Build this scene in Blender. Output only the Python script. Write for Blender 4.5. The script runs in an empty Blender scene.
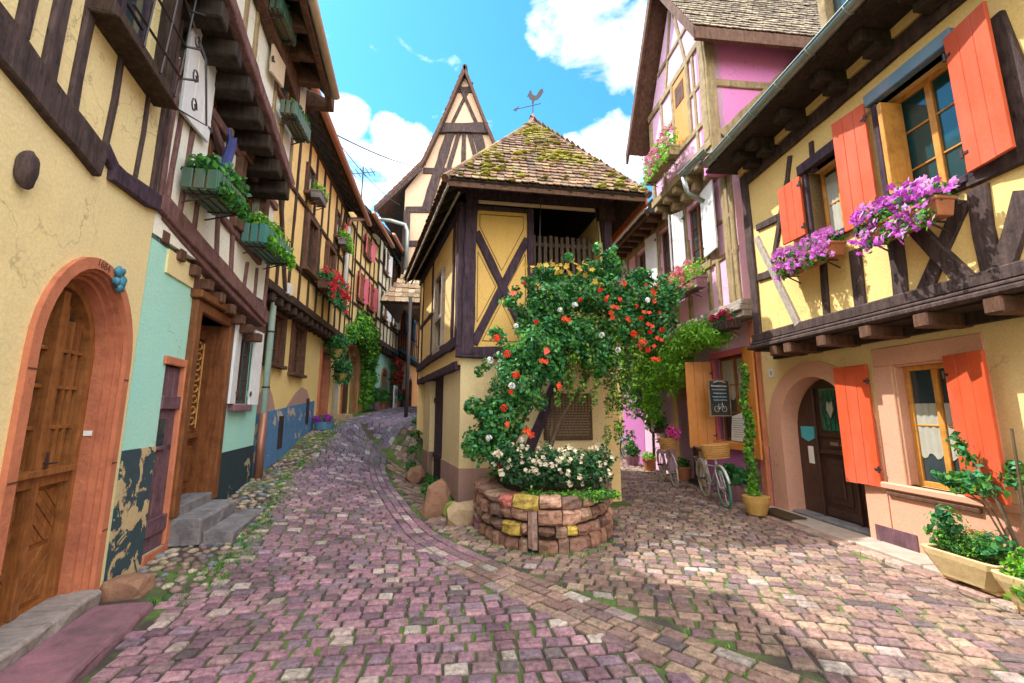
import bpy, bmesh, math, random
import numpy as np
from mathutils import Vector, Matrix
random.seed(7)
RNG = np.random.default_rng(7)
SC = bpy.context.scene
COL = SC.collection
R = math.radians
# ------------------------------------------------------------------ camera
FPX = 430.0; PITCH = math.atan(69.5 / 430.0); CH = 1.6
def ray(x, y):
    dx = (x - 512) / FPX; dy = (341.5 - y) / FPX
    return Vector((dx, math.cos(PITCH) - dy * math.sin(PITCH), math.sin(PITCH) + dy * math.cos(PITCH)))
def atY(x, y, Y):
    r = ray(x, y); t = Y / r.y
    return Vector((r.x * t, Y, CH + r.z * t))
def atZ(x, y, z):
    r = ray(x, y); t = (z - CH) / r.z
    return Vector((r.x * t, r.y * t, z))
cam_d = bpy.data.cameras.new('camera'); cam = bpy.data.objects.new('camera', cam_d); COL.objects.link(cam)
cam.location = (0, 0, CH); cam.rotation_euler = (math.pi / 2 + PITCH, 0, 0)
cam_d.sensor_width = 36; cam_d.lens = 36 * FPX / 1024; cam_d.clip_end = 2000; cam_d.clip_start = .05
SC.camera = cam

# ------------------------------------------------------------------ materials
def nm(name):
    m = bpy.data.materials.new(name); m.use_nodes = True
    nt = m.node_tree; nt.nodes.clear()
    out = nt.nodes.new('ShaderNodeOutputMaterial'); b = nt.nodes.new('ShaderNodeBsdfPrincipled')
    nt.links.new(b.outputs[0], out.inputs[0])
    return m, nt, b
def noise(nt, scale, detail=6, rough=.6, vec=None, dist=0.):
    n = nt.nodes.new('ShaderNodeTexNoise'); n.inputs['Scale'].default_value = scale
    n.inputs['Detail'].default_value = detail; n.inputs['Roughness'].default_value = rough
    n.inputs['Distortion'].default_value = dist
    if vec is not None: nt.links.new(vec, n.inputs['Vector'])
    return n.outputs['Fac']
def ramp(nt, fac, stops, interp='LINEAR'):
    r = nt.nodes.new('ShaderNodeValToRGB'); r.color_ramp.interpolation = interp
    e = r.color_ramp.elements
    while len(e) < len(stops): e.new(.5)
    for i, (p, c) in enumerate(stops):
        e[i].position = p; e[i].color = (c[0], c[1], c[2], 1) if not isinstance(c, (int, float)) else (c, c, c, 1)
    nt.links.new(fac, r.inputs[0]); return r.outputs[0]
def mix(nt, fac, a, b, mode='MIX'):
    n = nt.nodes.new('ShaderNodeMix'); n.data_type = 'RGBA'; n.blend_type = mode
    for i, v in ((0, fac), (6, a), (7, b)):
        if hasattr(v, 'is_linked') or isinstance(v, bpy.types.NodeSocket): nt.links.new(v, n.inputs[i])
        elif i == 0: n.inputs[0].default_value = v
        else: n.inputs[i].default_value = (v[0], v[1], v[2], 1)
    return n.outputs[2]
def coords(nt, scale=(1, 1, 1)):
    t = nt.nodes.new('ShaderNodeTexCoord'); mp = nt.nodes.new('ShaderNodeMapping')
    mp.inputs['Scale'].default_value = scale
    nt.links.new(t.outputs['Object'], mp.inputs[0]); return mp.outputs[0]
def bump(nt, b, h, strength, dist=.02):
    n = nt.nodes.new('ShaderNodeBump'); n.inputs['Strength'].default_value = strength; n.inputs['Distance'].default_value = dist
    nt.links.new(h, n.inputs['Height']); nt.links.new(n.outputs[0], b.inputs['Normal'])
def sc3(c, k): return (min(c[0] * k, .95), min(c[1] * k, .95), min(c[2] * k, .95))
def plaster(name, c, c2=None, stain=(.18, .14, .10), amt=.5, scale=.8, bs=.35):
    m, nt, b = nm(name); v = coords(nt); c2 = c2 or sc3(c, .72)
    base = mix(nt, ramp(nt, noise(nt, scale, 8, .62, v), [(.38, 0.), (.66, 1.)]), c, c2)
    col = mix(nt, ramp(nt, noise(nt, scale * 2.6, 12, .75, v, .6), [(.56, 0.), (.80, amt)]), base, stain)
    fine = noise(nt, 38, 8, .7, v)
    col = mix(nt, .5, col, ramp(nt, fine, [(.3, sc3(c, .7)), (.7, sc3(c, 1.15))]), 'MIX')
    vs = coords(nt, (5, 5, .35)); col = mix(nt, ramp(nt, noise(nt, 1.6, 10, .7, vs), [(.56, 0.), (.76, amt * .75)]), col, sc3(stain, 1.5))
    vo = nt.nodes.new('ShaderNodeTexVoronoi'); vo.feature = 'DISTANCE_TO_EDGE'; vo.inputs['Scale'].default_value = 1.1; wv = nt.nodes.new('ShaderNodeVectorMath'); wv.operation = 'ADD'
    nz = nt.nodes.new('ShaderNodeTexNoise'); nz.inputs['Scale'].default_value = 3; nz.inputs['Detail'].default_value = 8; nt.links.new(v, nz.inputs['Vector']); nt.links.new(v, wv.inputs[0]); nt.links.new(nz.outputs['Color'], wv.inputs[1]); nt.links.new(wv.outputs[0], vo.inputs['Vector'])
    crk = ramp(nt, vo.outputs['Distance'], [(.0, .55), (.012, 0.)]); gate = ramp(nt, noise(nt, .9, 4, .5, v), [(.5, 0.), (.6, 1.)]); col = mix(nt, mix(nt, 1., crk, gate, 'MULTIPLY'), col, sc3(stain, .7))
    nt.links.new(col, b.inputs['Base Color']); b.inputs['Roughness'].default_value = .9
    b.inputs['Specular IOR Level'].default_value = .15
    h = mix(nt, .25, noise(nt, 2.8, 6, .6, v), noise(nt, 22, 8, .7, v))
    bump(nt, b, h, bs, .05); return m
def wood(name, c, c2, grain=(9, 9, 1.2), rough=.75, bs=.5, crack=.45, spec=.25):
    m, nt, b = nm(name); v = coords(nt, grain)
    n1 = noise(nt, 2.2, 10, .7, v, .3); v2 = coords(nt)
    n2 = noise(nt, 7, 8, .7, v2)
    col = mix(nt, ramp(nt, n1, [(.35, 0.), (.65, 1.)]), c, c2)
    col = mix(nt, ramp(nt, n2, [(.45, 0.), (.75, .8)]), col, sc3(c, .45))
    col = mix(nt, ramp(nt, noise(nt, 5.5, 6, .6, v), [(.60, 0.), (.68, crack)]), col, sc3(c, .2))
    nt.links.new(col, b.inputs['Base Color']); b.inputs['Roughness'].default_value = rough
    b.inputs['Specular IOR Level'].default_value = spec
    bump(nt, b, mix(nt, .5, n1, n2), bs, .03); return m
def paint(name, c, rough=.5, wear=.2, wearc=None, bs=.12, metal=0.):
    m, nt, b = nm(name); v = coords(nt)
    col = mix(nt, ramp(nt, noise(nt, 4, 8, .65, v), [(.3, 0.), (.7, 1.)]), c, sc3(c, .78))
    g_ = .3 * c[0] + .5 * c[1] + .2 * c[2]; fade = (c[0] * .8 + .16, c[1] * .8 + g_ * .2 + .035, c[2] * .8 + g_ * .2 + .03)
    col = mix(nt, ramp(nt, noise(nt, 1.6, 12, .7, coords(nt, (2, 2, .6)), .3), [(.42, 0.), (.70, min(.75, wear * 2.2))]), col, fade)
    col = mix(nt, ramp(nt, noise(nt, 11, 12, .78, coords(nt, (2.5, 2.5, .7))), [(.58, 0.), (.72, wear)]), col, wearc or sc3(c, .4))
    nt.links.new(col, b.inputs['Base Color']); b.inputs['Roughness'].default_value = rough; b.inputs['Metallic'].default_value = metal
    bump(nt, b, noise(nt, 30, 6, .6, v), bs, .01); return m
def stone(name, c, c2, scale=6, bs=.5, rough=.9):
    m, nt, b = nm(name); v = coords(nt)
    col = mix(nt, ramp(nt, noise(nt, scale, 10, .7, v), [(.35, 0.), (.65, 1.)]), c, c2)
    col = mix(nt, ramp(nt, noise(nt, scale * 3, 10, .7, v), [(.55, 0.), (.75, .6)]), col, sc3(c, .4))
    nt.links.new(col, b.inputs['Base Color']); b.inputs['Roughness'].default_value = rough
    b.inputs['Specular IOR Level'].default_value = .2
    bump(nt, b, noise(nt, scale * 3, 10, .7, v), bs, .03); return m
def attrmat(name, rough=.85, bs=.5, scale=30, sss=0., moss=None, mossamt=.5, attr='Col', spec=.3):
    m, nt, b = nm(name); v = coords(nt)
    a = nt.nodes.new('ShaderNodeAttribute'); a.attribute_name = attr
    n = noise(nt, scale, 8, .7, v)
    col = mix(nt, 1., a.outputs['Color'], ramp(nt, n, [(.32, .38), (.52, .95), (.72, 1.4)]), 'MULTIPLY'); col = mix(nt, 1., col, ramp(nt, noise(nt, 1.7, 10, .7, v, .3), [(.35, .62), (.62, 1.08)]), 'MULTIPLY')
    if moss:
        col = mix(nt, ramp(nt, noise(nt, 1.3, 10, .75, v, .4), [(.53, 0.), (.62, mossamt)]), col, moss)
    nt.links.new(col, b.inputs['Base Color']); b.inputs['Roughness'].default_value = rough
    b.inputs['Specular IOR Level'].default_value = spec
    if bs: bump(nt, b, n, bs, .02)
    return m
def leafmat(name, trans=.25, rough=.45):
    m, nt, b = nm(name)
    a = nt.nodes.new('ShaderNodeAttribute'); a.attribute_name = 'Col'
    nt.links.new(a.outputs['Color'], b.inputs['Base Color']); b.inputs['Roughness'].default_value = rough
    b.inputs['Specular IOR Level'].default_value = .35
    t = nt.nodes.new('ShaderNodeBsdfTranslucent'); nt.links.new(a.outputs['Color'], t.inputs[0])
    ms = nt.nodes.new('ShaderNodeMixShader'); ms.inputs[0].default_value = trans
    nt.links.new(b.outputs[0], ms.inputs[1]); nt.links.new(t.outputs[0], ms.inputs[2])
    out = [n for n in nt.nodes if n.type == 'OUTPUT_MATERIAL'][0]
    nt.links.new(ms.outputs[0], out.inputs[0]); return m
def glassmat(name, c=(.03, .05, .06), rough=.06):
    m, nt, b = nm(name); b.inputs['Base Color'].default_value = (*c, 1); b.inputs['Roughness'].default_value = rough
    b.inputs['Specular IOR Level'].default_value = .8
    v = coords(nt); bump(nt, b, noise(nt, 5, 2, .5, v), .06, .02)
    return m
def peel(name, c, under, thr=.5, scale=2.2, bricks=None):
    m, nt, b = nm(name); v = coords(nt)
    n = noise(nt, scale, 12, .62, v, .5)
    f = ramp(nt, n, [(thr - .01, 0.), (thr + .01, 1.)])
    a = mix(nt, noise(nt, 9, 8, .7, v), sc3(c, .55), sc3(c, 1.3)); u = mix(nt, noise(nt, 12, 8, .7, v), sc3(under, .6), sc3(under, 1.2))
    nt.links.new(mix(nt, f, a, u), b.inputs['Base Color']); b.inputs['Roughness'].default_value = .85
    b.inputs['Specular IOR Level'].default_value = .2
    bump(nt, b, mix(nt, .3, f, noise(nt, 30, 8, .7, v)), .5, .015); return m

M = {}
M['yellow_near'] = plaster('pale_yellow_plaster', (.82, .67, .34), (.70, .59, .36), (.34, .28, .16), .5)
M['mint'] = plaster('mint_plaster', (.37, .73, .65), (.46, .72, .56), (.20, .30, .22), .35)
M['cream'] = plaster('cream_plaster', (.85, .83, .74), (.72, .71, .62), (.25, .20, .12), .5)
M['yellow_far'] = plaster('ochre_plaster', (.84, .61, .27), (.74, .50, .20), (.28, .18, .08), .5)
M['yellow_low'] = plaster('honey_plaster', (.82, .62, .26), (.70, .52, .24), (.40, .30, .2), .5)
M['orange_far'] = plaster('orange_plaster', (.76, .22, .06), (.6, .2, .08), (.3, .12, .05), .4)
M['pale_far'] = plaster('pale_plaster', (.82, .76, .58), (.60, .52, .36), (.3, .22, .12), .5)
M['dove'] = plaster('butter_plaster', (.84, .60, .27), (.74, .55, .28), (.35, .22, .08), .5)
M['dove_front'] = plaster('amber_plaster', (.86, .54, .16), (.80, .52, .20), (.40, .24, .08), .5)
M['dove_low'] = plaster('sand_plaster', (.80, .64, .36), (.68, .55, .34), (.32, .24, .14), .5)
M['plinth_pink'] = plaster('dusky_pink_plinth', (.46, .28, .24), (.36, .24, .22), (.15, .10, .08), .6)
M['gable'] = plaster('peach_plaster', (.72, .50, .34), (.62, .44, .32), (.35, .25, .18), .5)
M['r1'] = plaster('golden_plaster', (.86, .61, .25), (.78, .54, .22), (.50, .32, .10), .35)
M['r1_low'] = plaster('light_gold_plaster', (.84, .64, .32), (.76, .56, .28), (.45, .30, .14), .35)
M['salmon'] = plaster('salmon_plaster', (.68, .36, .25), (.58, .32, .24), (.32, .2, .15), .35, bs=.2)
M['pink'] = plaster('lilac_pink_plaster', (.80, .50, .70), (.72, .42, .62), (.36, .22, .28), .3)
M['pinkhot'] = plaster('orchid_plaster', (.72, .26, .56), (.62, .24, .50), (.36, .16, .3), .3)
M['magenta'] = plaster('magenta_plaster', (.52, .18, .46), (.44, .16, .4), (.25, .1, .2), .4)
M['beam_plum'] = wood('plum_timber', (.040, .024, .024), (.105, .070, .066), bs=1., crack=.8)
M['beam_dark'] = wood('dark_timber', (.034, .020, .015), (.085, .052, .036), bs=.9)
M['beam_brown'] = wood('brown_timber', (.085, .038, .024), (.16, .085, .055), bs=.8)
M['beam_violet'] = wood('violet_timber', (.038, .022, .036), (.090, .055, .080), bs=1., crack=.8)
M['beam_olive'] = wood('olive_timber', (.26, .19, .10), (.40, .31, .17), bs=.6)
M['beam_rose'] = wood('rose_timber', (.13, .06, .06), (.24, .13, .12), bs=.9)
M['beam_grey'] = wood('grey_timber', (.30, .26, .24), (.45, .40, .36), bs=.7)
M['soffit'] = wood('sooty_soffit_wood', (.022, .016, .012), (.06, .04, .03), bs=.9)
M['oak'] = wood('oiled_oak', (.20, .070, .022), (.36, .145, .045), (14, 14, 1.5), .45, .4, .3)
M['oak_dark'] = wood('varnished_door_wood', (.14, .048, .018), (.24, .09, .03), (12, 12, 1.2), .4, .4, .4)
M['oak_orange'] = wood('golden_window_wood', (.56, .24, .05), (.68, .34, .08), (16, 16, 1.5), .4, .2, .1)
M['door_brown'] = wood('dark_brown_door', (.045, .022, .017), (.075, .036, .026), (10, 10, 2), .35, .2, .2, .5)
M['mauve_wood'] = wood('mauve_planks', (.11, .055, .075), (.18, .10, .12), (12, 12, 1.2), .7, .5, .5)
M['grey_wood'] = wood('weathered_sill', (.24, .21, .20), (.36, .31, .28), (12, 2, 12), .8, .5, .4)
M['red_shutter'] = paint('orange_red_shutter_paint', (.62, .080, .016), .72, .26, (.26, .035, .012), .3)
M['orange_shutter'] = paint('amber_shutter_paint', (.74, .27, .04), .5, .35, (.4, .12, .03))
M['white_shutter'] = paint('white_shutter_paint', (.76, .77, .80), .6, .4, (.35, .33, .33))
M['rose_shutter'] = paint('rose_shutter_paint', (.62, .11, .16), .55, .3)
M['blue_lintel'] = paint('blue_lintel_paint', (.14, .24, .34), .6, .3)
M['sandred'] = stone('red_sandstone', (.56, .20, .11), (.42, .15, .08), 4, .45)
M['sandred2'] = stone('worn_red_sandstone', (.52, .19, .10), (.38, .13, .075), 5, .6)
M['mauve_stone'] = stone('mauve_step_stone', (.34, .16, .20), (.17, .10, .12), 3, .9)
M['grey_stone'] = stone('grey_step_stone', (.26, .25, .26), (.12, .11, .12), 5, .7)
M['slab'] = stone('pavement_slab', (.46, .38, .32), (.34, .27, .24), 3, .4)
M['tan_stone'] = stone('tan_boulder', (.44, .33, .20), (.32, .22, .14), 5, .7)
M['red_stone'] = stone('rust_boulder', (.34, .19, .12), (.24, .13, .09), 5, .8)
M['peel_base'] = peel('peeling_black_base', (.045, .075, .09), (.56, .43, .24), .52, 4.2)
M['peel_blue'] = peel('peeling_blue_base', (.10, .22, .42), (.52, .45, .38), .60, 1.8)
M['peel_dark'] = peel('dark_tarred_base', (.03, .05, .06), (.4, .36, .26), .62, 2.4)
M['sett'] = attrmat('sett_stone', .6, .95, 30, spec=.45)
M['stoneattr'] = attrmat('rubble_stone', .85, .9, 16)
M['tile'] = attrmat('clay_tile', .85, .6, 22)
M['tile_moss'] = attrmat('mossy_clay_tile', .9, .7, 22, moss=(.24, .22, .03), mossamt=.9)
M['leaf'] = leafmat('leaf', .38); M['petal'] = leafmat('petal', .3, .6)
M['glass'] = glassmat('window_glass'); M['glass_teal'] = glassmat('teal_glass', (.015, .06, .07), .07)
M['glass_green'] = glassmat('green_glass', (.01, .22, .13), .15)
M['iron'] = paint('black_iron', (.02, .02, .022), .5, .2, (.08, .04, .02), .2)
M['zinc'] = paint('zinc_gutter_metal', (.30, .38, .36), .38, .35, (.16, .22, .2), .2, .5)
M['copper'] = paint('brown_copper', (.34, .15, .10), .4, .3, None, .1, .4)
M['pipe_white'] = paint('pale_pipe_paint', (.58, .60, .62), .5, .3); M['pipe_mint'] = paint('mint_pipe_paint', (.45, .62, .56), .5, .3)
M['green_box'] = paint('green_box_paint', (.035, .13, .09), .5, .4); M['teal_box'] = paint('teal_box_paint', (.04, .20, .18), .5, .3)
M['terracotta'] = stone('terracotta', (.50, .20, .10), (.40, .16, .08), 8, .2, .8)
M['yellowpot'] = stone('ochre_glazed_clay', (.54, .34, .10), (.44, .26, .08), 7, .2, .6)
M['concrete_pot'] = stone('sand_planter_stone', (.62, .48, .26), (.50, .38, .20), 6, .25, .8)
M['soil'] = stone('soil', (.06, .04, .025), (.03, .02, .015), 20, .8, 1)
M['bark'] = wood('bark', (.09, .06, .04), (.16, .11, .07), bs=1.)
M['lace'] = paint('lace_curtain', (.42, .42, .36), .9, .4, (.5, .48, .42))
M['paper'] = paint('paper', (.80, .80, .78), .8, .1, (.5, .5, .5)); M['slate'] = paint('chalkboard_slate', (.03, .035, .035), .8, .3, (.08, .08, .08))
M['chalk'] = paint('chalk', (.75, .78, .76), .9, 0.); M['chalk_blue'] = paint('blue_chalk', (.35, .62, .75), .9, 0.)
M['plaque'] = stone('bronze_plaque', (.13, .085, .045), (.08, .05, .03), 14, .5, .6)
M['plaque_text'] = paint('raised_plaque_lettering', (.22, .16, .09), .6, .3)
M['cyan'] = paint('cyan_enamel', (.05, .45, .55), .4, .1); M['blueorn'] = paint('blue_ornament', (.04, .24, .36), .5, .5, (.02, .08, .1))
M['ink'] = paint('dark_incised_letters', (.10, .04, .02), .9, .2); M['cloth_blue'] = paint('navy_cloth', (.03, .05, .2), .9, .1)
M['cloth_tan'] = paint('tan_cloth', (.5, .38, .26), .9, .1); M['mat'] = stone('doormat_coir', (.13, .085, .045), (.08, .05, .03), 40, 1., 1)
M['bikegreen'] = paint('green_bike_paint', (.08, .28, .16), .35, .1); M['bikewhite'] = paint('white_bike_paint', (.70, .70, .72), .35, .1)
M['bikelilac'] = paint('lilac_bike_paint', (.55, .42, .58), .35, .1); M['bikeblue'] = paint('blue_bike_paint', (.10, .28, .45), .35, .1)
M['rubber_w'] = paint('cream_tyre', (.72, .68, .56), .7, .1); M['rubber_g'] = paint('green_tyre', (.03, .30, .20), .6, .1); M['rubber'] = paint('black_tyre', (.03, .03, .03), .7, .1)
M['chrome'] = paint('dull_chrome', (.55, .55, .56), .3, .1, None, .05, .9); M['wicker'] = wood('wicker', (.50, .24, .07), (.64, .36, .12), (30, 30, 30), .6, .8, .5)
M['slat_grey'] = wood('grey_slats', (.10, .07, .055), (.18, .13, .10), (14, 14, 1.2), .8, .5, .5)
M['rust_board'] = wood('rust_red_board', (.34, .09, .04), (.42, .14, .06), (3, 3, 3), .8, .4, .2)
M['bone'] = paint('bone_painted_wood', (.62, .48, .34), .8, .5); M['room_dark'] = paint('unlit_interior_tone', (.04, .03, .025), .9, 0.)  # last one: shade of unlit interiors put into the colour

# ------------------------------------------------------------------ mesh builder
class Fr:
    def __init__(s, A, head, side, z=0.):
        s.A = Vector((A[0], A[1], z)); s.h = head; s.s = side
        a = R(head); s.u = Vector((math.sin(a), math.cos(a), 0)); s.n = Vector((-s.u.y, s.u.x, 0)) * side
    def P(s, u, z, o=0.): return Vector((u, s.s * o, z))
    def W(s, u, z, o=0.): return s.A + s.u * u + s.n * o + Vector((0, 0, z))
    def at(s, px, py, o=0.):
        r = ray(px, py); Q = s.A + s.n * o
        t = (Q.dot(s.n)) / r.dot(s.n); X = r * t
        return ((X - Q).dot(s.u), CH + r.z * t - s.A.z)
    def sub(s, u, z, o=0.):
        w = s.W(u, z, o); return Fr((w.x, w.y), s.h, s.s, w.z)
def tag(o, label=None, cat=None, group=None, kind=None):
    if label: o['label'] = label
    if cat: o['category'] = cat
    if group: o['group'] = group
    if kind: o['kind'] = kind
    return o
def thing(name, fr, label, cat, group=None):
    o = bpy.data.objects.new(name, None); COL.objects.link(o); o.empty_display_size = .2
    o.location = fr.A; o.rotation_euler = (0, 0, R(90 - fr.h)); return tag(o, label, cat, group)
def plain(x, y, z=0., rot=0.):  # a frame with local x = world x when rot = 0
    return Fr((x, y), 90 - rot, 1, z)
class MB:
    def __init__(s): s.v = []; s.f = []; s.c = []; s.g = []
    def add(s, vs, fs, col=None):
        s.g.append((len(s.v), len(s.f))); b = len(s.v); s.v += [tuple(p) for p in vs]; s.f += [tuple(i + b for i in f) for f in fs]
        s.c += [col or (1, 1, 1)] * len(vs)
    def hexa(s, p, col=None):
        s.add(p, [(0, 3, 2, 1), (4, 5, 6, 7), (0, 1, 5, 4), (1, 2, 6, 5), (2, 3, 7, 6), (3, 0, 4, 7)], col)
    def box(s, f, u0, u1, z0, z1, o0, o1, col=None):
        s.hexa([f.P(u0, z0, o0), f.P(u1, z0, o0), f.P(u1, z0, o1), f.P(u0, z0, o1), f.P(u0, z1, o0), f.P(u1, z1, o0), f.P(u1, z1, o1), f.P(u0, z1, o1)], col)
    def bar(s, a, b, w, t, up=Vector((0, 0, 1)), col=None):
        a = Vector(a); b = Vector(b); d = (b - a).normalized(); x = d.cross(up)
        if x.length < 1e-3: x = d.cross(Vector((0, 1, 0)))
        x = x.normalized() * w / 2; y = x.cross(d).normalized() * t / 2
        s.hexa([a - x - y, a + x - y, a + x + y, a - x + y, b - x - y, b + x - y, b + x + y, b - x + y], col)
    def timber(s, f, pts, w, o0=-.04, o1=.035, jit=.12, step=.3):
        """a hand-hewn timber lying in the wall, edges uneven along its length"""
        P = [Vector((p[0], p[1])) for p in pts]; L = []
        for i in range(len(P) - 1):
            n = max(1, int((P[i + 1] - P[i]).length / step))
            for k in range(n): L.append(P[i].lerp(P[i + 1], k / n))
        L.append(P[-1]); V = []; F = []
        for i, p in enumerate(L):
            d = (L[min(i + 1, len(L) - 1)] - L[max(i - 1, 0)]).normalized(); q = Vector((-d.y, d.x))
            wa = w / 2 * (1 + random.uniform(-jit, jit)); wb = w / 2 * (1 + random.uniform(-jit, jit)); oo = o1 + random.uniform(-.005, .006)
            a = p + q * wa; b = p - q * wb; ch = min(.012, w * .15)
            a2 = p + q * (wa - ch); b2 = p - q * (wb - ch)
            V += [f.P(a.x, a.y, o0), f.P(a.x, a.y, oo - ch), f.P(a2.x, a2.y, oo), f.P(b2.x, b2.y, oo), f.P(b.x, b.y, oo - ch), f.P(b.x, b.y, o0)]
        for i in range(len(L) - 1):
            for k in range(6): F.append((i * 6 + k, i * 6 + (k + 1) % 6, i * 6 + 6 + (k + 1) % 6, i * 6 + 6 + k))
        n = (len(L) - 1) * 6; F += [(0, 1, 2, 3, 4, 5), (n + 5, n + 4, n + 3, n + 2, n + 1, n)]
        s.add(V, F)
    def prism(s, f, poly, o0, o1, col=None):
        n = len(poly); V = [f.P(a, b, o0) for a, b in poly] + [f.P(a, b, o1) for a, b in poly]
        s.add(V, [tuple(range(n)), tuple(range(2 * n - 1, n - 1, -1))] + [(i, (i + 1) % n, n + (i + 1) % n, n + i) for i in range(n)], col)
    def tube(s, pts, r, n=7, closed=False, col=None):
        P = [Vector(p) for p in pts]; m = len(P); V = []; F = []; ref = None
        for i, p in enumerate(P):
            if closed: d = P[(i + 1) % m] - P[i - 1]
            else: d = P[min(i + 1, m - 1)] - P[max(i - 1, 0)]
            d.normalize()
            if ref is None: ref = d.orthogonal()
            ref = (ref - d * ref.dot(d)).normalized(); y = d.cross(ref); rr = r[i] if isinstance(r, (list, tuple)) else r
            V += [p + (ref * math.cos(2 * math.pi * k / n) + y * math.sin(2 * math.pi * k / n)) * rr for k in range(n)]
        for i in range(m if closed else m - 1):
            j = (i + 1) % m
            for k in range(n): F.append((i * n + k, i * n + (k + 1) % n, j * n + (k + 1) % n, j * n + k))
        if not closed: F += [tuple(range(n))[::-1], tuple(range((m - 1) * n, m * n))]
        s.add(V, F, col)
    def lathe(s, prof, c=(0, 0, 0), n=20, sx=1., sy=1., col=None):
        V = []; F = []
        for r, z in prof: V += [(c[0] + r * sx * math.cos(2 * math.pi * k / n), c[1] + r * sy * math.sin(2 * math.pi * k / n), c[2] + z) for k in range(n)]
        for i in range(len(prof) - 1):
            for k in range(n): F.append((i * n + k, i * n + (k + 1) % n, (i + 1) * n + (k + 1) % n, (i + 1) * n + k))
        F += [tuple(range(n))[::-1], tuple(range((len(prof) - 1) * n, len(prof) * n))]
        s.add(V, F, col)
    def rock(s, c, r, seed=0, n=2, rot=0., jit=.16, col=None, sq=0.):
        bm = bmesh.new(); bmesh.ops.create_icosphere(bm, subdivisions=n, radius=1)
        rr = random.Random(seed); ph = [rr.uniform(0, 6) for _ in range(6)]; V = []
        for v in bm.verts:
            p = v.co.normalized(); k = 1 + jit * (math.sin(3 * p.x + ph[0]) * math.sin(3.3 * p.y + ph[1]) + .6 * math.sin(6 * p.z + ph[2]) * math.sin(5 * p.x + ph[3])) + rr.uniform(-.3, .3) * jit
            if sq:
                mx = max(abs(p.x), abs(p.y), abs(p.z)); p = p.lerp(p / mx, sq)
            q = p * k; a, b = q.x * r[0], q.y * r[1]
            V.append((c[0] + a * math.cos(rot) - b * math.sin(rot), c[1] + a * math.sin(rot) + b * math.cos(rot), c[2] + q.z * r[2]))
        F = [tuple(v.index for v in f.verts) for f in bm.faces]; bm.free(); s.add(V, F, col)
    def build(s, name, mat, parent=None, bevel=0., smooth=False, fix=True, color=False, loc=None):
        me = bpy.data.meshes.new(name); me.from_pydata(s.v, [], s.f)
        if color:
            a = me.color_attributes.new('Col', 'FLOAT_COLOR', 'POINT')
            arr = np.ones((len(s.v), 4), np.float32); arr[:, :3] = np.array(s.c, np.float32); a.data.foreach_set('color', arr.ravel())
        if fix:
            bm = bmesh.new(); bm.from_mesh(me); bmesh.ops.recalc_face_normals(bm, faces=bm.faces); bm.to_mesh(me); bm.free()
        if smooth: me.polygons.foreach_set('use_smooth', [True] * len(me.polygons))
        me.materials.append(M[mat] if isinstance(mat, str) else mat)
        o = bpy.data.objects.new(name, me); COL.objects.link(o)
        if parent is not None: o.parent = parent
        if loc is not None: o.location = loc
        if bevel:
            md = o.modifiers.new('bevel', 'BEVEL'); md.width = bevel; md.segments = 1; md.limit_method = 'ANGLE'; md.angle_limit = R(40)
        return o
def each(m, name, mat, parent, **kw):
    """every piece of m becomes a part of its own"""
    G = m.g + [(len(m.v), len(m.f))]
    for (v0, f0), (v1, f1) in zip(G, G[1:]):
        q = MB(); q.v = m.v[v0:v1]; q.c = m.c[v0:v1]; q.f = [tuple(i - v0 for i in f) for f in m.f[f0:f1]]; q.build(name, mat, parent, **kw)
def one(name, mat, parent, fn, **kw):
    m = MB(); fn(m); return m.build(name, mat, parent, **kw)
def boxo(name, mat, parent, f, u0, u1, z0, z1, o0, o1, bevel=.006):
    m = MB(); m.box(f, u0, u1, z0, z1, o0, o1); return m.build(name, mat, parent, bevel=bevel)
def copyo(o, parent, loc=None, rot=None, scale=None):
    c = o.copy(); COL.objects.link(c); c.parent = parent
    for k in ('label', 'category', 'group', 'kind'):
        if parent is not None and k in c and k != 'label': del c[k]
    if loc is not None: c.location = loc
    if rot is not None: c.rotation_euler = rot
    if scale is not None: c.scale = scale
    return c
def copy_tree(o, parent=None):
    c = o.copy(); COL.objects.link(c); c.parent = parent
    for ch in list(o.children): copy_tree(ch, c)
    return c
# ------------------------------------------------------------------ walls, openings
def wall(f, m, u0, u1, z0, z1, holes=(), o0=-.35, o1=0.):
    us = sorted({u0, u1} | {h[0] for h in holes} | {h[1] for h in holes}); zs = sorted({z0, z1} | {h[2] for h in holes} | {h[3] for h in holes})
    us = [u for u in us if u0 <= u <= u1]; zs = [z for z in zs if z0 <= z <= z1]
    for a, b in zip(us, us[1:]):
        run = None
        for c, d in zip(zs, zs[1:]):
            mu, mz = (a + b) / 2, (c + d) / 2
            if any(h[0] < mu < h[1] and h[2] < mz < h[3] for h in holes):
                if run: m.box(f, a, b, run[0], run[1], o0, o1); run = None
            else: run = (run[0], d) if run else (c, d)
        if run: m.box(f, a, b, run[0], run[1], o0, o1)
def arch_pts(uc, r, zs, rz, n=18): return [(uc + r * math.cos(math.pi * k / n), zs + rz * math.sin(math.pi * k / n)) for k in range(n + 1)]
def spandrel(f, m, uc, r, zs, rz, o0=-.35, o1=0., n=18):
    P = arch_pts(uc, r, zs, rz, n); top = zs + rz
    for a, b in zip(P, P[1:]):
        if top - max(a[1], b[1]) < 1e-4 and top - min(a[1], b[1]) < 1e-4: continue
        m.prism(f, [a, (a[0], top), (b[0], top), b], o0, o1)
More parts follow.
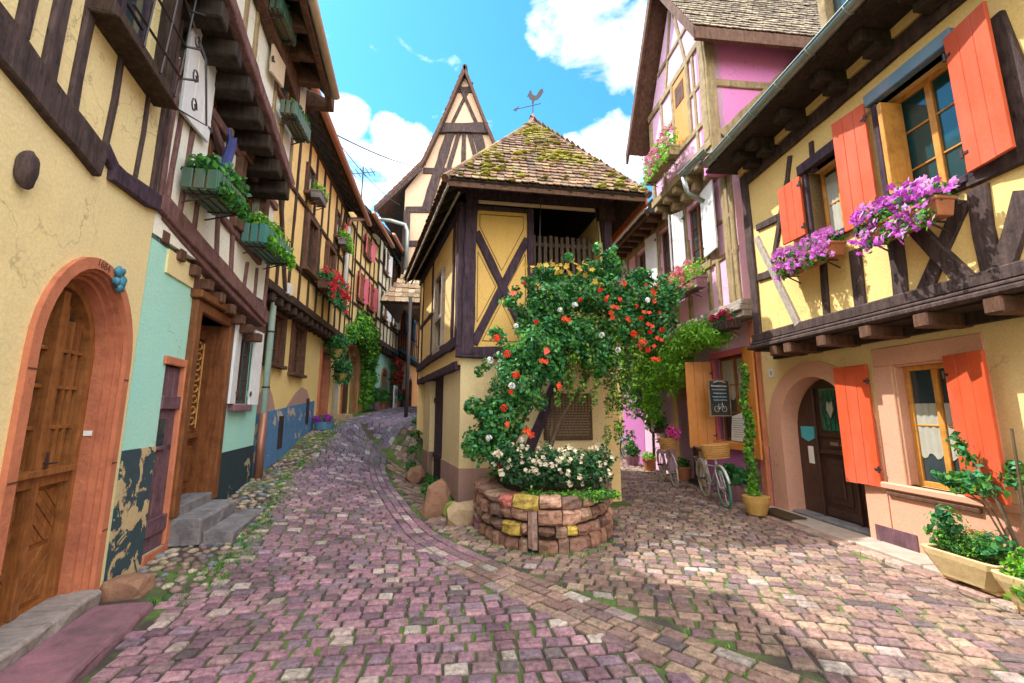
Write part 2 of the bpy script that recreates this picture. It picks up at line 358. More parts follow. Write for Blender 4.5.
def arch_ring(f, m, uc, ro, zo, rzo, ri, rzi, z0, o0, o1, n=18, uci=None):
    uci = uc if uci is None else uci
    A = [(uc + ro, z0)] + arch_pts(uc, ro, zo, rzo, n) + [(uc - ro, z0)]; B = [(uci + ri, z0)] + arch_pts(uci, ri, zo, rzi, n) + [(uci - ri, z0)]
    for i in range(len(A) - 1): m.prism(f, [A[i], A[i + 1], B[i + 1], B[i]], o0, o1)
def arch_fill(f, m, uc, r, zs, rz, z0, o0, o1, n=18): m.prism(f, [(uc + r, z0)] + arch_pts(uc, r, zs, rz, n) + [(uc - r, z0)], o0, o1)
def house_body(f, root, u0, u1, z0, z1, depth, mat, o=0.):
    m = MB(); m.box(f, u0, u0 + .25, z0, z1, o - depth, o - .35); m.box(f, u1 - .25, u1, z0, z1, o - depth, o - .35); m.box(f, u0 + .25, u1 - .25, z0, z1, o - depth, o - depth + .25)
    return m.build('side_wall', mat, root)
def window(f, root, u0, u1, z0, z1, o=-.12, fm='oak', pm='glass', cols=2, rows=3, bar=.05, mull=.022, room_dark=True, curtain=None):
    m = MB(); t = .05
    m.box(f, u0, u0 + bar, z0, z1, o, o + t); m.box(f, u1 - bar, u1, z0, z1, o, o + t); m.box(f, u0 + bar, u1 - bar, z0, z0 + bar, o, o + t); m.box(f, u0 + bar, u1 - bar, z1 - bar, z1, o, o + t)
    for i in range(1, cols):
        uu = u0 + (u1 - u0) * i / cols; m.box(f, uu - bar * .6, uu + bar * .6, z0 + bar, z1 - bar, o + .003, o + t + .008)
    for i in range(1, rows):
        zz = z0 + (z1 - z0) * i / rows; m.box(f, u0 + bar, u1 - bar, zz - mull / 2, zz + mull / 2, o + .012, o + t - .01)
    w = m.build('window', fm, root, bevel=.005)
    g = MB(); g.box(f, u0 + bar * .5, u1 - bar * .5, z0 + bar * .5, z1 - bar * .5, o + .018, o + .024); g.build('pane', pm, w)
    if curtain:
        c = MB(); n = 28; V = []; F = []
        za, zb = curtain
        for i in range(n + 1):
            uu = u0 + bar + (u1 - u0 - 2 * bar) * i / n; off = o - .02 - .014 * math.sin(i * 1.7); dz = .03 * math.sin(i * .9)
            V += [f.P(uu, z0 + (z1 - z0) * za + dz, o + .03 + .006 * math.sin(i * 1.7)), f.P(uu, z0 + (z1 - z0) * zb, o + .03 + .006 * math.sin(i * 1.7))]
        for i in range(n): F.append((2 * i, 2 * i + 2, 2 * i + 3, 2 * i + 1))
        c.add(V, F); c.build('curtain', 'lace', w, fix=False, smooth=True)
    if room_dark:
        q = MB(); d = .5; q.box(f, u0 - .02, u1 + .02, z0 - .02, z1 + .02, o - d - .03, o - d); q.build('dark_backing', 'room_dark', w)  # dark panel behind the glass, its colour stands in for an unlit room
    return w
def surround(f, root, u0, u1, z0, z1, w, o0, o1, mat, name='window_surround', sill=True, sillw=.06):
    m = MB(); m.box(f, u0 - w, u0 + .006, z0, z1 + w, o0 - .1, o1); m.box(f, u1 - .006, u1 + w, z0, z1 + w, o0 - .1, o1); m.box(f, u0 + .006, u1 - .006, z1 - .006, z1 + w, o0 - .1, o1)
    if sill: m.box(f, u0 - w - .03, u1 + w + .03, z0 - .07, z0, o0, o1 + sillw)
    return m.build(name, mat, root, bevel=.01)
def liner(f, root, h, d, mat, o=0.):
    m = MB(); u0, u1, z0, z1 = h; t = .006; m.box(f, u0 - t, u0 + t, z0, z1, o - d, o + .004); m.box(f, u1 - t, u1 + t, z0, z1, o - d, o + .004); m.box(f, u0 + t, u1 - t, z1 - t, z1 + t, o - d, o + .004); m.box(f, u0 + t, u1 - t, z0 - t, z0 + t, o - d, o + .004)
    return m.build('reveal', mat, root)
def shutter(f, root, uh, w, d, z0, z1, o=.05, ang=0., mat='red_shutter', planks=4, t=.035, label=None, ledges=True):
    """d = +1 opens away along +u, -1 along -u; ang = how far it stands off the wall"""
    ca, sa = math.cos(R(ang)), math.sin(R(ang)); m = MB()
    def Q(k, z, q): return f.P(uh + d * (k * ca - q * sa * 1), z, o + k * sa + q * ca)
    def bx(m, a, b, za, zb, q0, q1): m.hexa([Q(a, za, q0), Q(b, za, q0), Q(b, za, q1), Q(a, za, q1), Q(a, zb, q0), Q(b, zb, q0), Q(b, zb, q1), Q(a, zb, q1)])
    for i in range(planks): bx(m, w * i / planks + .0012, w * (i + 1) / planks - .0012, z0 + random.uniform(0, .003), z1, 0, t)
    if ledges:
        for zz in (z0 + (z1 - z0) * .14, z0 + (z1 - z0) * .86): bx(m, .02, w - .02, zz - .045, zz + .045, -.02, -.001)
    s = m.build('shutter', mat, root, bevel=.004)
    if label: s['label'] = label
    for zz in (z0 + (z1 - z0) * .14, z0 + (z1 - z0) * .86):
        h = MB(); bx(h, -.03, .05, zz - .012, zz + .012, t + .001, t + .007); h.tube([Q(-.005, zz - .04, t + .01), Q(-.005, zz + .04, t + .01)], .012, 6); h.build('hinge', 'iron', s)
    return s
def text(name, body, size, mat, parent, origin, xdir, ydir, ext=.003, align='CENTER'):
    cu = bpy.data.curves.new(name, 'FONT'); cu.body = body; cu.size = size; cu.extrude = ext; cu.align_x = align; cu.align_y = 'CENTER'
    o = bpy.data.objects.new(name + '_tmp', cu); COL.objects.link(o)
    dg = bpy.context.evaluated_depsgraph_get(); me = bpy.data.meshes.new_from_object(o.evaluated_get(dg)); bpy.data.objects.remove(o)
    me.materials.clear(); me.materials.append(M[mat])
    x = Vector(xdir).normalized(); y = Vector(ydir).normalized(); z = x.cross(y)
    mt = Matrix(((x.x, y.x, z.x, origin[0]), (x.y, y.y, z.y, origin[1]), (x.z, y.z, z.z, origin[2]), (0, 0, 0, 1)))
    me.transform(mt); t = bpy.data.objects.new(name, me); COL.objects.link(t); t.parent = parent; return t
# ------------------------------------------------------------------ tiles
TILEC = [(.24, .13, .08), (.30, .18, .11), (.18, .11, .08), (.31, .22, .15), (.25, .155, .105), (.14, .095, .07), (.35, .23, .14)]
def tiles(m, A, B, C, D, rowh=.26, tw=.17, pal=TILEC, ov=.05, thick=.016, lift=.0):
    """A,B eave ends, C,D ridge ends (C above A, D above B); every tile its own slab"""
    A, B, C, D = map(Vector, (A, B, C, D)); L = ((C - A).length + (D - B).length) / 2
    nrm = (B - A).cross(C - A if (C - A).length > .1 else D - A).normalized()
    if nrm.z < 0: nrm = -nrm
    e = (B - A).normalized(); up = nrm.cross(e).normalized()
    if up.z < 0: up = -up
    def ev(P): return (P - A).dot(e), (P - A).dot(up)
    cA, cB, cC, cD = ev(A), ev(B), ev(C), ev(D); H = max(cC[1], cD[1]); n = int(H / rowh) + 1
    for r in range(n):
        y = r * rowh; k = min(1, (y + rowh * .35) / H)
        xa = cA[0] + (cC[0] - cA[0]) * k; xb = cB[0] + (cD[0] - cB[0]) * k; x = xa - (tw / 2 if r % 2 else 0); wob = random.uniform(-.01, .01)
        while x < xb:
            w = tw * random.uniform(.92, 1.04); x0, x1 = max(x, xa), min(x + w, xb)
            if x1 - x0 > .03:
                yy = y + wob + random.uniform(-.012, .012); s0 = random.uniform(0, .012) + lift; c = random.choice(pal); kk = random.uniform(.75, 1.2); c = sc3(c, kk)
                y1 = min(yy + rowh + ov, H + .02); mid = (x0 + x1) / 2; g = .004
                base = lambda xx, y_, h: A + e * xx + up * y_ + nrm * h
                lo = thick * 2 + s0; hi = s0 + .004
                pts = [(x0 + g, yy + .025), (x0 + g + (x1 - x0) * .22, yy), (x1 - g - (x1 - x0) * .22, yy), (x1 - g, yy + .025), (x1 - g, y1), (x0 + g, y1)]
                hh = [lo, lo, lo, lo, hi, hi]; V = [base(p[0], p[1], h) for p, h in zip(pts, hh)] + [base(p[0], p[1], h - thick) for p, h in zip(pts, hh)]
                m.add(V, [(0, 1, 2, 3, 4, 5), (11, 10, 9, 8, 7, 6)] + [(i, i + 6, (i + 1) % 6 + 6, (i + 1) % 6) for i in range(6)], c)
            x += w
def slab(m, A, B, C, D, t=.05, off=0.):
    A, B, C, D = map(Vector, (A, B, C, D)); n = (B - A).cross(D - A).normalized()
    if n.z < 0: n = -n
    m.hexa([p + n * (off - t) for p in (A, B, C, D)] + [p + n * off for p in (A, B, C, D)])
def ridge(m, A, B, r=.09, step=.3, pal=TILEC):
    A = Vector(A); B = Vector(B); d = B - A; n = max(1, int(d.length / step)); d /= n
    for i in range(n): m.tube([A + d * i, A + d * (i + 1.08)], [r * 1.04, r * .97], 8, col=sc3(random.choice(pal), random.uniform(.8, 1.2)))
# ------------------------------------------------------------------ foliage
def leaves(name, blobs, n, size, cols, parent, mat='leaf', shell=.35, aspect=.6, up=.35, droop=0., seed=1, floor=None, jit=.25):
    """thousands of folded leaves through the blobs' volume; cols = list of leaf colours"""
    g = np.random.default_rng(seed); B = np.array([b[:6] for b in blobs], float); w = np.array([(b[6] if len(b) > 6 else 1.) * (b[3] * b[4] * b[5]) ** .75 for b in blobs]); w /= w.sum()
    idx = g.choice(len(B), n, p=w); d = g.normal(size=(n, 3)); d /= np.linalg.norm(d, axis=1)[:, None]
    rad = (shell + (1 - shell) * g.random(n)) ** .6 * (1 + .30 * np.sin(d[:, 0] * 5 + idx) * np.sin(d[:, 2] * 6 + idx * 2.)) + g.normal(size=n) * .07
    c = B[idx, :3] + d * B[idx, 3:] * rad[:, None]
    if floor is not None: c[:, 2] = np.maximum(c[:, 2], floor + g.random(n) * .05)
    nrm = d * .8 + g.normal(size=(n, 3)) * .6; nrm[:, 2] += up; nrm /= np.linalg.norm(nrm, axis=1)[:, None]
    t = g.normal(size=(n, 3)); t[:, 2] -= droop; t -= nrm * (t * nrm).sum(1)[:, None]; t /= np.linalg.norm(t, axis=1)[:, None]; s = np.cross(nrm, t)
    L = size * g.uniform(.45, 1.5, n)[:, None]; W = L * aspect
    V = np.stack([c - t * L * .5, c + s * W * .5 + nrm * L * .10 - t * L * .05, c + t * L * .5 - nrm * L * .08, c - s * W * .5 + nrm * L * .10 - t * L * .05], 1).reshape(-1, 3)
    me = bpy.data.meshes.new(name); me.vertices.add(4 * n); me.vertices.foreach_set('co', V.ravel()); me.loops.add(4 * n); me.polygons.add(n)
    me.loops.foreach_set('vertex_index', np.arange(4 * n)); me.polygons.foreach_set('loop_start', np.arange(n) * 4)
    me.update(); me.validate()
    K = np.array(cols); cc = K[g.integers(0, len(K), n)] * g.uniform(1 - jit, 1 + jit, n)[:, None]; arr = np.ones((n, 4, 4), np.float32); arr[:, :, :3] = cc[:, None, :]
    a = me.color_attributes.new('Col', 'FLOAT_COLOR', 'POINT'); a.data.foreach_set('color', arr.ravel())
    me.materials.append(M[mat]); o = bpy.data.objects.new(name, me); COL.objects.link(o)
    if parent is not None: o.parent = parent
    return o
def bloom_mesh(name, r, cols, kind='cluster', seed=0):
    g = random.Random(seed); m = MB()
    if kind == 'cluster':
        for i in range(26):
            d = Vector((g.gauss(0, 1), g.gauss(0, 1), g.gauss(0, 1) + .3)).normalized(); c = d * r * .8; q = d.orthogonal().normalized(); p = d.cross(q); k = r * .45
            col = sc3(g.choice(cols), g.uniform(.75, 1.2))
            m.add([c, c + q * k + d * k * .3, c + (q + p) * k * .8 + d * k * .1, c + p * k + d * k * .3], [(0, 1, 2, 3)], col)
            m.add([c, c - q * k + d * k * .3, c - (q + p) * k * .8 + d * k * .1, c - p * k + d * k * .3], [(0, 1, 2, 3)], col)
    else:
        for h in range(3 if kind == 'multi' else 1):
            d = Vector((g.gauss(0, .7), -1 + g.gauss(0, .4), g.gauss(0, .7) + .3)).normalized(); q = d.orthogonal().normalized(); p = d.cross(q)
            c0 = Vector((g.gauss(0, .6), g.gauss(0, .4), g.gauss(0, .6))) * r if kind == 'multi' else Vector(); col = sc3(g.choice(cols), g.uniform(.8, 1.2))
            for i in range(5):
                a = i * 2 * math.pi / 5; e = q * math.cos(a) + p * math.sin(a); s_ = q * -math.sin(a) + p * math.cos(a)
                m.add([c0, c0 + e * r * .6 + s_ * r * .38 + d * r * .25, c0 + e * r + d * r * .2, c0 + e * r * .6 - s_ * r * .38 + d * r * .25], [(0, 1, 2, 3)], col)
    me = m.build(name, 'petal', None, fix=False, color=True); return me
def blooms(root, proto, pts, seed=0, smin=.7, smax=1.25):
    g = random.Random(seed)
    for i, p in enumerate(pts):
        o = proto if (i == 0 and proto.parent is None and not proto.get('used')) else copyo(proto, root)
        if o is proto: proto['used'] = 1
        o.parent = root; o.location = p; o.rotation_euler = (g.uniform(-.6, .6), g.uniform(-.6, .6), g.uniform(-1, 1)); k = g.uniform(smin, smax); o.scale = (k, k, k)
def surf_pts(blobs, n, seed, face=None, k=1.02):
    g = random.Random(seed); out = []; w = [(b[3] * b[4] * b[5]) ** .66 for b in blobs]
    while len(out) < n:
        b = g.choices(blobs, w)[0]; d = Vector((g.gauss(0, 1), g.gauss(0, 1), g.gauss(0, 1))).normalized()
        if face is not None and d.dot(face) < .15: continue
        p = Vector((b[0] + d.x * b[3] * k, b[1] + d.y * b[4] * k, b[2] + d.z * b[5] * k))
        if any(((p.x - q[0]) / q[3]) ** 2 + ((p.y - q[1]) / q[4]) ** 2 + ((p.z - q[2]) / q[5]) ** 2 < .8 for q in blobs if q is not b): continue
        out.append(p)
    return out
GREEN = [(.05, .20, .04), (.08, .28, .05), (.03, .14, .03), (.12, .36, .07), (.06, .22, .09)]
TEALG = [(.03, .20, .09), (.05, .28, .12), (.02, .12, .055), (.10, .38, .16), (.07, .27, .07), (.12, .34, .08)]
LIME = [(.22, .56, .03), (.16, .46, .03), (.30, .64, .05), (.10, .32, .03), (.36, .62, .08)]
DRY = [(.16, .20, .06), (.24, .26, .08), (.10, .16, .05), (.3, .3, .14)]
SKYX, SKYY, SKYZ = 0.0, 0.0, 0.0
# ------------------------------------------------------------------ light and sky
SUN_EL, SUN_AZ = 56.0, -70.0      # azimuth from +Y towards +X: the sun stands to the left, a little ahead
w = bpy.data.worlds.new('World'); SC.world = w; w.use_nodes = True
nt = w.node_tree; nt.nodes.clear()
out = nt.nodes.new('ShaderNodeOutputWorld'); bg = nt.nodes.new('ShaderNodeBackground'); sky = nt.nodes.new('ShaderNodeTexSky')
sky.sky_type = 'NISHITA'; sky.sun_disc = False; sky.sun_elevation = R(SUN_EL); sky.sun_rotation = R(SUN_AZ); sky.air_density = 1.; sky.dust_density = .6; sky.ozone_density = 1.
tc = nt.nodes.new('ShaderNodeTexCoord'); mp = nt.nodes.new('ShaderNodeMapping'); mp.inputs['Scale'].default_value = (1, 1, 2.0); mp.inputs['Location'].default_value = (SKYX, SKYY, SKYZ)
nt.links.new(tc.outputs['Generated'], mp.inputs[0])
n1 = noise(nt, 2.1, 12, .52, mp.outputs[0], .25)
blob = None
for (px, py, a0, a1) in ((590, 22, 7.5, 2.), (555, 25, 4.5, 1.), (632, 42, 6., 2.), (612, 158, 6.5, 2.), (658, 138, 6., 2.), (575, 160, 4., 1.), (345, 118, 3.5, 1.), (388, 135, 2.8, 1.), (350, 175, 6., 1.), (415, 150, 3.5, 1.), (395, 185, 5., 1.)):
    dv = ray(px, py).normalized(); q_ = nt.nodes.new('ShaderNodeVectorMath'); q_.operation = 'DOT_PRODUCT'; q_.inputs[1].default_value = dv; nt.links.new(tc.outputs['Generated'], q_.inputs[0])
    mr = nt.nodes.new('ShaderNodeMapRange'); mr.interpolation_type = 'SMOOTHSTEP'; mr.inputs[1].default_value = math.cos(R(a0)); mr.inputs[2].default_value = math.cos(R(a1)); nt.links.new(q_.outputs['Value'], mr.inputs[0])
    if blob is None: blob = mr.outputs[0]
    else: mx = nt.nodes.new('ShaderNodeMath'); mx.operation = 'MAXIMUM'; nt.links.new(blob, mx.inputs[0]); nt.links.new(mr.outputs[0], mx.inputs[1]); blob = mx.outputs[0]
n2 = noise(nt, 6.5, 12, .6, mp.outputs[0], .35)
ad = nt.nodes.new('ShaderNodeMath'); ad.operation = 'MULTIPLY_ADD'; ad.inputs[1].default_value = .33; nt.links.new(blob, ad.inputs[0]); nt.links.new(n2, ad.inputs[2])
cl = ramp(nt, ad.outputs[0], [(.60, 0.), (.72, .65), (.86, 1.)])
tint = mix(nt, 1., sky.outputs[0], (.34, .95, 1.18), 'MULTIPLY')
colr = mix(nt, cl, tint, mix(nt, ramp(nt, noise(nt, 9, 10, .6, mp.outputs[0]), [(.35, 0.), (.65, 1.)]), (3.9, 4.3, 4.9), (7.5, 7.6, 7.8)))
# unseen bright cloud added behind the camera and overhead as fill light
dp = nt.nodes.new('ShaderNodeVectorMath'); dp.operation = 'DOT_PRODUCT'; dp.inputs[1].default_value = (0, -.8, .6); nt.links.new(tc.outputs['Generated'], dp.inputs[0])
fill_bank = ramp(nt, dp.outputs['Value'], [(.15, 0.), (.50, 1.)])
colr = mix(nt, fill_bank, colr, mix(nt, n1, (10, 10, 10), (19, 18.6, 18)))
nt.links.new(colr, bg.inputs[0]); bg.inputs[1].default_value = .13; nt.links.new(bg.outputs[0], out.inputs[0])
sl = bpy.data.lights.new('sun', 'SUN'); sl.energy = 3.2; sl.angle = R(.5); sl.color = (1, .94, .84)
so = bpy.data.objects.new('sun', sl); COL.objects.link(so)
sd = Vector((math.sin(R(SUN_AZ)) * math.cos(R(SUN_EL)), math.cos(R(SUN_AZ)) * math.cos(R(SUN_EL)), math.sin(R(SUN_EL))))
so.rotation_euler = sd.to_track_quat('Z', 'Y').to_euler(); so.location = sd * 40
SC.view_settings.view_transform = 'Standard'; SC.view_settings.look = 'None'; SC.view_settings.gamma = 1; SC.view_settings.use_curve_mapping = False
SC.view_settings.exposure = 1.3
SC.cycles.max_bounces = 8; SC.cycles.diffuse_bounces = 5; SC.cycles.use_denoising = True

# ------------------------------------------------------------------ wall lines
F1 = Fr((-1.54, -2), -18, -1); F2 = Fr((-3.47, 3.93), -15, -1); F2U = Fr((-3.47, 3.93), -9, -1)
F3 = Fr((-4.62, 8.2), -8.8, -1); F4 = Fr((-5.35, 13.15), -3, -1)
FR1 = Fr((4.55, 5.0), -4.2, 1); FR2 = Fr((4.35, 7.7), -6, 1)
FD = Fr((-.9, 7.68), -20, 1)          # dovecote, street side (normal towards -X)
FDL = Fr((-.9, 7.68), -20, 1)
FDF = Fr((-.9, 7.68), 81, -1)          # dovecote front (normal towards the camera)
# ------------------------------------------------------------------ terrain
ZL = [(-50, 0), (3, 0), (4, .12), (5.3, .30), (8.2, .66), (10.7, 1.08), (13, 1.38), (17, 1.68), (22, 1.82), (40, 1.9), (400, 1.9)]
def zl(y):
    for a, b in zip(ZL, ZL[1:]):
        if a[0] <= y <= b[0]: return a[1] + (b[1] - a[1]) * (y - a[0]) / (b[0] - a[0])
    return 0
def sst(t): t = max(0, min(1, t)); return t * t * (3 - 2 * t)
def gz(x, y):
    xd = -1.0 - .364 * max(0, y - 7.68) - .25; wd = 4.0 - 2.6 * sst((y - 8) / 4.5) * 1.0; k = max(0, min(1, (xd - x) / wd))
    if y > 10.8: k = max(k, sst((y - 10.8) / 1.9) * sst((-1.9 - x) / .9)); k = max(k, sst((y - 15) / 5) * sst((1.5 - x) / 2))
    return zl(y) * k + .12 * sst((y - 9) / 6) * (1 - k)
def axis(a, b, st, ext):
    v = [a + i * st for i in range(int((b - a) / st) + 1)]; return [a - e for e in ext[::-1]] + v + [v[-1] + e for e in ext]
gx = axis(-9, 8, .25, [2, 8, 30, 100, 300]); gy = axis(-3, 30, .25, [2, 8, 30, 100, 300])
m = MB(); V = [(x, y, gz(x, y) - .012) for y in gy for x in gx]; nx = len(gx)
F = [(j * nx + i, j * nx + i + 1, (j + 1) * nx + i + 1, (j + 1) * nx + i) for j in range(len(gy) - 1) for i in range(nx - 1)]
m.add(V, F)
def joint_mat():
    m_, nt, b = nm('joint_earth_and_moss'); v = coords(nt)
    a = mix(nt, noise(nt, 20, 8, .7, v), (.03, .025, .02), (.10, .08, .07))
    g = mix(nt, noise(nt, 30, 6, .7, v), (.06, .13, .02), (.14, .24, .04))
    nt.links.new(mix(nt, ramp(nt, noise(nt, 1.1, 12, .7, v, .3), [(.46, 0.), (.58, 1.)]), a, g), b.inputs['Base Color'])
    b.inputs['Roughness'].default_value = 1; bump(nt, b, noise(nt, 60, 6, .7, v), .8, .02); return m_
M['joint'] = joint_mat()
ground = m.build('ground', 'joint', None, smooth=True); tag(ground, kind='structure')

# ------------------------------------------------------------------ setts
CURV = [(-2.75, 12.75), (-3.25, 12.5), (-3.55, 11.7), (-3.2, 10.3), (-2.52, 8.6), (-1.85, 7.15), (-1.16, 5.82), (-.66, 5.15), (-.1, 4.5), (.41, 3.95), (.98, 3.34), (1.48, 2.85), (2.3, 2.1), (3.6, .9)]
def near_curve(x, y, C=CURV):
    best = (1e9, 0)
    for (ax, ay), (bx, by) in zip(C, C[1:]):
        dx, dy = bx - ax, by - ay; t = max(0, min(1, ((x - ax) * dx + (y - ay) * dy) / (dx * dx + dy * dy)))
        px, py = ax + dx * t, ay + dy * t; d = math.hypot(x - px, y - py)
        if d < abs(best[0]): s_ = 1 if (dx * (y - ay) - dy * (x - ax)) > 0 else -1; best = (d * s_, t)
    return best[0]   # >0 on the right-street side
def leftwall(y):
    if y < 3.93: return -1.54 - .325 * (y + 2)
    if y < 7.6: return -3.47 - .268 * (y - 3.93)
    if y < 13.1: return -4.5 - .155 * (y - 7.6)
    return -5.35 - .052 * (y - 13.1)
def rightwall(y): return 4.55 - .0734 * (y - 5) if y < 7.7 else 4.33 - .105 * (y - 7.7)
def padedge(y): return leftwall(y) + (.50 if y < 3.7 else .50 + .28 * sst((y - 3.7) / .6) if y < 5 else .78 - .3 * sst((y - 5) / 4))
def pcol(x, y, side):
    pal = [(.27, .15, .20), (.33, .18, .23), (.22, .13, .17), (.30, .19, .21), (.38, .22, .26), (.25, .17, .22)] if side == 'A' else \
          [(.36, .22, .19), (.42, .28, .22), (.30, .19, .17), (.34, .24, .20), (.44, .31, .23), (.28, .18, .19)]
    t = random.random()
    if t < .02: c = (.50, .43, .39)
    elif t < .09: c = (.46, .36, .34)
    elif t < .13: c = (.17, .13, .14)
    else: c = random.choice(pal)
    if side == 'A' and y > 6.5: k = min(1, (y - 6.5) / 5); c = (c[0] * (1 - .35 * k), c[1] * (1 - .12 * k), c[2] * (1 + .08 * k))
    return sc3(c, random.uniform(.85, 1.35))
def sett(m, c, d, L, W, col, h=.012):
    """one worn sett: c centre, d unit direction along L"""
    q = (-d[1], d[0]); V = []; tz = random.uniform(-.004, .005); tx, ty = random.uniform(-.02, .02), random.uniform(-.02, .02)
    for k, (ins, dz) in enumerate(((-.001, -.03), (0, -.002), (.005, .006), (.018, .011))):
        for sx, sy in ((-1, -1), (1, -1), (1, 1), (-1, 1)):
            jx = J[(sx + 1) + (sy + 1) // 2]; a = sx * (L / 2 - ins) + jx[0]; b = sy * (W / 2 - ins) + jx[1]
            x = c[0] + d[0] * a + q[0] * b; y = c[1] + d[1] * a + q[1] * b
            V.append((x, y, gz(x, y) + dz + tz + (a * tx + b * ty if k else 0)))
    F = [(i, (i + 1) % 4, 4 + (i + 1) % 4, 4 + i) for i in range(4)] + [(4 + i, 4 + (i + 1) % 4, 8 + (i + 1) % 4, 8 + i) for i in range(4)] + [(8 + i, 8 + (i + 1) % 4, 12 + (i + 1) % 4, 12 + i) for i in range(4)] + [(12, 13, 14, 15)]
    m.add(V, F, col)
def mkJ(a=.009): return [(random.uniform(-a, a), random.uniform(-a, a)) for _ in range(4)]
PC = (.45, 6.85); PRX, PRY = 1.02, 1.68            # planter ellipse
def blockedB(x, y):
    if ((x - PC[0]) / (PRX + .02)) ** 2 + ((y - PC[1]) / (PRY + .02)) ** 2 < 1: return True
    xl = -.9 - .364 * (y - 7.68); xr = 1.95 - .187 * (y - 8.1)
    return y > 7.6 and xl - .05 < x < xr + .05
mA = MB(); mB = MB(); mC = MB()
CL = [(-1.1, -.5), (-1.2, 1.5), (-1.5, 4), (-2.1, 6.5), (-2.95, 9), (-3.8, 11.5), (-4.45, 14.5), (-4.75, 18), (-4.9, 24), (-5, 32)]
def clpt(s):
    for a, b in zip(CL, CL[1:]):
        L = math.hypot(b[0] - a[0], b[1] - a[1])
        if s <= L: t = s / L; return (a[0] + (b[0] - a[0]) * t, a[1] + (b[1] - a[1]) * t)
        s -= L
    return CL[-1]
s_ = 0.; 
while s_ < 31:
    rw = .122 if s_ < 14 else .17; p = clpt(s_); pa = clpt(max(0, s_ - 1.2)); pb = clpt(s_ + 1.2); dx, dy = pb[0] - pa[0], pb[1] - pa[1]; l = math.hypot(dx, dy) or 1; d = (dy / l, -dx / l)
    t = -5.5 - random.uniform(0, .2)
    while t < 6.5:
        L = random.uniform(.12, .20); tc_ = t + L / 2; wv = .035 * math.sin(tc_ * 2.3 + s_ * .4) - .018 * tc_ * tc_ * (.0 if s_ > 9 else .6); x = p[0] + d[0] * tc_ - d[1] * wv; y = p[1] + d[1] * tc_ + d[0] * wv
        t += L
        if y < .3 or x < padedge(y) + .05: continue
        nc = near_curve(x, y)
        if y < 12.3 and nc > -.24: continue
        if y >= 12.3 and x > -2.75 - max(0, y - 13) * .22: continue
        if math.hypot(x, y) > 3.6 and y < 1.4: continue
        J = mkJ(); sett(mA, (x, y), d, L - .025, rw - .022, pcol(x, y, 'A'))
    s_ += rw
# rows that follow the kerb curve
lens = [0]
for a, b in zip(CURV, CURV[1:]): lens.append(lens[-1] + math.hypot(b[0] - a[0], b[1] - a[1]))
def cpt(s):
    for i in range(len(CURV) - 1):
        if s <= lens[i + 1]: t = (s - lens[i]) / (lens[i + 1] - lens[i]); a, b = CURV[i], CURV[i + 1]; return (a[0] + (b[0] - a[0]) * t, a[1] + (b[1] - a[1]) * t)
    return CURV[-1]
for row in range(4):
    s_ = .1 * row
    while s_ < lens[-1] - .2:
        L = random.uniform(.17, .26); c = cpt(s_ + L / 2); a = cpt(max(0, s_ - .25)); b = cpt(min(lens[-1], s_ + L + .25)); dx, dy = b[0] - a[0], b[1] - a[1]; l = math.hypot(dx, dy); d = (dx / l, dy / l)
        o = -.20 + row * .128; x = c[0] - d[1] * o; y = c[1] + d[0] * o; J = mkJ(.006)
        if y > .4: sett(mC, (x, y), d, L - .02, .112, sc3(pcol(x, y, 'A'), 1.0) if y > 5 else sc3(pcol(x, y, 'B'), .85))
        s_ += L
a0 = R(-15); dB = (math.cos(a0), math.sin(a0)); qB = (-dB[1], dB[0]); v_ = -4.
while v_ < 22:
    rw = random.uniform(.122, .142); t = -7 - random.uniform(0, .2)
    while t < 9:
        L = random.uniform(.12, .20); tc_ = t + L / 2; wv = .06 * math.sin(tc_ * 1.4 + v_ * .35); x = 1.5 + dB[0] * tc_ + qB[0] * (v_ + wv); y = 3 + dB[1] * tc_ + qB[1] * (v_ + wv)
        t += L
        if x < -2 and y < 7: continue
        if y < .3 or x > rightwall(y) - (.62 if y < 7.7 else .12) or x < -4 or y > 19: continue
        nc = near_curve(x, y)
        if nc < .33 or blockedB(x, y): continue
        if x < -.9 - .364 * (y - 7.68) and y > 13: continue
        if y > 7.6 and nc > .33 and x < -.9 - .364 * (y - 7.68) - .05 and random.random() < .2: continue
        J = mkJ(.012); sett(mB, (x, y), dB, L - .024, rw - .021, sc3(pcol(x, y, 'B'), .82))
    v_ += rw
for mm, nme in ((mA, 'street'), (mC, 'kerb_strip'), (mB, 'road')):
    tag(mm.build(nme, 'sett', None, fix=False, color=True), kind='structure')
print('setts', len(mA.v) // 16, len(mB.v) // 16)
# river cobbles along the left houses
mP = MB(); g = random.Random(3); pts = []
for _ in range(14000):
    y = g.uniform(4.05, 13.); x = g.uniform(leftwall(y) + .03, padedge(y) + .06)
    r = g.uniform(.035, .085)
    if y > 13 or any((x - q[0]) ** 2 + (y - q[1]) ** 2 < ((r + q[2]) * .86) ** 2 for q in pts[-2000:]): continue
    pts.append((x, y, r))
pc = [(.42, .33, .24), (.30, .19, .19), (.22, .25, .28), (.46, .38, .30), (.38, .26, .22), (.25, .20, .18), (.50, .42, .34)]
for i, (x, y, r) in enumerate(pts): mP.rock((x, y, gz(x, y) - .010), (r * 1.25, r * .9, .026), i, 1, g.uniform(0, 3), .10, sc3(g.choice(pc), g.uniform(.75, 1.15)))
tag(mP.build('cobbled_pavement', 'stoneattr', None, smooth=True, color=True), kind='structure'); print('cobbles', len(pts))
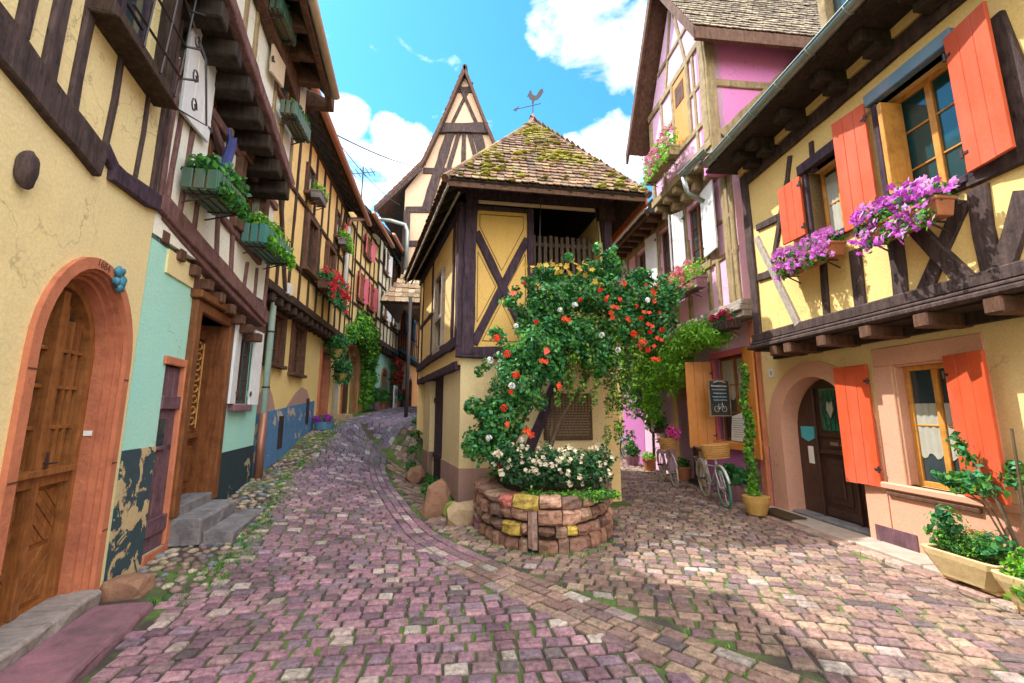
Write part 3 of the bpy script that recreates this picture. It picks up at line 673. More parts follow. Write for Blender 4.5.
# stone slabs along the right house
mS = MB(); u = -5.6
while u < 2.5:
    L = random.uniform(.55, .95); y0 = FR1.W(u, 0, 0).y
    mS.box(FR1, u + .006, min(u + L, 2.55) - .006, -.05, .045 + random.uniform(-.004, .004), .005, .40 + random.uniform(-.02, .03)); u += L
o_ = tag(mS.build('pavement_slabs', 'slab', None, bevel=.012), kind='structure'); o_.location = FR1.A; o_.rotation_euler = (0, 0, R(90 - FR1.h))
mS = MB(); u = -5.6
while u < 2.5:
    L = random.uniform(.2, .32); mS.box(FR1, u + .006, u + L - .006, -.05, .03 + random.uniform(-.004, .006), .44, .58, sc3(random.choice([(.50, .34, .28), (.44, .28, .24), (.56, .42, .36)]), random.uniform(.85, 1.15))); u += L
o_ = tag(mS.build('kerb', 'sett', None, bevel=.01, color=True), kind='structure'); o_.location = FR1.A; o_.rotation_euler = (0, 0, R(90 - FR1.h))
# grass tufts in the joints
mg = MB(); g = random.Random(5)
def tuft(x, y, n, h):
    z = gz(x, y) - .01
    for _ in range(n):
        a = g.uniform(0, 6.28); l = h * g.uniform(.5, 1.2); bx = x + g.gauss(0, .03); by = y + g.gauss(0, .03); w_ = g.uniform(.003, .006)
        ex, ey = bx + math.cos(a) * l * .6, by + math.sin(a) * l * .6
        mg.add([(bx - w_, by, z), (bx + w_, by, z), (ex, ey, z + l)], [(0, 1, 2)], sc3(g.choice(GREEN + LIME[:2]), g.uniform(.8, 1.2)))
for _ in range(420):
    y = g.uniform(3.8, 12.5); x = padedge(y) + g.gauss(.02, .10)
    if x > leftwall(y) + .05: tuft(x, y, g.randint(5, 14), .05)
for _ in range(750):
    y = g.uniform(2, 9); x = g.uniform(-2.8, 0.3) - .35 * max(0, y - 4)
    if padedge(y) < x and near_curve(x, y) < -.1 and math.sin(x * 2.3 + 1) * math.sin(y * 1.6) > -.1: tuft(x, y, g.randint(3, 6), .019)
for _ in range(500):
    s_ = g.uniform(.5, lens[-1] - 1.4); c = cpt(s_); tuft(c[0] + g.gauss(.12, .16), c[1] + g.gauss(.12, .16), g.randint(3, 8), .024)
for _ in range(360):
    y = g.uniform(8, 12.5); x = -.9 - .364 * (y - 7.68) - abs(g.gauss(.1, .22)); tuft(x, y, g.randint(5, 12), .05)
for _ in range(260):
    y = g.uniform(2.2, 6.5); x = g.uniform(.6, 3.9)
    if near_curve(x, y) > .3: tuft(x, y, g.randint(2, 6), .02)
for _ in range(60):
    a = g.uniform(3.2, 6.2); tuft(PC[0] + 1.1 * math.cos(a), PC[1] + 1.76 * math.sin(a), 8, .05)
o = mg.build('joint_grass', 'leaf', None, fix=False, color=True); tag(o, 'short green grass and moss growing between the paving setts', 'grass', kind='stuff')
# ================================================================== RIGHT: golden house
f = FR1
r1 = thing('half_timbered_house', f, 'golden yellow half-timbered house with orange-red shutters, arched brown door and green gutter', 'house', 'half-timbered houses along the two lanes')
DC, DRI, DRO = 1.40, .72, 1.02
m = MB(); wall(f, m, -6, 2.55, -.1, 2.62, [(DC - DRO, DC + DRO, -.1, 2.33), (-.62, .12, .76, 2.14)])
spandrel(f, m, DC, DRO, 1.30, 1.03); m.build('wall', 'r1_low', r1)
m = MB(); arch_ring(f, m, DC, DRO, 1.30, 1.03, DRI, .80, -.1, -.34, .028); m.build('door_surround', 'salmon', r1)
m = MB(); m.box(f, -6, DC - DRO - .003, -.05, .68, 0, .022); m.box(f, .12, .36, .69, 2.14, 0, .022); m.box(f, -.86, -.62, .69, 2.14, 0, .022); m.box(f, -.86, .36, 2.14, 2.36, 0, .022); m.box(f, .098, .119, .762, 2.139, -.15, 0); m.box(f, -.619, -.598, .762, 2.139, -.15, 0); m.box(f, -.597, .097, 2.118, 2.139, -.15, 0)
m.build('window_surround', 'salmon', r1, bevel=.008)
m = MB(); m.box(f, -1.0, .50, .685, .76, -.1, .075); m.build('window_ledge', 'salmon', r1, bevel=.012)
m = MB(); m.box(f, -.62, .36, .615, .66, .0225, .06); m.build('ledge_molding', 'beam_brown', r1, bevel=.008)
m = MB(); m.box(f, .08, .60, .02, .23, .0225, .034); m.build('cellar_hatch', 'mauve_wood', r1, bevel=.004)
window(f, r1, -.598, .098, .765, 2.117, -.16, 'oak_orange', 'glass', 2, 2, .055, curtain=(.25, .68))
shutter(f, r1, .40, .46, 1, .69, 2.18, .04, 6, 'red_shutter', 3); shutter(f, r1, -.52, .46, -1, .76, 2.17, .04, 14, 'red_shutter', 3)
# door
dr = one('door', 'door_brown', r1, lambda m: (arch_fill(f, m, DC, DRI, 1.28, .80, .02, -.30, -.25), m.box(f, DC + .27, DC + .30, .02, 1.95, -.25, -.20), m.box(f, DC - .36, DC - .33, .02, 1.9, -.25, -.20),
    m.box(f, DC - .30, DC + .24, .10, .20, -.25, -.225), m.box(f, DC - .30, DC + .24, .98, 1.03, -.25, -.20), m.box(f, DC - .30, DC + .24, 1.22, 1.26, -.25, -.22),
    m.box(f, DC - .22, DC + .16, .28, .90, -.25, -.225), m.box(f, DC - .14, DC + .08, .38, .80, -.225, -.20), m.box(f, DC - .18, DC + .12, 1.07, 1.19, -.25, -.232)), bevel=.006)
p = MB(); p.box(f, DC - .25, DC + .19, 1.32, 1.93, -.249, -.243); pn = p.build('pane', 'glass_green', dr)
g = MB(); 
for k in range(6):
    uu = DC - .22 + k * .075; g.tube([f.P(uu, 1.32, -.225), f.P(uu + .03 * math.sin(k * 2), 1.6, -.225), f.P(uu, 1.9, -.225)], .007, 5)
for k in range(7):
    cx, cz = DC - .03 + .12 * math.cos(k * 2.4), 1.62 + .19 * math.sin(k * 1.7); g.tube([f.P(cx + .05 * math.cos(a * .7), cz + .06 * math.sin(a * .7), -.22) for a in range(9)], .006, 5)
g.build('iron_grille', 'iron', dr)
m = MB(); m.prism(f, [(DC - .03, 1.5), (DC + .03, 1.62), (DC + .01, 1.74), (DC - .03, 1.70), (DC - .07, 1.74), (DC - .09, 1.62)], -.22, -.205); m.build('ornament', 'lace', dr)
m = MB(); m.box(f, DC - .09, DC + .05, 1.105, 1.15, -.2318, -.222); m.build('letter_slot', 'chrome', dr)
m = MB(); m.tube([f.P(DC - .245, 1.12, -.25), f.P(DC - .245, 1.12, -.19), f.P(DC - .17, 1.12, -.185)], .010, 6); m.build('handle', 'chrome', dr)
m = MB(); m.prism(f, [(DC + .64, 1.36), (DC + .36, 1.36), (DC + .36, 1.19), (DC + .50, 1.13), (DC + .64, 1.19)], -.2495, -.243); m.build('sign_plate', 'cyan', dr)
m = MB(); m.box(f, DC + .42, DC + .53, .80, 1.06, -.2495, -.245); m.build('notice', 'paper', dr)
m = MB(); m.box(f, DC - DRI, DC + DRI, -.02, .07, -.34, -.02); m.build('threshold', 'grey_stone', r1, bevel=.01)
m = MB(); m.box(f, 2.20, 2.32, 2.16, 2.30, .0005, .012); np_ = m.build('number_plate', 'paper', r1, bevel=.003)
text('number', '8', .10, 'ink', np_, f.P(2.26, 2.23, .0125), f.P(-1, 0), (0, 0, 1), .001)
# jetty
m = MB(); m.box(f, -6, 2.05, 2.70, 2.84, -.3, .455); m.box(f, -6, 2.06, 2.65, 2.70, -.2, .485); m.box(f, -6, 2.08, 2.585, 2.65, -.2, .52); m.build('jetty_beam', 'beam_plum', r1, bevel=.018)
for q, px in enumerate((777, 791, 825, 869, 925, 998)):
    uu = f.at(px, 345 - .24 * (px - 777), .42)[0]; m = MB(); m.box(f, uu - .075, uu + .075, 2.43, 2.583, -.2, .50); m.build('joist_end', 'beam_brown', r1, bevel=.015)
for uu in (-2.1, -2.7, -3.4, -4.1, -4.8, -5.5): m = MB(); m.box(f, uu - .075, uu + .075, 2.43, 2.583, -.2, .50); m.build('joist_end', 'beam_brown', r1, bevel=.015)
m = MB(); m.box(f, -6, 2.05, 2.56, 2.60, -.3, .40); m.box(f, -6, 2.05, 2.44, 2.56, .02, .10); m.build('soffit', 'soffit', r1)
O = .40
W1 = (-.03, .55, 3.84, 4.86); W2 = (-1.30, -.56, 3.76, 5.08)
m = MB(); wall(f, m, -6, 2.0, 2.84, 5.62, [W1, W2], .10, O); m.build('upper_wall', 'r1', r1)
m = MB()
def tb(px, w, o1=.035, mm=None, ff=None, off=None, z=None):
    ff = ff or f; off = O if off is None else off; (mm or m).timber(ff, [ff.at(a, b, off) for a, b in px], w, off - .03, off + o1)
m.timber(f, [(1.90, 2.84), (1.90, 5.6)], .17, O - .03, O + .045)
tb([(788, 180), (774, 262)], .09); tb([(758, 228), (788, 213)], .12); tb([(759, 278), (790, 268)], .12); tb([(824, 262), (828, 318)], .11)
tb([(856, 250), (862, 311)], .15); tb([(896, 238), (903, 297)], .16); tb([(918, 228), (968, 280)], .15, .05); tb([(964, 200), (925, 292)], .15, .03)
tb([(978, 188), (993, 273)], .17); tb([(1028, 190), (1006, 266)], .17); tb([(812, 142), (814, 172)], .07); tb([(791, 156), (787, 190)], .07)
tb([(994, 20), (1020, 90), (1030, 150)], .20, .05); tb([(970, 178), (1030, 152)], .18, .045)
m.timber(f, [(1.95, 5.50), (-6, 5.50)], .20, O - .03, O + .05)
for uu in (-2.4, -3.2, -4.0, -4.9, -5.8): m.timber(f, [(uu, 2.84), (uu, 5.4)], .16, O - .03, O + .035)
m.timber(f, [(-1.7, 3.7), (-6, 3.7)], .16, O - .03, O + .04); m.timber(f, [(1.80, 3.74), (.6, 3.74)], .10, O - .03, O + .02); m.timber(f, [(-.05, 3.74), (-1.3, 3.7)], .12, O - .03, O + .03)
m.build('timber_frame', 'beam_plum', r1)
m = MB(); m.timber(f, [f.at(758, 238, O), f.at(800, 325, O)], .10, O - .03, O + .055); m.build('brace', 'beam_grey', r1, )
for (a, b, c, d), lm in ((W1, 'beam_violet'), (W2, 'blue_lintel')):
    m = MB(); m.box(f, a - .09, b + .11, d, d + .15, O - .1, O + .085); m.build('lintel', lm, r1, bevel=.01)
    m = MB(); m.box(f, a - .07, a, c - .05, d, O - .28, O + .05); m.box(f, b, b + .07, c - .05, d, O - .28, O + .05); m.box(f, a, b, c - .07, c, O - .28, O + .06); m.build('window_surround', 'beam_violet', r1, bevel=.008)
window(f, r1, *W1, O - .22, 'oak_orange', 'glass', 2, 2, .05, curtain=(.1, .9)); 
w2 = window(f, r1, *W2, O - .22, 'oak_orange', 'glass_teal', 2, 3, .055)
m = MB(); m.box(f, -.66, -.61, 3.85, 5.0, O - .16, O + .10); m.box(f, -.86, -.66, 3.85, 3.90, O - .12, O + .02); m.build('open_casement', 'oak_orange', w2, bevel=.005)
shutter(f, r1, .60, .40, 1, 3.98, 4.84, O + .07, 5, planks=3); shutter(f, r1, -.46, .40, 1, 3.72, 5.14, O + .07, 8, planks=3); shutter(f, r1, -1.34, .40, -1, 3.74, 5.14, O + .06, 10, planks=3)
# eaves
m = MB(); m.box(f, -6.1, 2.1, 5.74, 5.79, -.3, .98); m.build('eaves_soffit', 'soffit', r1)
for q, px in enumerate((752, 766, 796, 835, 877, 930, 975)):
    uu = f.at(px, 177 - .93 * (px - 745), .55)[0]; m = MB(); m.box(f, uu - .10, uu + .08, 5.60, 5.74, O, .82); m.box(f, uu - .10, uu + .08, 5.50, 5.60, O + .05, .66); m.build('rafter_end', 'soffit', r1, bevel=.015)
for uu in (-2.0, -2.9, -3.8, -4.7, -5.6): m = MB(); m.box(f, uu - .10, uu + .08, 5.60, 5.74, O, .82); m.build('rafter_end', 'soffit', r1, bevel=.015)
m = MB(); m.box(f, -6, 1.98, 5.62, 5.735, .12, O + .06); m.build('frieze', 'r1', r1)
def gutter(ff, root, u0, u1, z, o, r=.075, mat='zinc', name='gutter', z1=None):
    m = MB(); z1 = z if z1 is None else z1; n = max(2, int(abs(u1 - u0) / .5)); prof = [(math.cos(a), math.sin(a)) for a in [math.pi + math.pi * k / 8 for k in range(9)]]
    V = []; F = []
    for i in range(n + 1):
        t = i / n; uu = u0 + (u1 - u0) * t; zz = z + (z1 - z) * t
        V += [ff.P(uu, zz + b * r, o + a * r) for a, b in prof] + [ff.P(uu, zz + b * (r - .008), o + a * (r - .008)) for a, b in prof[::-1]]
    for i in range(n):
        for k in range(18): F.append((i * 18 + k, i * 18 + (k + 1) % 18, i * 18 + 18 + (k + 1) % 18, i * 18 + 18 + k))
    F += [tuple(range(18)), tuple(range(n * 18 + 17, n * 18 - 1, -1))]; m.add(V, F)
    m.tube([ff.P(u0, z + .005, o + r), ff.P(u1, z1 + .005, o + r)], .014, 6)
    g_ = m.build(name, mat, root, smooth=False); b = MB(); k = int(abs(u1 - u0) / .55) + 1
    for i in range(k):
        t = (i + .5) / k; uu = u0 + (u1 - u0) * t; zz = z + (z1 - z) * t; b.tube([ff.P(uu, zz + math.sin(a) * (r + .006), o + math.cos(a) * (r + .006)) for a in [math.pi + math.pi * q / 8 for q in range(9)]], .009, 5)
    each(b, 'gutter_bracket', mat, g_); return g_
gutter(f, r1, -6.1, 2.0, 5.85, 1.02)
m = MB(); m.box(f, -6.1, 2.08, 5.79, 5.86, .86, .94); m.build('fascia', 'beam_brown', r1)
rf = MB(); RA = [f.P(-6.1, 5.86, .98), f.P(2.08, 5.86, .98), f.P(2.08, 9.2, -2.4), f.P(-6.1, 9.2, -2.4)]
slab(rf, *RA, t=.06); slab(rf, f.P(-6.1, 5.86, -5.8), f.P(2.08, 5.86, -5.8), f.P(2.08, 9.2, -2.4), f.P(-6.1, 9.2, -2.4), t=.06); ro = rf.build('roof', 'soffit', r1)
tm = MB(); tiles(tm, RA[1], RA[0], RA[2], RA[3], .17, .16); tm.build('roof_tiles', 'tile', ro, fix=False, color=True)
house_body(f, r1, -6, 2.5, -.1, 5.7, 5.4, 'r1'); m = MB(); m.box(f, -6, 2.5, 2.62, 2.70, -5, -.36); m.build('floor_slab', 'room_dark', r1)
# dormer
dm = one('dormer', 'beam_olive', r1, lambda m: (m.box(f, -.95, -.83, 6.6, 8.2, -.1, .02), m.box(f, .35, .47, 6.6, 8.2, -.1, .02), m.box(f, -.83, .35, 7.9, 8.05, -.1, .0), m.box(f, -1.1, .6, 8.2, 8.3, -1.5, .2)), bevel=.01)
m = MB(); m.box(f, -.83, .35, 6.6, 7.9, -.16, -.12); m.build('pane', 'glass', dm); m = MB(); m.box(f, -.95, .47, 6.3, 8.2, -1.4, -.17); m.build('dormer_wall', 'r1', dm)

# ================================================================== RIGHT: pink house
f = FR2
r2 = thing('half_timbered_house', f, 'tall pink half-timbered house with white shutters and a gable turned to the lane', 'house', 'half-timbered houses along the two lanes')
AW = (.20, 1.22, 1.02, 2.66)
m = MB(); wall(f, m, -.22, 6.6, -.1, 3.25, [AW, (2.05, 2.95, -.1, 2.35), (4.0, 4.7, 1.1, 2.3)]); spandrel(f, m, 2.5, .45, 1.85, .5); m.build('wall', 'pink', r2)
m = MB(); m.box(f, -.22, 1.85, -.1, 1.0, 0, .012); m.build('lower_wall', 'magenta', r2); m = MB(); m.box(f, 5.0, 6.62, -.1, 2.9, 0, .012); m.build('lower_wall', 'magenta', r2)
m = MB(); arch_ring(f, m, 2.5, .62, 1.85, .68, .45, .50, -.1, -.3, .03); m.build('door_surround', 'yellow_far', r2)
m = MB(); m.box(f, 2.12, 2.88, 0, 2.3, -.34, -.30); dd = m.build('door', 'oak_dark', r2); m = MB(); m.box(f, 2.2, 2.8, 1.2, 2.1, -.298, -.29); m.build('pane', 'glass', dd)
m = MB(); m.box(f, AW[0] - .1, AW[1] + .1, AW[3], AW[3] + .12, -.1, .06); m.box(f, AW[1], AW[1] + .12, AW[2], AW[3], -.1, .05); m.build('window_surround', 'rose_shutter', r2, bevel=.01)
m = MB(); m.box(f, AW[0] - .1, AW[1] + .15, AW[2] - .14, AW[2], -.1, .12); m.build('window_sill', 'orange_shutter', r2, bevel=.01)
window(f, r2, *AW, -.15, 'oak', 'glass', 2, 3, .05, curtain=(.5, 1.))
m = MB(); a = [(.35, 1.04), (.80, 1.04), (.72, 1.50), (.35, 1.58)]; m.prism(f, a, .02, .035); mn = m.build('menu_sheet', 'paper', r2)
m = MB()
for k in range(9): m.box(f, .40, .74 - .02 * (k % 3), 1.12 + k * .042, 1.126 + k * .042, .0355, .037)
m.build('menu_lines', 'slate', mn)
shutter(f, r2, .17, .40, -1, .78, 2.75, .06, 12, 'orange_shutter', 3); s = shutter(f, r2, 1.30, .52, 1, .86, 2.62, .05, 76, 'orange_shutter', 3)
m = MB(); m.box(f, -.22, -.06, 0, 3.2, .013, .10); m.build('corner_post', 'sandred', r2, bevel=.015)
m = MB(); m.box(f, .02, .12, 1.20, 1.38, .16, .19); m.build('mailbox', 'iron', r2, bevel=.004)
m = MB(); m.box(f, 1.385, 1.39, 1.15, 1.85, .40, .52); m.build('notice', 'paper', r2)
# upper storey
O = .30
m = MB(); m.box(f, -.3, 6.6, 3.25, 3.36, -.3, O + .03); m.box(f, -.3, 6.6, 3.36, 3.46, -.3, O + .09); m.box(f, -.3, 6.6, 3.46, 3.56, -.3, O + .05); m.build('jetty_beam', 'beam_grey', r2, bevel=.015)
UW1 = (.72, 1.38, 4.58, 6.0); UW2 = (2.10, 2.75, 4.68, 6.05); UW3 = (3.6, 4.2, 4.75, 6.0)
m = MB(); wall(f, m, -.3, 6.6, 3.56, 6.35, [UW1, UW2, UW3], -.1, O); m.build('upper_wall', 'pink', r2)
m = MB()
for uu in (-.22, .0): m.timber(f, [(uu, 3.56), (uu, 6.35)], .12, O - .03, O + .04)
for uu, zz in ((-.08, 4.4), (.35, 3.56), (3.05, 3.56), (4.9, 3.56), (6.5, 3.56)): m.timber(f, [(uu, 3.56), (uu, 6.35)], .10, O - .03, O + .035)
for a in (UW1, UW2, UW3):
    for uu in (a[0] - .06, a[1] + .06): m.timber(f, [(uu, 3.56), (uu, 6.35)], .12, O - .03, O + .04)
    m.timber(f, [(a[0] - .2, a[2] - .08), (a[1] + .2, a[2] - .08)], .16, O - .03, O + .07)
m.timber(f, [(-.3, 6.2), (6.6, 6.2)], .2, O - .03, O + .05); m.timber(f, [(-.3, 4.5), (.66, 4.5)], .1, O - .03, O + .03); m.timber(f, [(-.2, 5.2), (.3, 5.2)], .08, O - .03, O + .03); m.timber(f, [(4.3, 4.8), (6.6, 4.8)], .12, O - .03, O + .03)
m.build('timber_frame', 'beam_olive', r2)
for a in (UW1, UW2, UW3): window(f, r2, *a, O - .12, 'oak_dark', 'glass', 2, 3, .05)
shutter(f, r2, .68, .58, -1, 4.66, 6.05, O + .05, 8, 'white_shutter'); shutter(f, r2, 1.42, .30, 1, 4.66, 6.05, O + .05, 30, 'white_shutter')
shutter(f, r2, 2.04, .30, -1, 4.75, 6.12, O + .05, 30, 'white_shutter'); shutter(f, r2, 2.82, .50, 1, 4.75, 6.12, O + .05, 8, 'white_shutter')
# gable storey
O = .70; GA, GB, GL = .72, 11.1, (-.42, 8.75, 2.38, 8.35)
m = MB()
m.prism(f, [(-.36, 6.45), (2.10, 6.45), (2.10, 8.6), (GA, 10.9), (-.36, 8.85)], O - .3, O); m.build('gable_wall', 'pink', r2)
m = MB()
for k in range(6):
    uu = -.25 + k * .45; m.box(f, uu - .07, uu + .07, 6.28, 6.42, 0, O + .02)
    m.prism(f, [(uu - .06, 6.28), (uu + .06, 6.28), (uu + .06, 6.1), (uu - .06, 6.1)], .3, O - .15)
each(m, 'corbel', 'beam_olive', r2, bevel=.012)
m = MB(); m.box(f, -.40, 2.16, 6.42, 6.60, -.1, O + .05); m.build('jetty_beam', 'beam_olive', r2, bevel=.015)
m = MB()
def t2(pts, w, o1=.04): m.timber(f, pts, w, O - .03, O + o1)
t2([(-.28, 6.6), (-.28, 8.85)], .18, .05); t2([(2.02, 6.6), (2.02, 8.6)], .14); t2([(-.36, 7.05), (2.1, 7.05)], .13); t2([(-.36, 8.75), (2.1, 8.75)], .16, .045); t2([(.90, 7.05), (.90, 8.7)], .1); t2([(.25, 7.05), (.25, 8.7)], .1)
t2([(.05, 6.6), (.05, 8.7)], .08, .03); t2([(1.45, 6.6), (1.45, 8.7)], .09, .03); t2([(-.36, 7.9), (.25, 7.9)], .1, .03); t2([(.9, 7.9), (2.1, 7.9)], .1, .03); t2([(1.2, 8.8), (.72, 10.7)], .09, .03); t2([(.3, 8.8), (.72, 10.7)], .09, .03); t2([(.1, 9.5), (1.5, 9.5)], .1, .035)
m.build('timber_frame', 'beam_olive', r2)
m = MB(); m.box(f, .31, .84, 7.12, 8.66, O + .002, O + .03); hs = m.build('hatch', 'orange_shutter', r2, bevel=.006); m = MB(); m.box(f, .40, .76, 8.05, 8.5, O + .0305, O + .04); m.build('grille', 'beam_brown', hs)
# side wall facing the camera (perpendicular to the lane)
w0 = f.W(-.36, 0, O); fs = Fr((w0.x, w0.y), f.h + 90, -1)     # u runs away from the lane, normal towards the camera
ro_ = r2
def tow(m):   # vertices from side frame to parent frame
    c = fs; out_ = []
    for v in m.v:
        p = c.A + c.u * v[0] + Vector((-c.u.y, c.u.x, 0)) * v[1] + Vector((0, 0, v[2])); d = p - f.A
        out_.append((d.dot(f.u), d.dot(Vector((-f.u.y, f.u.x, 0))), p.z))
    m.v = out_; return m
m = MB(); m.box(fs, -.002, 5.2, 6.0, 8.80, -.3, 0); tow(m).build('side_wall', 'pinkhot', r2)
m = MB(); m.timber(fs, [(.07, 6.0), (.07, 8.8)], .2, -.03, .05); m.timber(fs, [(.15, 7.75), (5.1, 7.75)], .16, -.03, .04); m.timber(fs, [(.2, 6.65), (2.3, 8.75)], .17, -.03, .05); m.timber(fs, [(0, 8.72), (5.2, 8.72)], .18, -.03, .06); m.timber(fs, [(2.6, 6.), (2.6, 8.7)], .14, -.03, .04)
m.timber(fs, [(4.4, 6.), (4.4, 8.7)], .14, -.03, .04); tow(m).build('side_timber_frame', 'beam_olive', r2)
# gable roof, ridge running away from the lane
D = -5.; OF = O + .42
Rg = (GA, 11.25); Ra = (-.78, 8.52); Rb = (2.62, 8.12)
rf = MB(); slab(rf, f.P(Ra[0], Ra[1], OF), f.P(Ra[0], Ra[1], D), f.P(*Rg, D), f.P(*Rg, OF), t=.09); slab(rf, f.P(Rb[0], Rb[1], OF), f.P(Rb[0], Rb[1], D), f.P(*Rg, D), f.P(*Rg, OF), t=.09); ro = rf.build('roof', 'beam_brown', r2)
tm = MB(); tiles(tm, f.P(Ra[0], Ra[1], OF), f.P(Ra[0], Ra[1], D), f.P(*Rg, OF), f.P(*Rg, D), .15, .15, [(.36, .30, .22), (.30, .25, .19), (.42, .36, .27), (.26, .21, .17)]); tiles(tm, f.P(Rb[0], Rb[1], D), f.P(Rb[0], Rb[1], OF), f.P(*Rg, D), f.P(*Rg, OF), .16, .16); tm.build('roof_tiles', 'tile', ro, fix=False, color=True)
m = MB()
for (A_, B_) in ((Ra, Rg), (Rb, Rg)):
    a, b = Vector(A_), Vector(B_); q = (b - a).normalized(); n_ = Vector((-q.y, q.x)) * (1 if A_ is Rb else -1); 
    m.prism(f, [tuple(a), tuple(b), tuple(b - Vector((0, .3))), tuple(a - Vector((0, .26)))], OF - .03, OF + .03)
m.build('bargeboard', 'beam_brown', ro)
m = MB(); m.box(f, Ra[0] - .02, Ra[0] + .05, Ra[1] - .26, Ra[1] - .02, D, OF); m.build('eaves_board', 'beam_brown', ro)
# lower roof behind the gable, seen over the lane
m = MB(); A_, B_, C_, D_ = f.P(2.2, 6.45, .95), f.P(7.4, 6.45, .95), f.P(7.4, 9.1, -2), f.P(2.2, 9.1, -2); slab(m, A_, B_, C_, D_, t=.08); m.box(f, 2.2, 7.4, 6.28, 6.42, .80, .88); m.box(f, 2.2, 7.4, 6.35, 6.39, -.2, .95)
m.build('rear_roof', 'beam_brown', r2); m = MB()
for k in range(12): uu = 2.4 + k * .42; m.box(f, uu - .06, uu + .06, 6.22, 6.34, .1, .79)
each(m, 'rafter', 'beam_brown', r2); tm = MB(); tiles(tm, B_, A_, C_, D_, .17, .17); tm.build('rear_roof_tiles', 'tile', r2, fix=False, color=True)
gutter(f, r2, 1.9, 7.4, 6.36, 1.02, .07, 'pipe_white')
gutter(f, r2, -1.0, -.1, 5.92, 1.18, .07, 'zinc', 'gutter', 5.98); m = MB(); m.tube([f.P(-.15, 5.9, 1.18), f.P(-.13, 5.6, 1.1), f.P(-.13, 5.45, .8)], .045, 8); m.build('downpipe', 'zinc', r2, smooth=True)
m = MB(); m.box(f, -.22, .03, -.1, 6.0, -5, -.36); m.box(f, 6.35, 6.6, -.1, 6.4, -5, -.36); m.box(f, .03, 6.35, -.1, 6.4, -5, -4.75); m.build('rear_wall', 'pink', r2)
m = MB(); m.box(f, 2.1, 2.35, 6.4, 8.5, -5, O - .31); m.build('gable_side_wall', 'pink', r2)

# ================================================================== far right: ochre house closing the lane
f = Fr((.2, 17.5), 84, -1)
h = thing('house', f, 'plain yellow house closing the end of the right-hand lane', 'house')
m = MB(); wall(f, m, 0, 6.5, -.1, 5.6, [(1.6, 2.5, -.1, 2.1), (3.0, 3.7, 2.9, 4.1), (1.2, 1.9, 2.9, 4.1)], -.4, 0); m.build('wall', 'yellow_far', h)
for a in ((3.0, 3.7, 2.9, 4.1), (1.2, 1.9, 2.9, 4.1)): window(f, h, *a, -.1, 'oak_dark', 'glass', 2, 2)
m = MB(); m.box(f, 1.6, 2.5, 0, 2.1, -.2, -.15); m.build('door', 'door_brown', h)
house_body(f, h, 0, 6.5, -.1, 5.6, 5, 'yellow_far'); m = MB(); slab(m, f.P(-.3, 5.5, .4), f.P(6.8, 5.5, .4), f.P(6.8, 8, -2.5), f.P(-.3, 8, -2.5)); slab(m, f.P(-.3, 5.5, -5.4), f.P(6.8, 5.5, -5.4), f.P(6.8, 8, -2.5), f.P(-.3, 8, -2.5)); ro = m.build('roof', 'rust_board', h)
tm = MB(); tiles(tm, f.P(6.8, 5.5, .4), f.P(-.3, 5.5, .4), f.P(6.8, 8, -2.5), f.P(-.3, 8, -2.5), .3, .25); tm.build('roof_tiles', 'tile', ro, fix=False, color=True)
# ================================================================== LEFT: near yellow house with the arched door
f = F1
h = thing('half_timbered_house', f, 'pale yellow house with a big arched oak door framed in orange sandstone', 'house', 'half-timbered houses along the two lanes')
AC, AO, AI = 5.50, .59, .43
WN = (5.02, 5.82, 4.62, 6.0)
m = MB(); wall(f, m, -3, 6.22, -.3, 8.6, [(AC - AO, AC + AO, -.3, 2.0 + .76), WN], -.45, 0); spandrel(f, m, AC, AO, 2.0, .76, -.45); m.build('wall', 'yellow_near', h)
m = MB(); arch_ring(f, m, AC, AO + .01, 2.0, .77, AO - .075, .685, -.3, -.04, .035); m.build('door_surround', 'sandred', h)
m = MB(); arch_ring(f, m, AC, AO - .075, 2.0, .685, AO - .10, .66, -.3, -.06, .005); arch_ring(f, m, AC, AO - .09, 2.0, .67, AO - .125, .63, -.3, -.3, -.03); arch_ring(f, m, AC, AO - .12, 2.0, .64, AI, .60, -.3, -.3, -.075); m.build('door_jamb', 'sandred2', h)
m = MB(); P_ = [(AC - AO + .02 - .05, z) for z in (0, 0)]
for z in (.62, 1.16, 1.86): m.box(f, AC + AO - .07, AC + AO + .004, z, z + .012, .0352, .038); m.box(f, AC - AO - .004, AC - AO + .07, z, z + .012, .0352, .038)
m.build('stone_joints', 'ink', h)
d = MB(); o0 = -.27
arch_ring(f, d, AC, AI + .01, 2.0, .60, AI - .06, .53, .12, o0, o0 + .12)
d.box(f, AC - AI, AC + AI, .12, .20, o0, o0 + .10); d.box(f, AC - .035, AC + .035, .2, 2.5, o0, o0 + .115); d.box(f, AC - AI + .06, AC + AI - .06, 1.06, 1.14, o0, o0 + .11); d.box(f, AC - AI + .06, AC + AI - .06, 1.14, 1.18, o0, o0 + .15)
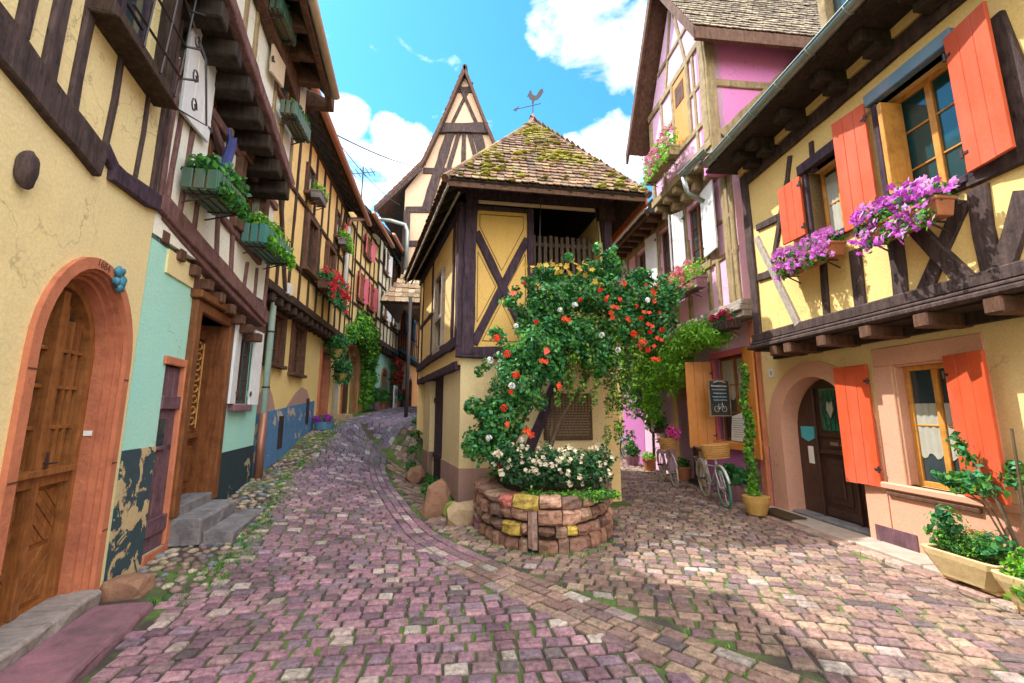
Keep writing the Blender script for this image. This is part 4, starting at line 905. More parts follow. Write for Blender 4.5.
for s_ in (-1, 1):
    a, b = (AC + .04, AC + AI - .05) if s_ > 0 else (AC - AI + .05, AC - .04)
    d.box(f, a, b, .2, 1.06, o0, o0 + .04)
    n_b = 9
    for (ya, yb, sg) in ((.24, .60, s_), (.64, 1.02, -s_)):   # panels of diagonal boards
        x0_, x1_ = a + .02, b - .02; w_ = x1_ - x0_
        for k in range(n_b):
            c0 = ya - w_ + (yb - ya + w_) * k / n_b; c1 = c0 + (yb - ya + w_) / n_b - .008
            pl_ = [(x0_, c0 if sg > 0 else c0 + w_), (x1_, c0 + w_ if sg > 0 else c0), (x1_, c1 + w_ if sg > 0 else c1), (x0_, c1 if sg > 0 else c1 + w_)]
            for lim, up_ in ((ya, 1), (yb, -1)):
                q_ = []
                for i in range(len(pl_)):
                    A1, A2 = pl_[i], pl_[(i + 1) % len(pl_)]; i1, i2 = (A1[1] - lim) * up_ >= 0, (A2[1] - lim) * up_ >= 0
                    if i1: q_.append(A1)
                    if i1 != i2: t_ = (lim - A1[1]) / (A2[1] - A1[1]); q_.append((A1[0] + (A2[0] - A1[0]) * t_, lim))
                pl_ = q_
                if len(pl_) < 3: break
            if len(pl_) >= 3: d.prism(f, pl_, o0 + .035, o0 + .056 + .004 * (k % 2))
    for k in range(1, 4): u_ = a + (b - a) * k / 4; d.box(f, u_ - .018, u_ + .018, 1.18, 2.42 if k == (1 if s_ > 0 else 3) else 2.3, o0, o0 + .07)
    for z in (1.48, 1.78, 2.06): d.box(f, a, b, z - .014, z + .014, o0 + .01, o0 + .075)
dr = d.build('door', 'oak', h, bevel=.006)
p = MB(); p.box(f, AC - AI + .04, AC + AI - .04, 1.15, 2.34, o0 + .012, o0 + .02); p.box(f, AC - .24, AC + .24, 2.34, 2.48, o0 + .012, o0 + .02); p.build('pane', 'glass', dr)
m = MB(); m.tube([f.P(AC + .065, 1.22, o0 + .1), f.P(AC + .065, 1.22, o0 + .145), f.P(AC + .13, 1.22, o0 + .148)], .007, 6); m.box(f, AC + .05, AC + .08, 1.17, 1.30, o0 + .1151, o0 + .12); m.build('handle', 'iron', dr)
m = MB(); m.box(f, AC + AI - .012, AC + AI - .001, 1.40, 1.44, -.14, -.085); m.build('door_plate', 'paper', h)
text('carved_number', '1684', .085, 'ink', h, f.P(AC + .0, 2.725, .036), f.P(1, -.1), f.P(.1, 1), .0015)
m = MB()
for k in range(7):
    a = k * .9; m.rock(f.P(AC + .20 + .035 * math.cos(a * 2), 2.68 + .07 * math.sin(a * 1.3), .05), (.045, .028, .04), k, 2, 0, .3)
m.build('ornament', 'blueorn', h, smooth=True)
# timbering
m = MB(); m.timber(f, [(2.2, 4.10), (3.4, 3.86), (4.33, 3.66), (5.0, 3.52), (5.28, 3.47)], .26, -.1, .05, .12, .18); m.build('sill_beam', 'beam_plum', h)
m = MB(); m.timber(f, [(5.42, 3.50), (5.8, 3.52), (6.22, 3.60)], .17, -.1, .05, .15, .15); m.timber(f, [(5.30, 3.62), (5.5, 3.52)], .13, -.1, .04); m.build('sill_beam', 'beam_violet', h)
m = MB()
for uu, w_, z0, z1 in ((2.9, .16, 3.95, 8.6), (3.6, .16, 3.86, 8.6), (4.10, .12, 3.75, 8.6), (4.45, .10, 3.8, 8.6), (4.69, .13, 3.66, 8.6), (4.94, .10, 3.60, 8.6), (5.34, .05, 3.5, 4.6), (5.80, .035, 3.54, 4.6), (6.10, .05, 3.6, 8.6), (6.19, .04, 3.6, 8.6)):
    m.timber(f, [(uu - .02, z0), (uu + .01, (z0 + z1) / 2), (uu, z1)], w_, -.03, .028, .12)
m.timber(f, [(1.5, 6.6), (6.2, 6.6)], .2, -.03, .04); m.build('timber_frame', 'beam_plum', h)
m = MB(); m.rock(f.P(4.62, 3.04, .03), (.055, .05, .12), 3, 3, 0, .12); m.build('beam_end', 'beam_plum', h, smooth=True)
m = MB(); m.box(f, WN[0] - .12, WN[1] + .10, WN[2] - .16, WN[2] - .03, -.05, .16); m.box(f, WN[0] - .12, WN[0] - .02, WN[2] - .03, WN[3] + .1, -.05, .12); m.box(f, WN[1] + .0, WN[1] + .10, WN[2] - .03, WN[3] + .1, -.05, .12); m.box(f, WN[0] - .14, WN[1] + .12, WN[2] - .19, WN[2] - .165, -.05, .20); m.build('window_surround', 'beam_dark', h, bevel=.01)
window(f, h, *WN, -.12, 'beam_violet', 'glass', 2, 3, .05)
m = MB()
for z in (4.75, 5.1, 5.5): m.tube([f.P(5.1, z, .16), f.P(5.9, z, .20), f.P(6.05, z + .12, .26)], .012, 5)
for u_ in (5.3, 5.6, 5.9): m.tube([f.P(u_, 4.55, .17), f.P(u_ + .05, 5.9, .22)], .010, 5)
for c in ((6.05, 4.9), (6.0, 5.25), (6.1, 4.62)): m.tube([f.P(c[0] + .07 * math.cos(a * .75) * (1 - a * .07), c[1] + .09 * math.sin(a * .75) * (1 - a * .07), .25) for a in range(11)], .008, 5)
m.tube([f.P(6.0, 5.9, .02), f.P(6.15, 5.2, .28), f.P(6.3, 4.55, .30), f.P(6.1, 4.6, .02)], .012, 5); m.build('iron_bracket', 'iron', h)
house_body(f, h, -3, 6.2, -.3, 8.6, 5.5, 'yellow_near')
m = MB(); slab(m, f.P(-3.1, 8.4, .7), f.P(6.2, 8.4, .7), f.P(6.2, 11.4, -2.7), f.P(-3.1, 11.4, -2.7)); slab(m, f.P(-3.1, 8.4, -6), f.P(6.2, 8.4, -6), f.P(6.2, 11.4, -2.7), f.P(-3.1, 11.4, -2.7)); ro = m.build('roof', 'soffit', h)
tm = MB(); tiles(tm, f.P(-3.1, 8.4, .7), f.P(6.2, 8.4, .7), f.P(-3.1, 11.4, -2.7), f.P(6.2, 11.4, -2.7), .3, .22); tm.build('roof_tiles', 'tile', ro, fix=False, color=True)
def step(name, mat, ff, u0, u1, z0, z1, o0, o1, label, bevel=.02, cat='step', group=None):
    s_ = ff.sub((u0 + u1) / 2, z0, (o0 + o1) / 2); m = MB(); k = (u1 - u0) / 2; q = (o1 - o0) / 2; n = 6
    for i in range(n):
        pass
    n = 9; rz_ = random.Random(int(u0 * 100)); V = []; hh = z1 - z0
    for i in range(n + 1):
        x_ = -k + 2 * k * i / n; j1, j2, j3 = rz_.uniform(-.012, .012), rz_.uniform(-.010, .004), rz_.uniform(-.012, .010); wr = -.012 * math.sin(math.pi * i / n)
        V += [s_.P(x_, 0, -q), s_.P(x_, 0, q + j1 * .6), s_.P(x_, hh * .5, q + j3), s_.P(x_, hh - .03, q + j1), s_.P(x_, hh - .008 + j2, q - .025 + j1), s_.P(x_, hh + wr + j2 * .5, q * .2), s_.P(x_, hh, -q)]
    m.add(V, [(i * 7 + j, i * 7 + (j + 1) % 7, i * 7 + 7 + (j + 1) % 7, i * 7 + 7 + j) for i in range(n) for j in range(7)] + [tuple(range(7))[::-1], tuple(range(n * 7, n * 7 + 7))]); o = m.build(name, mat, None, bevel=bevel * .4); o.location = s_.A; o.rotation_euler = (0, 0, R(90 - s_.h)); tag(o, label, cat, group); return o
step('door_step', 'grey_wood', f, 4.3, 6.0, -.05, .20, -.26, .10, 'weathered grey-brown sill step directly under the arched oak door')
step('door_step', 'mauve_stone', f, 3.9, 5.90, -.05, .10, .10, .50, 'low mauve sandstone slab in front of the arched oak door', .03)
b = f.sub(6.25, 0, .17); m = MB(); m.rock((0, 0, .06), (.16, .13, .13), 5, 3, .2, .06, sq=.75); o = m.build('stone_block', 'red_stone', None, smooth=False); o.location = b.A; tag(o, 'rough rust-coloured stone block beside the low mauve step', 'stone')

# ================================================================== LEFT: mint and white house
f = F2; u2 = F2U
h = thing('half_timbered_house', f, 'mint and white timbered house with a peeling black base and carved brown door', 'house', 'half-timbered houses along the two lanes')
def conv(m, src, dst):
    a = Vector((-src.u.y, src.u.x, 0)); b = Vector((-dst.u.y, dst.u.x, 0)); out_ = []
    for v in m.v:
        p = src.A + src.u * v[0] + a * v[1] + Vector((0, 0, v[2])); q = p - dst.A; out_.append((q.dot(dst.u), q.dot(b), q.z))
    m.v = out_; return m
MD = (.56, .94, .20, 2.08); BD = (1.10, 2.04, .45, 2.76); W_ = (2.52, 3.12, 1.72, 2.84)
m = MB(); wall(f, m, 0, 3.78, -.1, 3.3, [MD, BD, W_], -.35, 0); m.build('wall', 'mint', h)
m = MB(); m.box(f, .0, MD[0] - .02, -.1, 1.25, 0, .018); m.build('painted_base', 'peel_base', h); m = MB(); m.box(f, MD[1] + .10, BD[0] - .145, -.1, 1.24, 0, .018); m.build('painted_base', 'peel_base', h); m = MB(); m.box(f, MD[0] - .02, MD[1] + .10, -.1, .2, 0, .03); m.build('threshold', 'sandred2', h, bevel=.01)
m = MB(); m.box(f, BD[1] + .12, 3.78, .2, 1.02, 0, .018); m.build('painted_base', 'peel_dark', h)
m = MB(); m.box(f, MD[1] - .006, MD[1] + .09, .2, 2.17, -.12, .03); m.box(f, MD[0] - .06, MD[1], 2.08, 2.17, -.1, .03); m.build('door_surround', 'sandred', h, bevel=.01)
d = MB()
for k in range(3): d.box(f, MD[0] + k * .127, MD[0] + k * .127 + .124, .42, 2.07, -.08, -.02)
d.box(f, MD[0], MD[1], 1.62, 1.76, -.02, .02); d.box(f, MD[0], MD[1], .36, .52, -.02, .025); d.box(f, MD[0] + .02, MD[0] + .20, 1.20, 1.24, -.02, .01); d.box(f, MD[0], MD[1], .2, .36, -.1, 0.)
dd = d.build('cellar_door', 'mauve_wood', h, bevel=.006); m = MB(); m.box(f, MD[0] + .06, MD[0] + .17, 1.24, 1.52, -.0195, -.01); m.build('pane', 'glass', dd); m = MB(); m.rock(f.P(MD[1] - .06, 1.22, -.03), (.03, .03, .03)); m.build('handle', 'iron', dd)
liner(f, h, W_, .3, 'door_brown'); m = MB(); m.box(f, BD[0] - .14, BD[0] + .006, .45, 2.90, -.30, .07); m.box(f, BD[1] - .006, BD[1] + .14, .45, 2.90, -.30, .07); m.box(f, BD[0], BD[1], 2.76, 2.90, -.30, .07); m.box(f, BD[0] - .2, BD[1] + .2, 2.90, 3.0, -.2, .12); m.build('door_frame', 'oak_dark', h, bevel=.015)
d = MB(); d.box(f, BD[0], BD[1], .55, 2.76, -.30, -.24); a, b = BD[0] + .04, BD[1] - .04; mid = (a + b) / 2
for s0, s1 in ((a, mid - .03), (mid + .03, b)):
    d.box(f, s0, s1, .62, 1.15, -.24, -.215); d.box(f, s0 + .08, s1 - .08, .72, 1.05, -.215, -.19); d.box(f, s0, s1, 1.25, 1.32, -.24, -.17); d.box(f, s0, s1, 1.22, 1.25, -.24, -.19); d.box(f, s0, s1, 2.55, 2.66, -.24, -.2)
d.box(f, mid - .028, mid + .028, .6, 2.76, -.24, -.19); dd = d.build('carved_door', 'oak_dark', h, bevel=.008)
g = MB()
for s0 in (a + .03, mid + .06):
    for k in range(16):
        cx, cz = s0 + .17, 1.42 + k * .07; s1 = 1 if k % 2 else -1; g.tube([f.P(cx + s1 * (.02 + .08 * math.sin(q * .55)), cz + .045 * math.cos(q * .55) - .02, -.205) for q in range(7)], .012, 5)
    g.tube([f.P(s0, 1.38, -.21), f.P(s0, 2.5, -.21)], .012, 5); g.tube([f.P(s0 + .34, 1.38, -.21), f.P(s0 + .34, 2.5, -.21)], .012, 5)
g.build('carving', 'wicker', dd); m = MB(); m.box(f, BD[0], BD[1], .42, .55, -.3, .05); m.build('threshold', 'grey_stone', dd, bevel=.01)
window(f, h, *W_, -.055, 'door_brown', 'glass', 2, 3); shutter(f, h, 2.50, .32, -1, 1.70, 2.88, .03, 6, 'white_shutter', 3); shutter(f, h, 3.14, .34, 1, 1.70, 2.92, .03, 6, 'white_shutter', 3)
m = MB(); m.box(f, 2.42, 3.2, 1.60, 1.70, -.1, .09); m.build('window_sill', 'mauve_stone', h, bevel=.01)
m = MB(); m.timber(f, [(.9, 3.06), (3.78, 3.02)], .20, -.03, .03); m.build('lintel_beam', 'beam_brown', h)
# upper storey, plane u2
UL = 2.72; SH1 = (.72, 1.10, 4.15, 5.4); DW = (1.50, 2.18, 4.12, 4.98)
m = MB(); wall(u2, m, 0., UL, 3.3, 5.25, [SH1, DW], -.35, 0); conv(m, u2, f).build('upper_wall', 'cream', h)
m = MB(); m.timber(u2, [(0, 3.64), (.8, 3.46), (1.7, 3.26), (UL + .02, 3.06)], .20, -.25, .06); m.timber(u2, [(0.1, 3.52), (.8, 3.33), (1.7, 3.12), (UL, 2.94)], .09, -.3, .02); conv(m, u2, f).build('jetty_beam', 'beam_rose', h)
m = MB()
for k in range(9):
    t = k / 8; uu = .2 + t * 2.45; zz = 3.40 - t * .62; m.box(u2, uu - .06, uu + .06, zz - .13, zz, -.6, .01)
each(conv(m, u2, f), 'joist_end', 'beam_brown', h, bevel=.012)
m = MB(); wall(f, m, .3, 3.4, 3.0, 3.25, [], -.3, .02); m.build('frieze', 'yellow_near', h)
m = MB()
def t3(pts, w, o1=.035, o=0.): m.timber(u2, [u2.at(a, b, o) for a, b in pts], w, o - .03, o + o1)
t3([(165, 200), (190, 60)], .05); t3([(178, 215), (196, 100)], .05); t3([(215, 262), (219, 160)], .07); t3([(205, 100), (247, 225)], .08); t3([(217, 160), (240, 215)], .07); t3([(229, 285), (232, 225)], .07)
t3([(218, 215), (258, 262)], .10, .05); t3([(241, 300), (246, 262)], .04); t3([(252, 312), (256, 268)], .04); t3([(262, 315), (270, 240)], .06); t3([(192, 235), (197, 195)], .05)
m.timber(u2, [(0.02, 3.6), (0.02, 5.2)], .07, -.03, .03); m.timber(u2, [(0, 5.15), (UL, 4.9)], .12, -.03, .05); conv(m, u2, f).build('timber_frame', 'beam_rose', h)
m = MB(); m.box(u2, DW[0] - .14, DW[0], 3.98, 5.06, -.3, .09); m.box(u2, DW[1], DW[1] + .14, 3.98, 5.06, -.3, .09); m.prism(u2, [(DW[0] - .16, 4.98), (DW[1] + .16, 4.98), (DW[1] + .16, 5.08), ((DW[0] + DW[1]) / 2, 5.2), (DW[0] - .16, 5.08)], -.3, .12); m.box(u2, DW[0], DW[1], 3.98, 4.12, -.3, .1); conv(m, u2, f).build('window_surround', 'beam_brown', h, bevel=.015)
m = MB(); hw = window(u2, None, *DW, -.15, 'oak_dark', 'glass', 2, 3, .06, room_dark=False)
hw2 = window(u2, None, *SH1, -.12, 'oak_dark', 'glass', 2, 3, .05, room_dark=False)
up = bpy.data.objects.new('upper_floor', None)
def reparent(o, src, dst, parent):
    o.parent = parent; d_ = src.A - dst.A; b_ = Vector((-dst.u.y, dst.u.x, 0)); o.location = (d_.dot(dst.u), d_.dot(b_), d_.z); o.rotation_euler = (0, 0, R(dst.h - src.h))
bpy.data.objects.remove(up); reparent(hw, u2, f, h); reparent(hw2, u2, f, h)
s_ = shutter(u2, None, .58, .54, -1, 4.64, 5.86, .04, 1, 'white_shutter', 3); reparent(s_, u2, f, h)
# third storey
TO = .42; TL = 2.10
def zt(u_): return 5.88 - .42 * u_
m = MB(); m.prism(u2, [(-.6, zt(-.6)), (TL, zt(TL)), (TL, 8.4), (-.6, 8.4)], TO - .35, TO); conv(m, u2, f).build('attic_wall', 'cream', h)
m = MB(); m.timber(u2, [(-.6, zt(-.6) + .04), (.6, zt(.6) + .03), (TL + .02, zt(TL))], .16, TO - .3, TO + .07, .2, .15); conv(m, u2, f).build('jetty_beam', 'beam_rose', h)
m = MB()
for k in range(8):
    t = k / 7; uu = -.4 + t * 2.42; zz = zt(uu) - .06; zb = zz - .20
    m.hexa([u2.P(uu - .08, zb, -.2), u2.P(uu + .08, zb - .05, -.2), u2.P(uu + .08, zb - .05, TO + .02), u2.P(uu - .08, zb, TO + .02), u2.P(uu - .08, zz, -.2), u2.P(uu + .08, zz - .05, -.2), u2.P(uu + .08, zz - .05, TO + .02), u2.P(uu - .08, zz, TO + .02)])
each(conv(m, u2, f), 'joist_end', 'soffit', h, bevel=.015)
m = MB(); m.prism(u2, [(-.6, zt(-.6) - .08), (TL, zt(TL) - .08), (TL, zt(TL) - .02), (-.6, zt(-.6) - .02)], -.3, TO - .02); conv(m, u2, f).build('soffit', 'soffit', h)
m = MB()
for uu in (.35, .62, 1.3, 1.62, 2.04): m.timber(u2, [(uu, zt(uu)), (uu, 8.4)], .07, TO - .03, TO + .03)
m.timber(u2, [(-.6, 7.0), (TL, 6.6)], .1, TO - .03, TO + .04); conv(m, u2, f).build('timber_frame', 'beam_olive', h)
s_ = shutter(u2, None, .95, .30, 1, 5.95, 7.2, TO + .05, 10, 'bone', 3); reparent(s_, u2, f, h); s_ = shutter(u2, None, 1.72, .26, 1, 5.9, 7.0, TO + .05, 25, 'bone', 3); reparent(s_, u2, f, h)
hw = window(u2, None, 1.28, 1.66, 5.95, 6.9, TO + .01, 'oak_dark', 'glass', 1, 3, .05, room_dark=False); reparent(hw, u2, f, h)
# roof with deep soffit
m = MB(); A_, B_ = u2.P(-1.2, 7.22, TO + .56), u2.P(1.9, 6.42, TO + .56); A2, B2 = u2.P(-1.2, 10.6, -2.4), u2.P(1.9, 10.2, -2.4); slab(m, A_, B_, B2, A2, t=.08); conv(m, u2, f).build('roof', 'soffit', h)
tm = MB(); tiles(tm, u2.P(-1.2, 7.22, TO + .56), u2.P(1.9, 6.42, TO + .56), A2, B2, .2, .18); conv(tm, u2, f).build('roof_tiles', 'tile', h, fix=False, color=True)
m = MB(); m.hexa([u2.P(-1.2, 7.10, TO + .48), u2.P(2.12, 6.28, TO + .48), u2.P(2.12, 6.28, TO + .56), u2.P(-1.2, 7.10, TO + .56), u2.P(-1.2, 7.32, TO + .48), u2.P(2.12, 6.50, TO + .48), u2.P(2.12, 6.50, TO + .56), u2.P(-1.2, 7.32, TO + .56)])
m.hexa([u2.P(-1.2, 6.9, TO + .02), u2.P(2.15, 6.05, TO + .02), u2.P(2.15, 6.05, TO + .14), u2.P(-1.2, 6.9, TO + .14), u2.P(-1.2, 7.2, TO + .02), u2.P(2.15, 6.4, TO + .02), u2.P(2.15, 6.4, TO + .14), u2.P(-1.2, 7.2, TO + .14)])
for k in range(9):
    uu = -1. + k * .39; zz = 7.28 - .242 * (uu + 1.2); m.hexa([u2.P(uu - .05, zz - .16, .1), u2.P(uu + .05, zz - .18, .1), u2.P(uu + .05, zz - .16, TO + .5), u2.P(uu - .05, zz - .14, TO + .5), u2.P(uu - .05, zz + .35, .1), u2.P(uu + .05, zz + .33, .1), u2.P(uu + .05, zz - .02, TO + .5), u2.P(uu - .05, zz, TO + .5)])
each(conv(m, u2, f), 'rafter', 'beam_brown', h, bevel=.01)
ee = MB(); ee.tube([u2.P(-1.2, 7.21, TO + .63), u2.P(1.92, 6.41, TO + .63)], .06, 10); conv(ee, u2, f).build('gutter', 'bone', h, smooth=True)
m = MB(); m.box(u2, -.05, .2, -.1, 8.4, -4.5, -.36); m.box(u2, 2.45, 2.7, -.1, 8., -4.5, -.36); m.box(u2, -.05, 2.7, -.1, 8., -4.75, -4.5); conv(m, u2, f).build('rear_wall', 'cream', h)
m = MB(); m.box(f, 0, 3.78, 3.25, 3.3, -3, -.0); m.build('floor_slab', 'room_dark', h)
step('door_step', 'grey_stone', f, 1.02, 2.10, .15, .44, .02, .32, 'upper worn grey step under the carved brown door', .02, group='steps of the carved door')
step('door_step', 'grey_stone', f, 1.08, 2.22, .10, .27, .325, .62, 'lower worn grey step below the carved brown door', .02, group='steps of the carved door')
m = MB(); m.box(f, 1.0, 1.1, .1, .1, 0, 0)
# downpipe at its end
pf = f.sub(3.84, 0, .10); o = thing('downpipe', pf, 'mint green downpipe with a rust-red iron foot between the mint house and the ochre house', 'downpipe')
m = MB(); m.tube([pf.P(0, 1.55, 0), pf.P(0, 3.6, 0), pf.P(-.05, 3.85, .1)], .055, 10); m.build('pipe', 'pipe_mint', o, smooth=True)
m = MB(); m.tube([pf.P(0, .4, 0), pf.P(0, 1.56, 0)], .07, 10); m.build('pipe_foot', 'copper', o, smooth=True); m = MB()
for z in (2.0, 3.0): m.tube([pf.P(0, z, 0), pf.P(0, z + .03, 0)], .068, 10)
m.build('clamp', 'iron', o)

# ================================================================== LEFT: ochre house with blue base
f = F3
h = thing('half_timbered_house', f, 'long ochre half-timbered house with a peeling blue base and two dark-framed lower windows', 'house', 'half-timbered houses along the two lanes')
Wa = (-.30, .42, 2.50, 3.44); Wb = (1.02, 1.72, 2.42, 3.44); DD = (3.30, 4.05, 1.1, 3.2)
m = MB(); wall(f, m, -.66, 5.0, -.1, 3.9, [Wa, Wb, DD], -.35, 0); m.build('wall', 'yellow_low', h)
m = MB(); m.prism(f, [(-.66, .2), (2.95, .2), (2.95, 1.86), (-.66, 1.52)], 0, .015); m.build('painted_base', 'peel_blue', h)
m = MB(); m.prism(f, [(-.5, 1.54), (.4, 1.62), (.2, 1.9), (-.1, 2.15), (-.4, 1.9)], .0, .006); m.prism(f, [(1.0, 1.68), (2.6, 1.84), (2.3, 2.1), (1.9, 2.15), (1.5, 2.0)], .0, .006); m.build('bare_render', 'plinth_pink', h)
for q in (Wa, Wb):
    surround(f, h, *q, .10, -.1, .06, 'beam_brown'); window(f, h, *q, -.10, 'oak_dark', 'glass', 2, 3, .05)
m = MB(); m.box(f, .62, .86, .85, 1.5, .0152, .03); m.build('cellar_vent', 'iron', h, bevel=.005); m = MB(); m.box(f, 2.3, 2.5, 1.3, 1.9, .0152, .03); m.build('cellar_vent', 'iron', h, bevel=.005)
surround(f, h, *DD, .10, -.1, .05, 'sandred2', 'door_surround', False); m = MB(); m.box(f, DD[0], DD[1], DD[2], DD[3], -.3, -.25); m.build('door', 'door_brown', h)
m = MB(); m.timber(f, [(-1.6, 3.74), (5.0, 3.74)], .16, -.2, .34); m.build('jetty_beam', 'beam_dark', h); m = MB()
for k in range(17): uu = -1.3 + k * .38; m.box(f, uu - .07, uu + .07, 3.50, 3.655, -.1, .31)
each(m, 'joist_end', 'beam_dark', h, bevel=.012); O = .30
U1 = (.35, .95, 4.55, 5.65); U2_ = (1.95, 2.55, 4.55, 5.65); U3 = (4.15, 4.6, 5.1, 5.75)
m = MB(); wall(f, m, -1.65, 5.0, 3.82, 7.5, [U1, U2_], -.05, O); m.build('upper_wall', 'yellow_far', h)
m = MB()
for k in range(12): uu = -1.5 + k * .58; m.timber(f, [(uu, 3.8), (uu + random.uniform(-.06, .06), 7.5)], .065, O - .03, O + .035)
for z in (4.45, 5.85, 7.4): m.timber(f, [(-1.6, z), (5, z)], .09, O - .03, O + .045)
m.timber(f, [(-.5, 3.8), (-1.2, 5.7)], .1, O - .03, O + .05); m.timber(f, [(3.0, 5.8), (3.6, 7.4)], .1, O - .03, O + .05); m.build('timber_frame', 'beam_dark', h)
for q in (U1, U2_): surround(f, h, *q, .10, O - .05, O + .10, 'beam_brown'); window(f, h, *q, O - .06, 'oak', 'glass', 2, 2)
for q in ((.15, .55, 6.15, 6.75), (2.6, 3.0, 6.2, 6.9)): surround(f, h, *q, .05, O - .02, O + .06, 'beam_brown'); m = MB(); m.box(f, *q, O + .01, O + .02); m.build('pane', 'glass', h)
shutter(f, h, 3.35, .5, 1, 6.1, 6.9, O + .05, 5, 'red_shutter', 3)
def roof_l(f, h, u0, u1, z, o, up=3.2, back=3.0, th=.2, mat='copper'):
    m = MB(); A_, B_ = f.P(u0, z, o), f.P(u1, z, o); A2, B2 = f.P(u0, z + up, o - back), f.P(u1, z + up, o - back); slab(m, A_, B_, B2, A2, t=.07); slab(m, f.P(u0, z, o - 2 * back), f.P(u1, z, o - 2 * back), B2, A2, t=.07); ro = m.build('roof', 'soffit', h)
    tm = MB(); tiles(tm, A_, B_, A2, B2, .25, th); tm.build('roof_tiles', 'tile', ro, fix=False, color=True)
    m = MB(); n = int((u1 - u0) / .5)
    for k in range(n): uu = u0 + .25 + k * .5; m.hexa([f.P(uu - .05, z - .12, o - .08), f.P(uu + .05, z - .12, o - .08), f.P(uu + .05, z + .40, o - .62), f.P(uu - .05, z + .40, o - .62), f.P(uu - .05, z - .03, o - .05), f.P(uu + .05, z - .03, o - .05), f.P(uu + .05, z + .5, o - .6), f.P(uu - .05, z + .5, o - .6)])
    each(m, 'rafter', 'beam_dark', h)
    g_ = MB(); g_.tube([f.P(u0, z - .02, o + .08), f.P(u1, z - .02, o + .08)], .075, 10); g_.build('gutter', mat, h, smooth=True)
roof_l(f, h, -1.7, 4.7, 7.5, .72)
m = MB(); m.box(f, -.66, -.41, -.1, 7.5, -5.6, -.36); m.box(f, 4.75, 5.0, -.1, 7.5, -5.6, -.36); m.box(f, -.4, 4.75, -.1, 7.5, -5.6, -5.35); m.build('rear_wall', 'yellow_low', h)
m = MB(); m.box(f, -.4, 4.75, 3.9, 3.95, -5.3, -.1); m.build('floor_slab', 'room_dark', h)
for uu, mt, z0, z1, lb in ((3.62, 'pipe_white', 4.3, 6.9, 'pale zinc downpipe with a copper elbow on the upper ochre facade'), (4.75, 'pipe_white', 1.4, 3.9, 'short white downpipe in front of the stair nook of the ochre house')):
    pf = f.sub(uu, 0, .42 if z0 > 2 else .1); o = thing('downpipe', pf, lb, 'downpipe'); m = MB(); m.tube([pf.P(0, z0, 0), pf.P(0, z1, 0)], .06, 9); m.build('pipe', mt, o, smooth=True)
    if z0 > 2: m = MB(); m.tube([pf.P(0, z1, 0), pf.P(.05, z1 + .25, .02), pf.P(.6, z1 + .55, .3), pf.P(.7, z1 + .6, .38)], .06, 9); m.build('elbow', 'copper', o, smooth=True)
step('door_step', 'tan_stone', f, 4.35, 5.3, .9, 1.52, .05, .50, 'tan stone stair block against the ochre house')
step('door_step', 'tan_stone', f, 4.9, 6.1, .9, 1.40, .51, .85, 'lower stone stair tread running out into the climbing lane')

# ================================================================== LEFT: far houses
f = F4
def farhouse(u0, u1, lab, wl, wu, zj, ze, o, arch=None, beam='beam_dark', wins=(), dark=None, doors=()):
    fr = f.sub(u0, 0, 0); h = thing('half_timbered_house', fr, lab, 'house', 'half-timbered houses along the two lanes'); L = u1 - u0
    holes = [(a[0], a[1], 0, a[2]) for a in doors]
    m = MB(); wall(fr, m, 0, L, -.2, zj, holes, -.3, 0)
    for a in doors: spandrel(fr, m, (a[0] + a[1]) / 2, (a[1] - a[0]) / 2, a[2] - .5, .5, -.3)
    m.build('wall', wl, h)
    for a in doors:
        m = MB(); arch_ring(fr, m, (a[0] + a[1]) / 2, (a[1] - a[0]) / 2 + .12, a[2] - .5, .62, (a[1] - a[0]) / 2, .5, 0, -.2, .03); m.build('door_surround', 'sandred' if 'orange' in lab else 'sandred2', h)
        m = MB(); m.box(fr, a[0], a[1], 1.2, a[2], -.29, -.25); m.build('door', 'door_brown', h)
    m = MB(); m.box(fr, 0, L, zj - .05, zj + .15, -.2, o + .04); m.build('jetty_beam', beam, h)
    m = MB()
    for k in range(int(L / .45)): uu = .2 + k * .45; m.box(fr, uu - .07, uu + .07, zj - .22, zj - .05, -.1, o)
    each(m, 'joist_end', beam, h)
    m = MB(); wall(fr, m, 0, L, zj + .15, ze, [], -.1, o); m.build('upper_wall', wu, h); m = MB(); n = int(L / .55)
    for k in range(n + 1): uu = .06 + k * (L - .12) / n; m.timber(fr, [(uu, zj + .1), (uu, ze)], .065, o - .03, o + .035)
    for z in (zj + .9, zj + 2.3, zj + 3.2, ze - .1): m.timber(fr, [(0, z), (L, z)], .08, o - .03, o + .045)
    m.build('timber_frame', beam, h)
    for (a, b, c, d, kind) in wins:
        surround(fr, h, a, b, c, d, .07, o - .02, o + .06, 'beam_brown'); window(fr, h, a, b, c, d, o + .004, 'oak', 'glass', 2, 2, room_dark=False)
        if kind: shutter(fr, h, a - .03, (b - a) * .55, -1, c, d, o + .05, 20, kind, 2); shutter(fr, h, b + .03, (b - a) * .55, 1, c, d, o + .05, 20, kind, 2)
    roof_l(fr, h, 0, L, ze, o + .45, mat='copper'); house_body(fr, h, 0, L, -.2, ze, 5.5, wl, 0.); return h
farhouse(0, 2.9, 'cream timbered house with raspberry shutters above the ivy-grown entrance', 'yellow_low', 'yellow_far', 4.1, 8.0, .3, wins=((.5, .95, 5.2, 6.1, 'rose_shutter'), (1.7, 2.15, 5.2, 6.1, 'rose_shutter'), (1.0, 1.5, 6.9, 7.6, 'rose_shutter')), doors=((.5, 1.9, 3.7),))
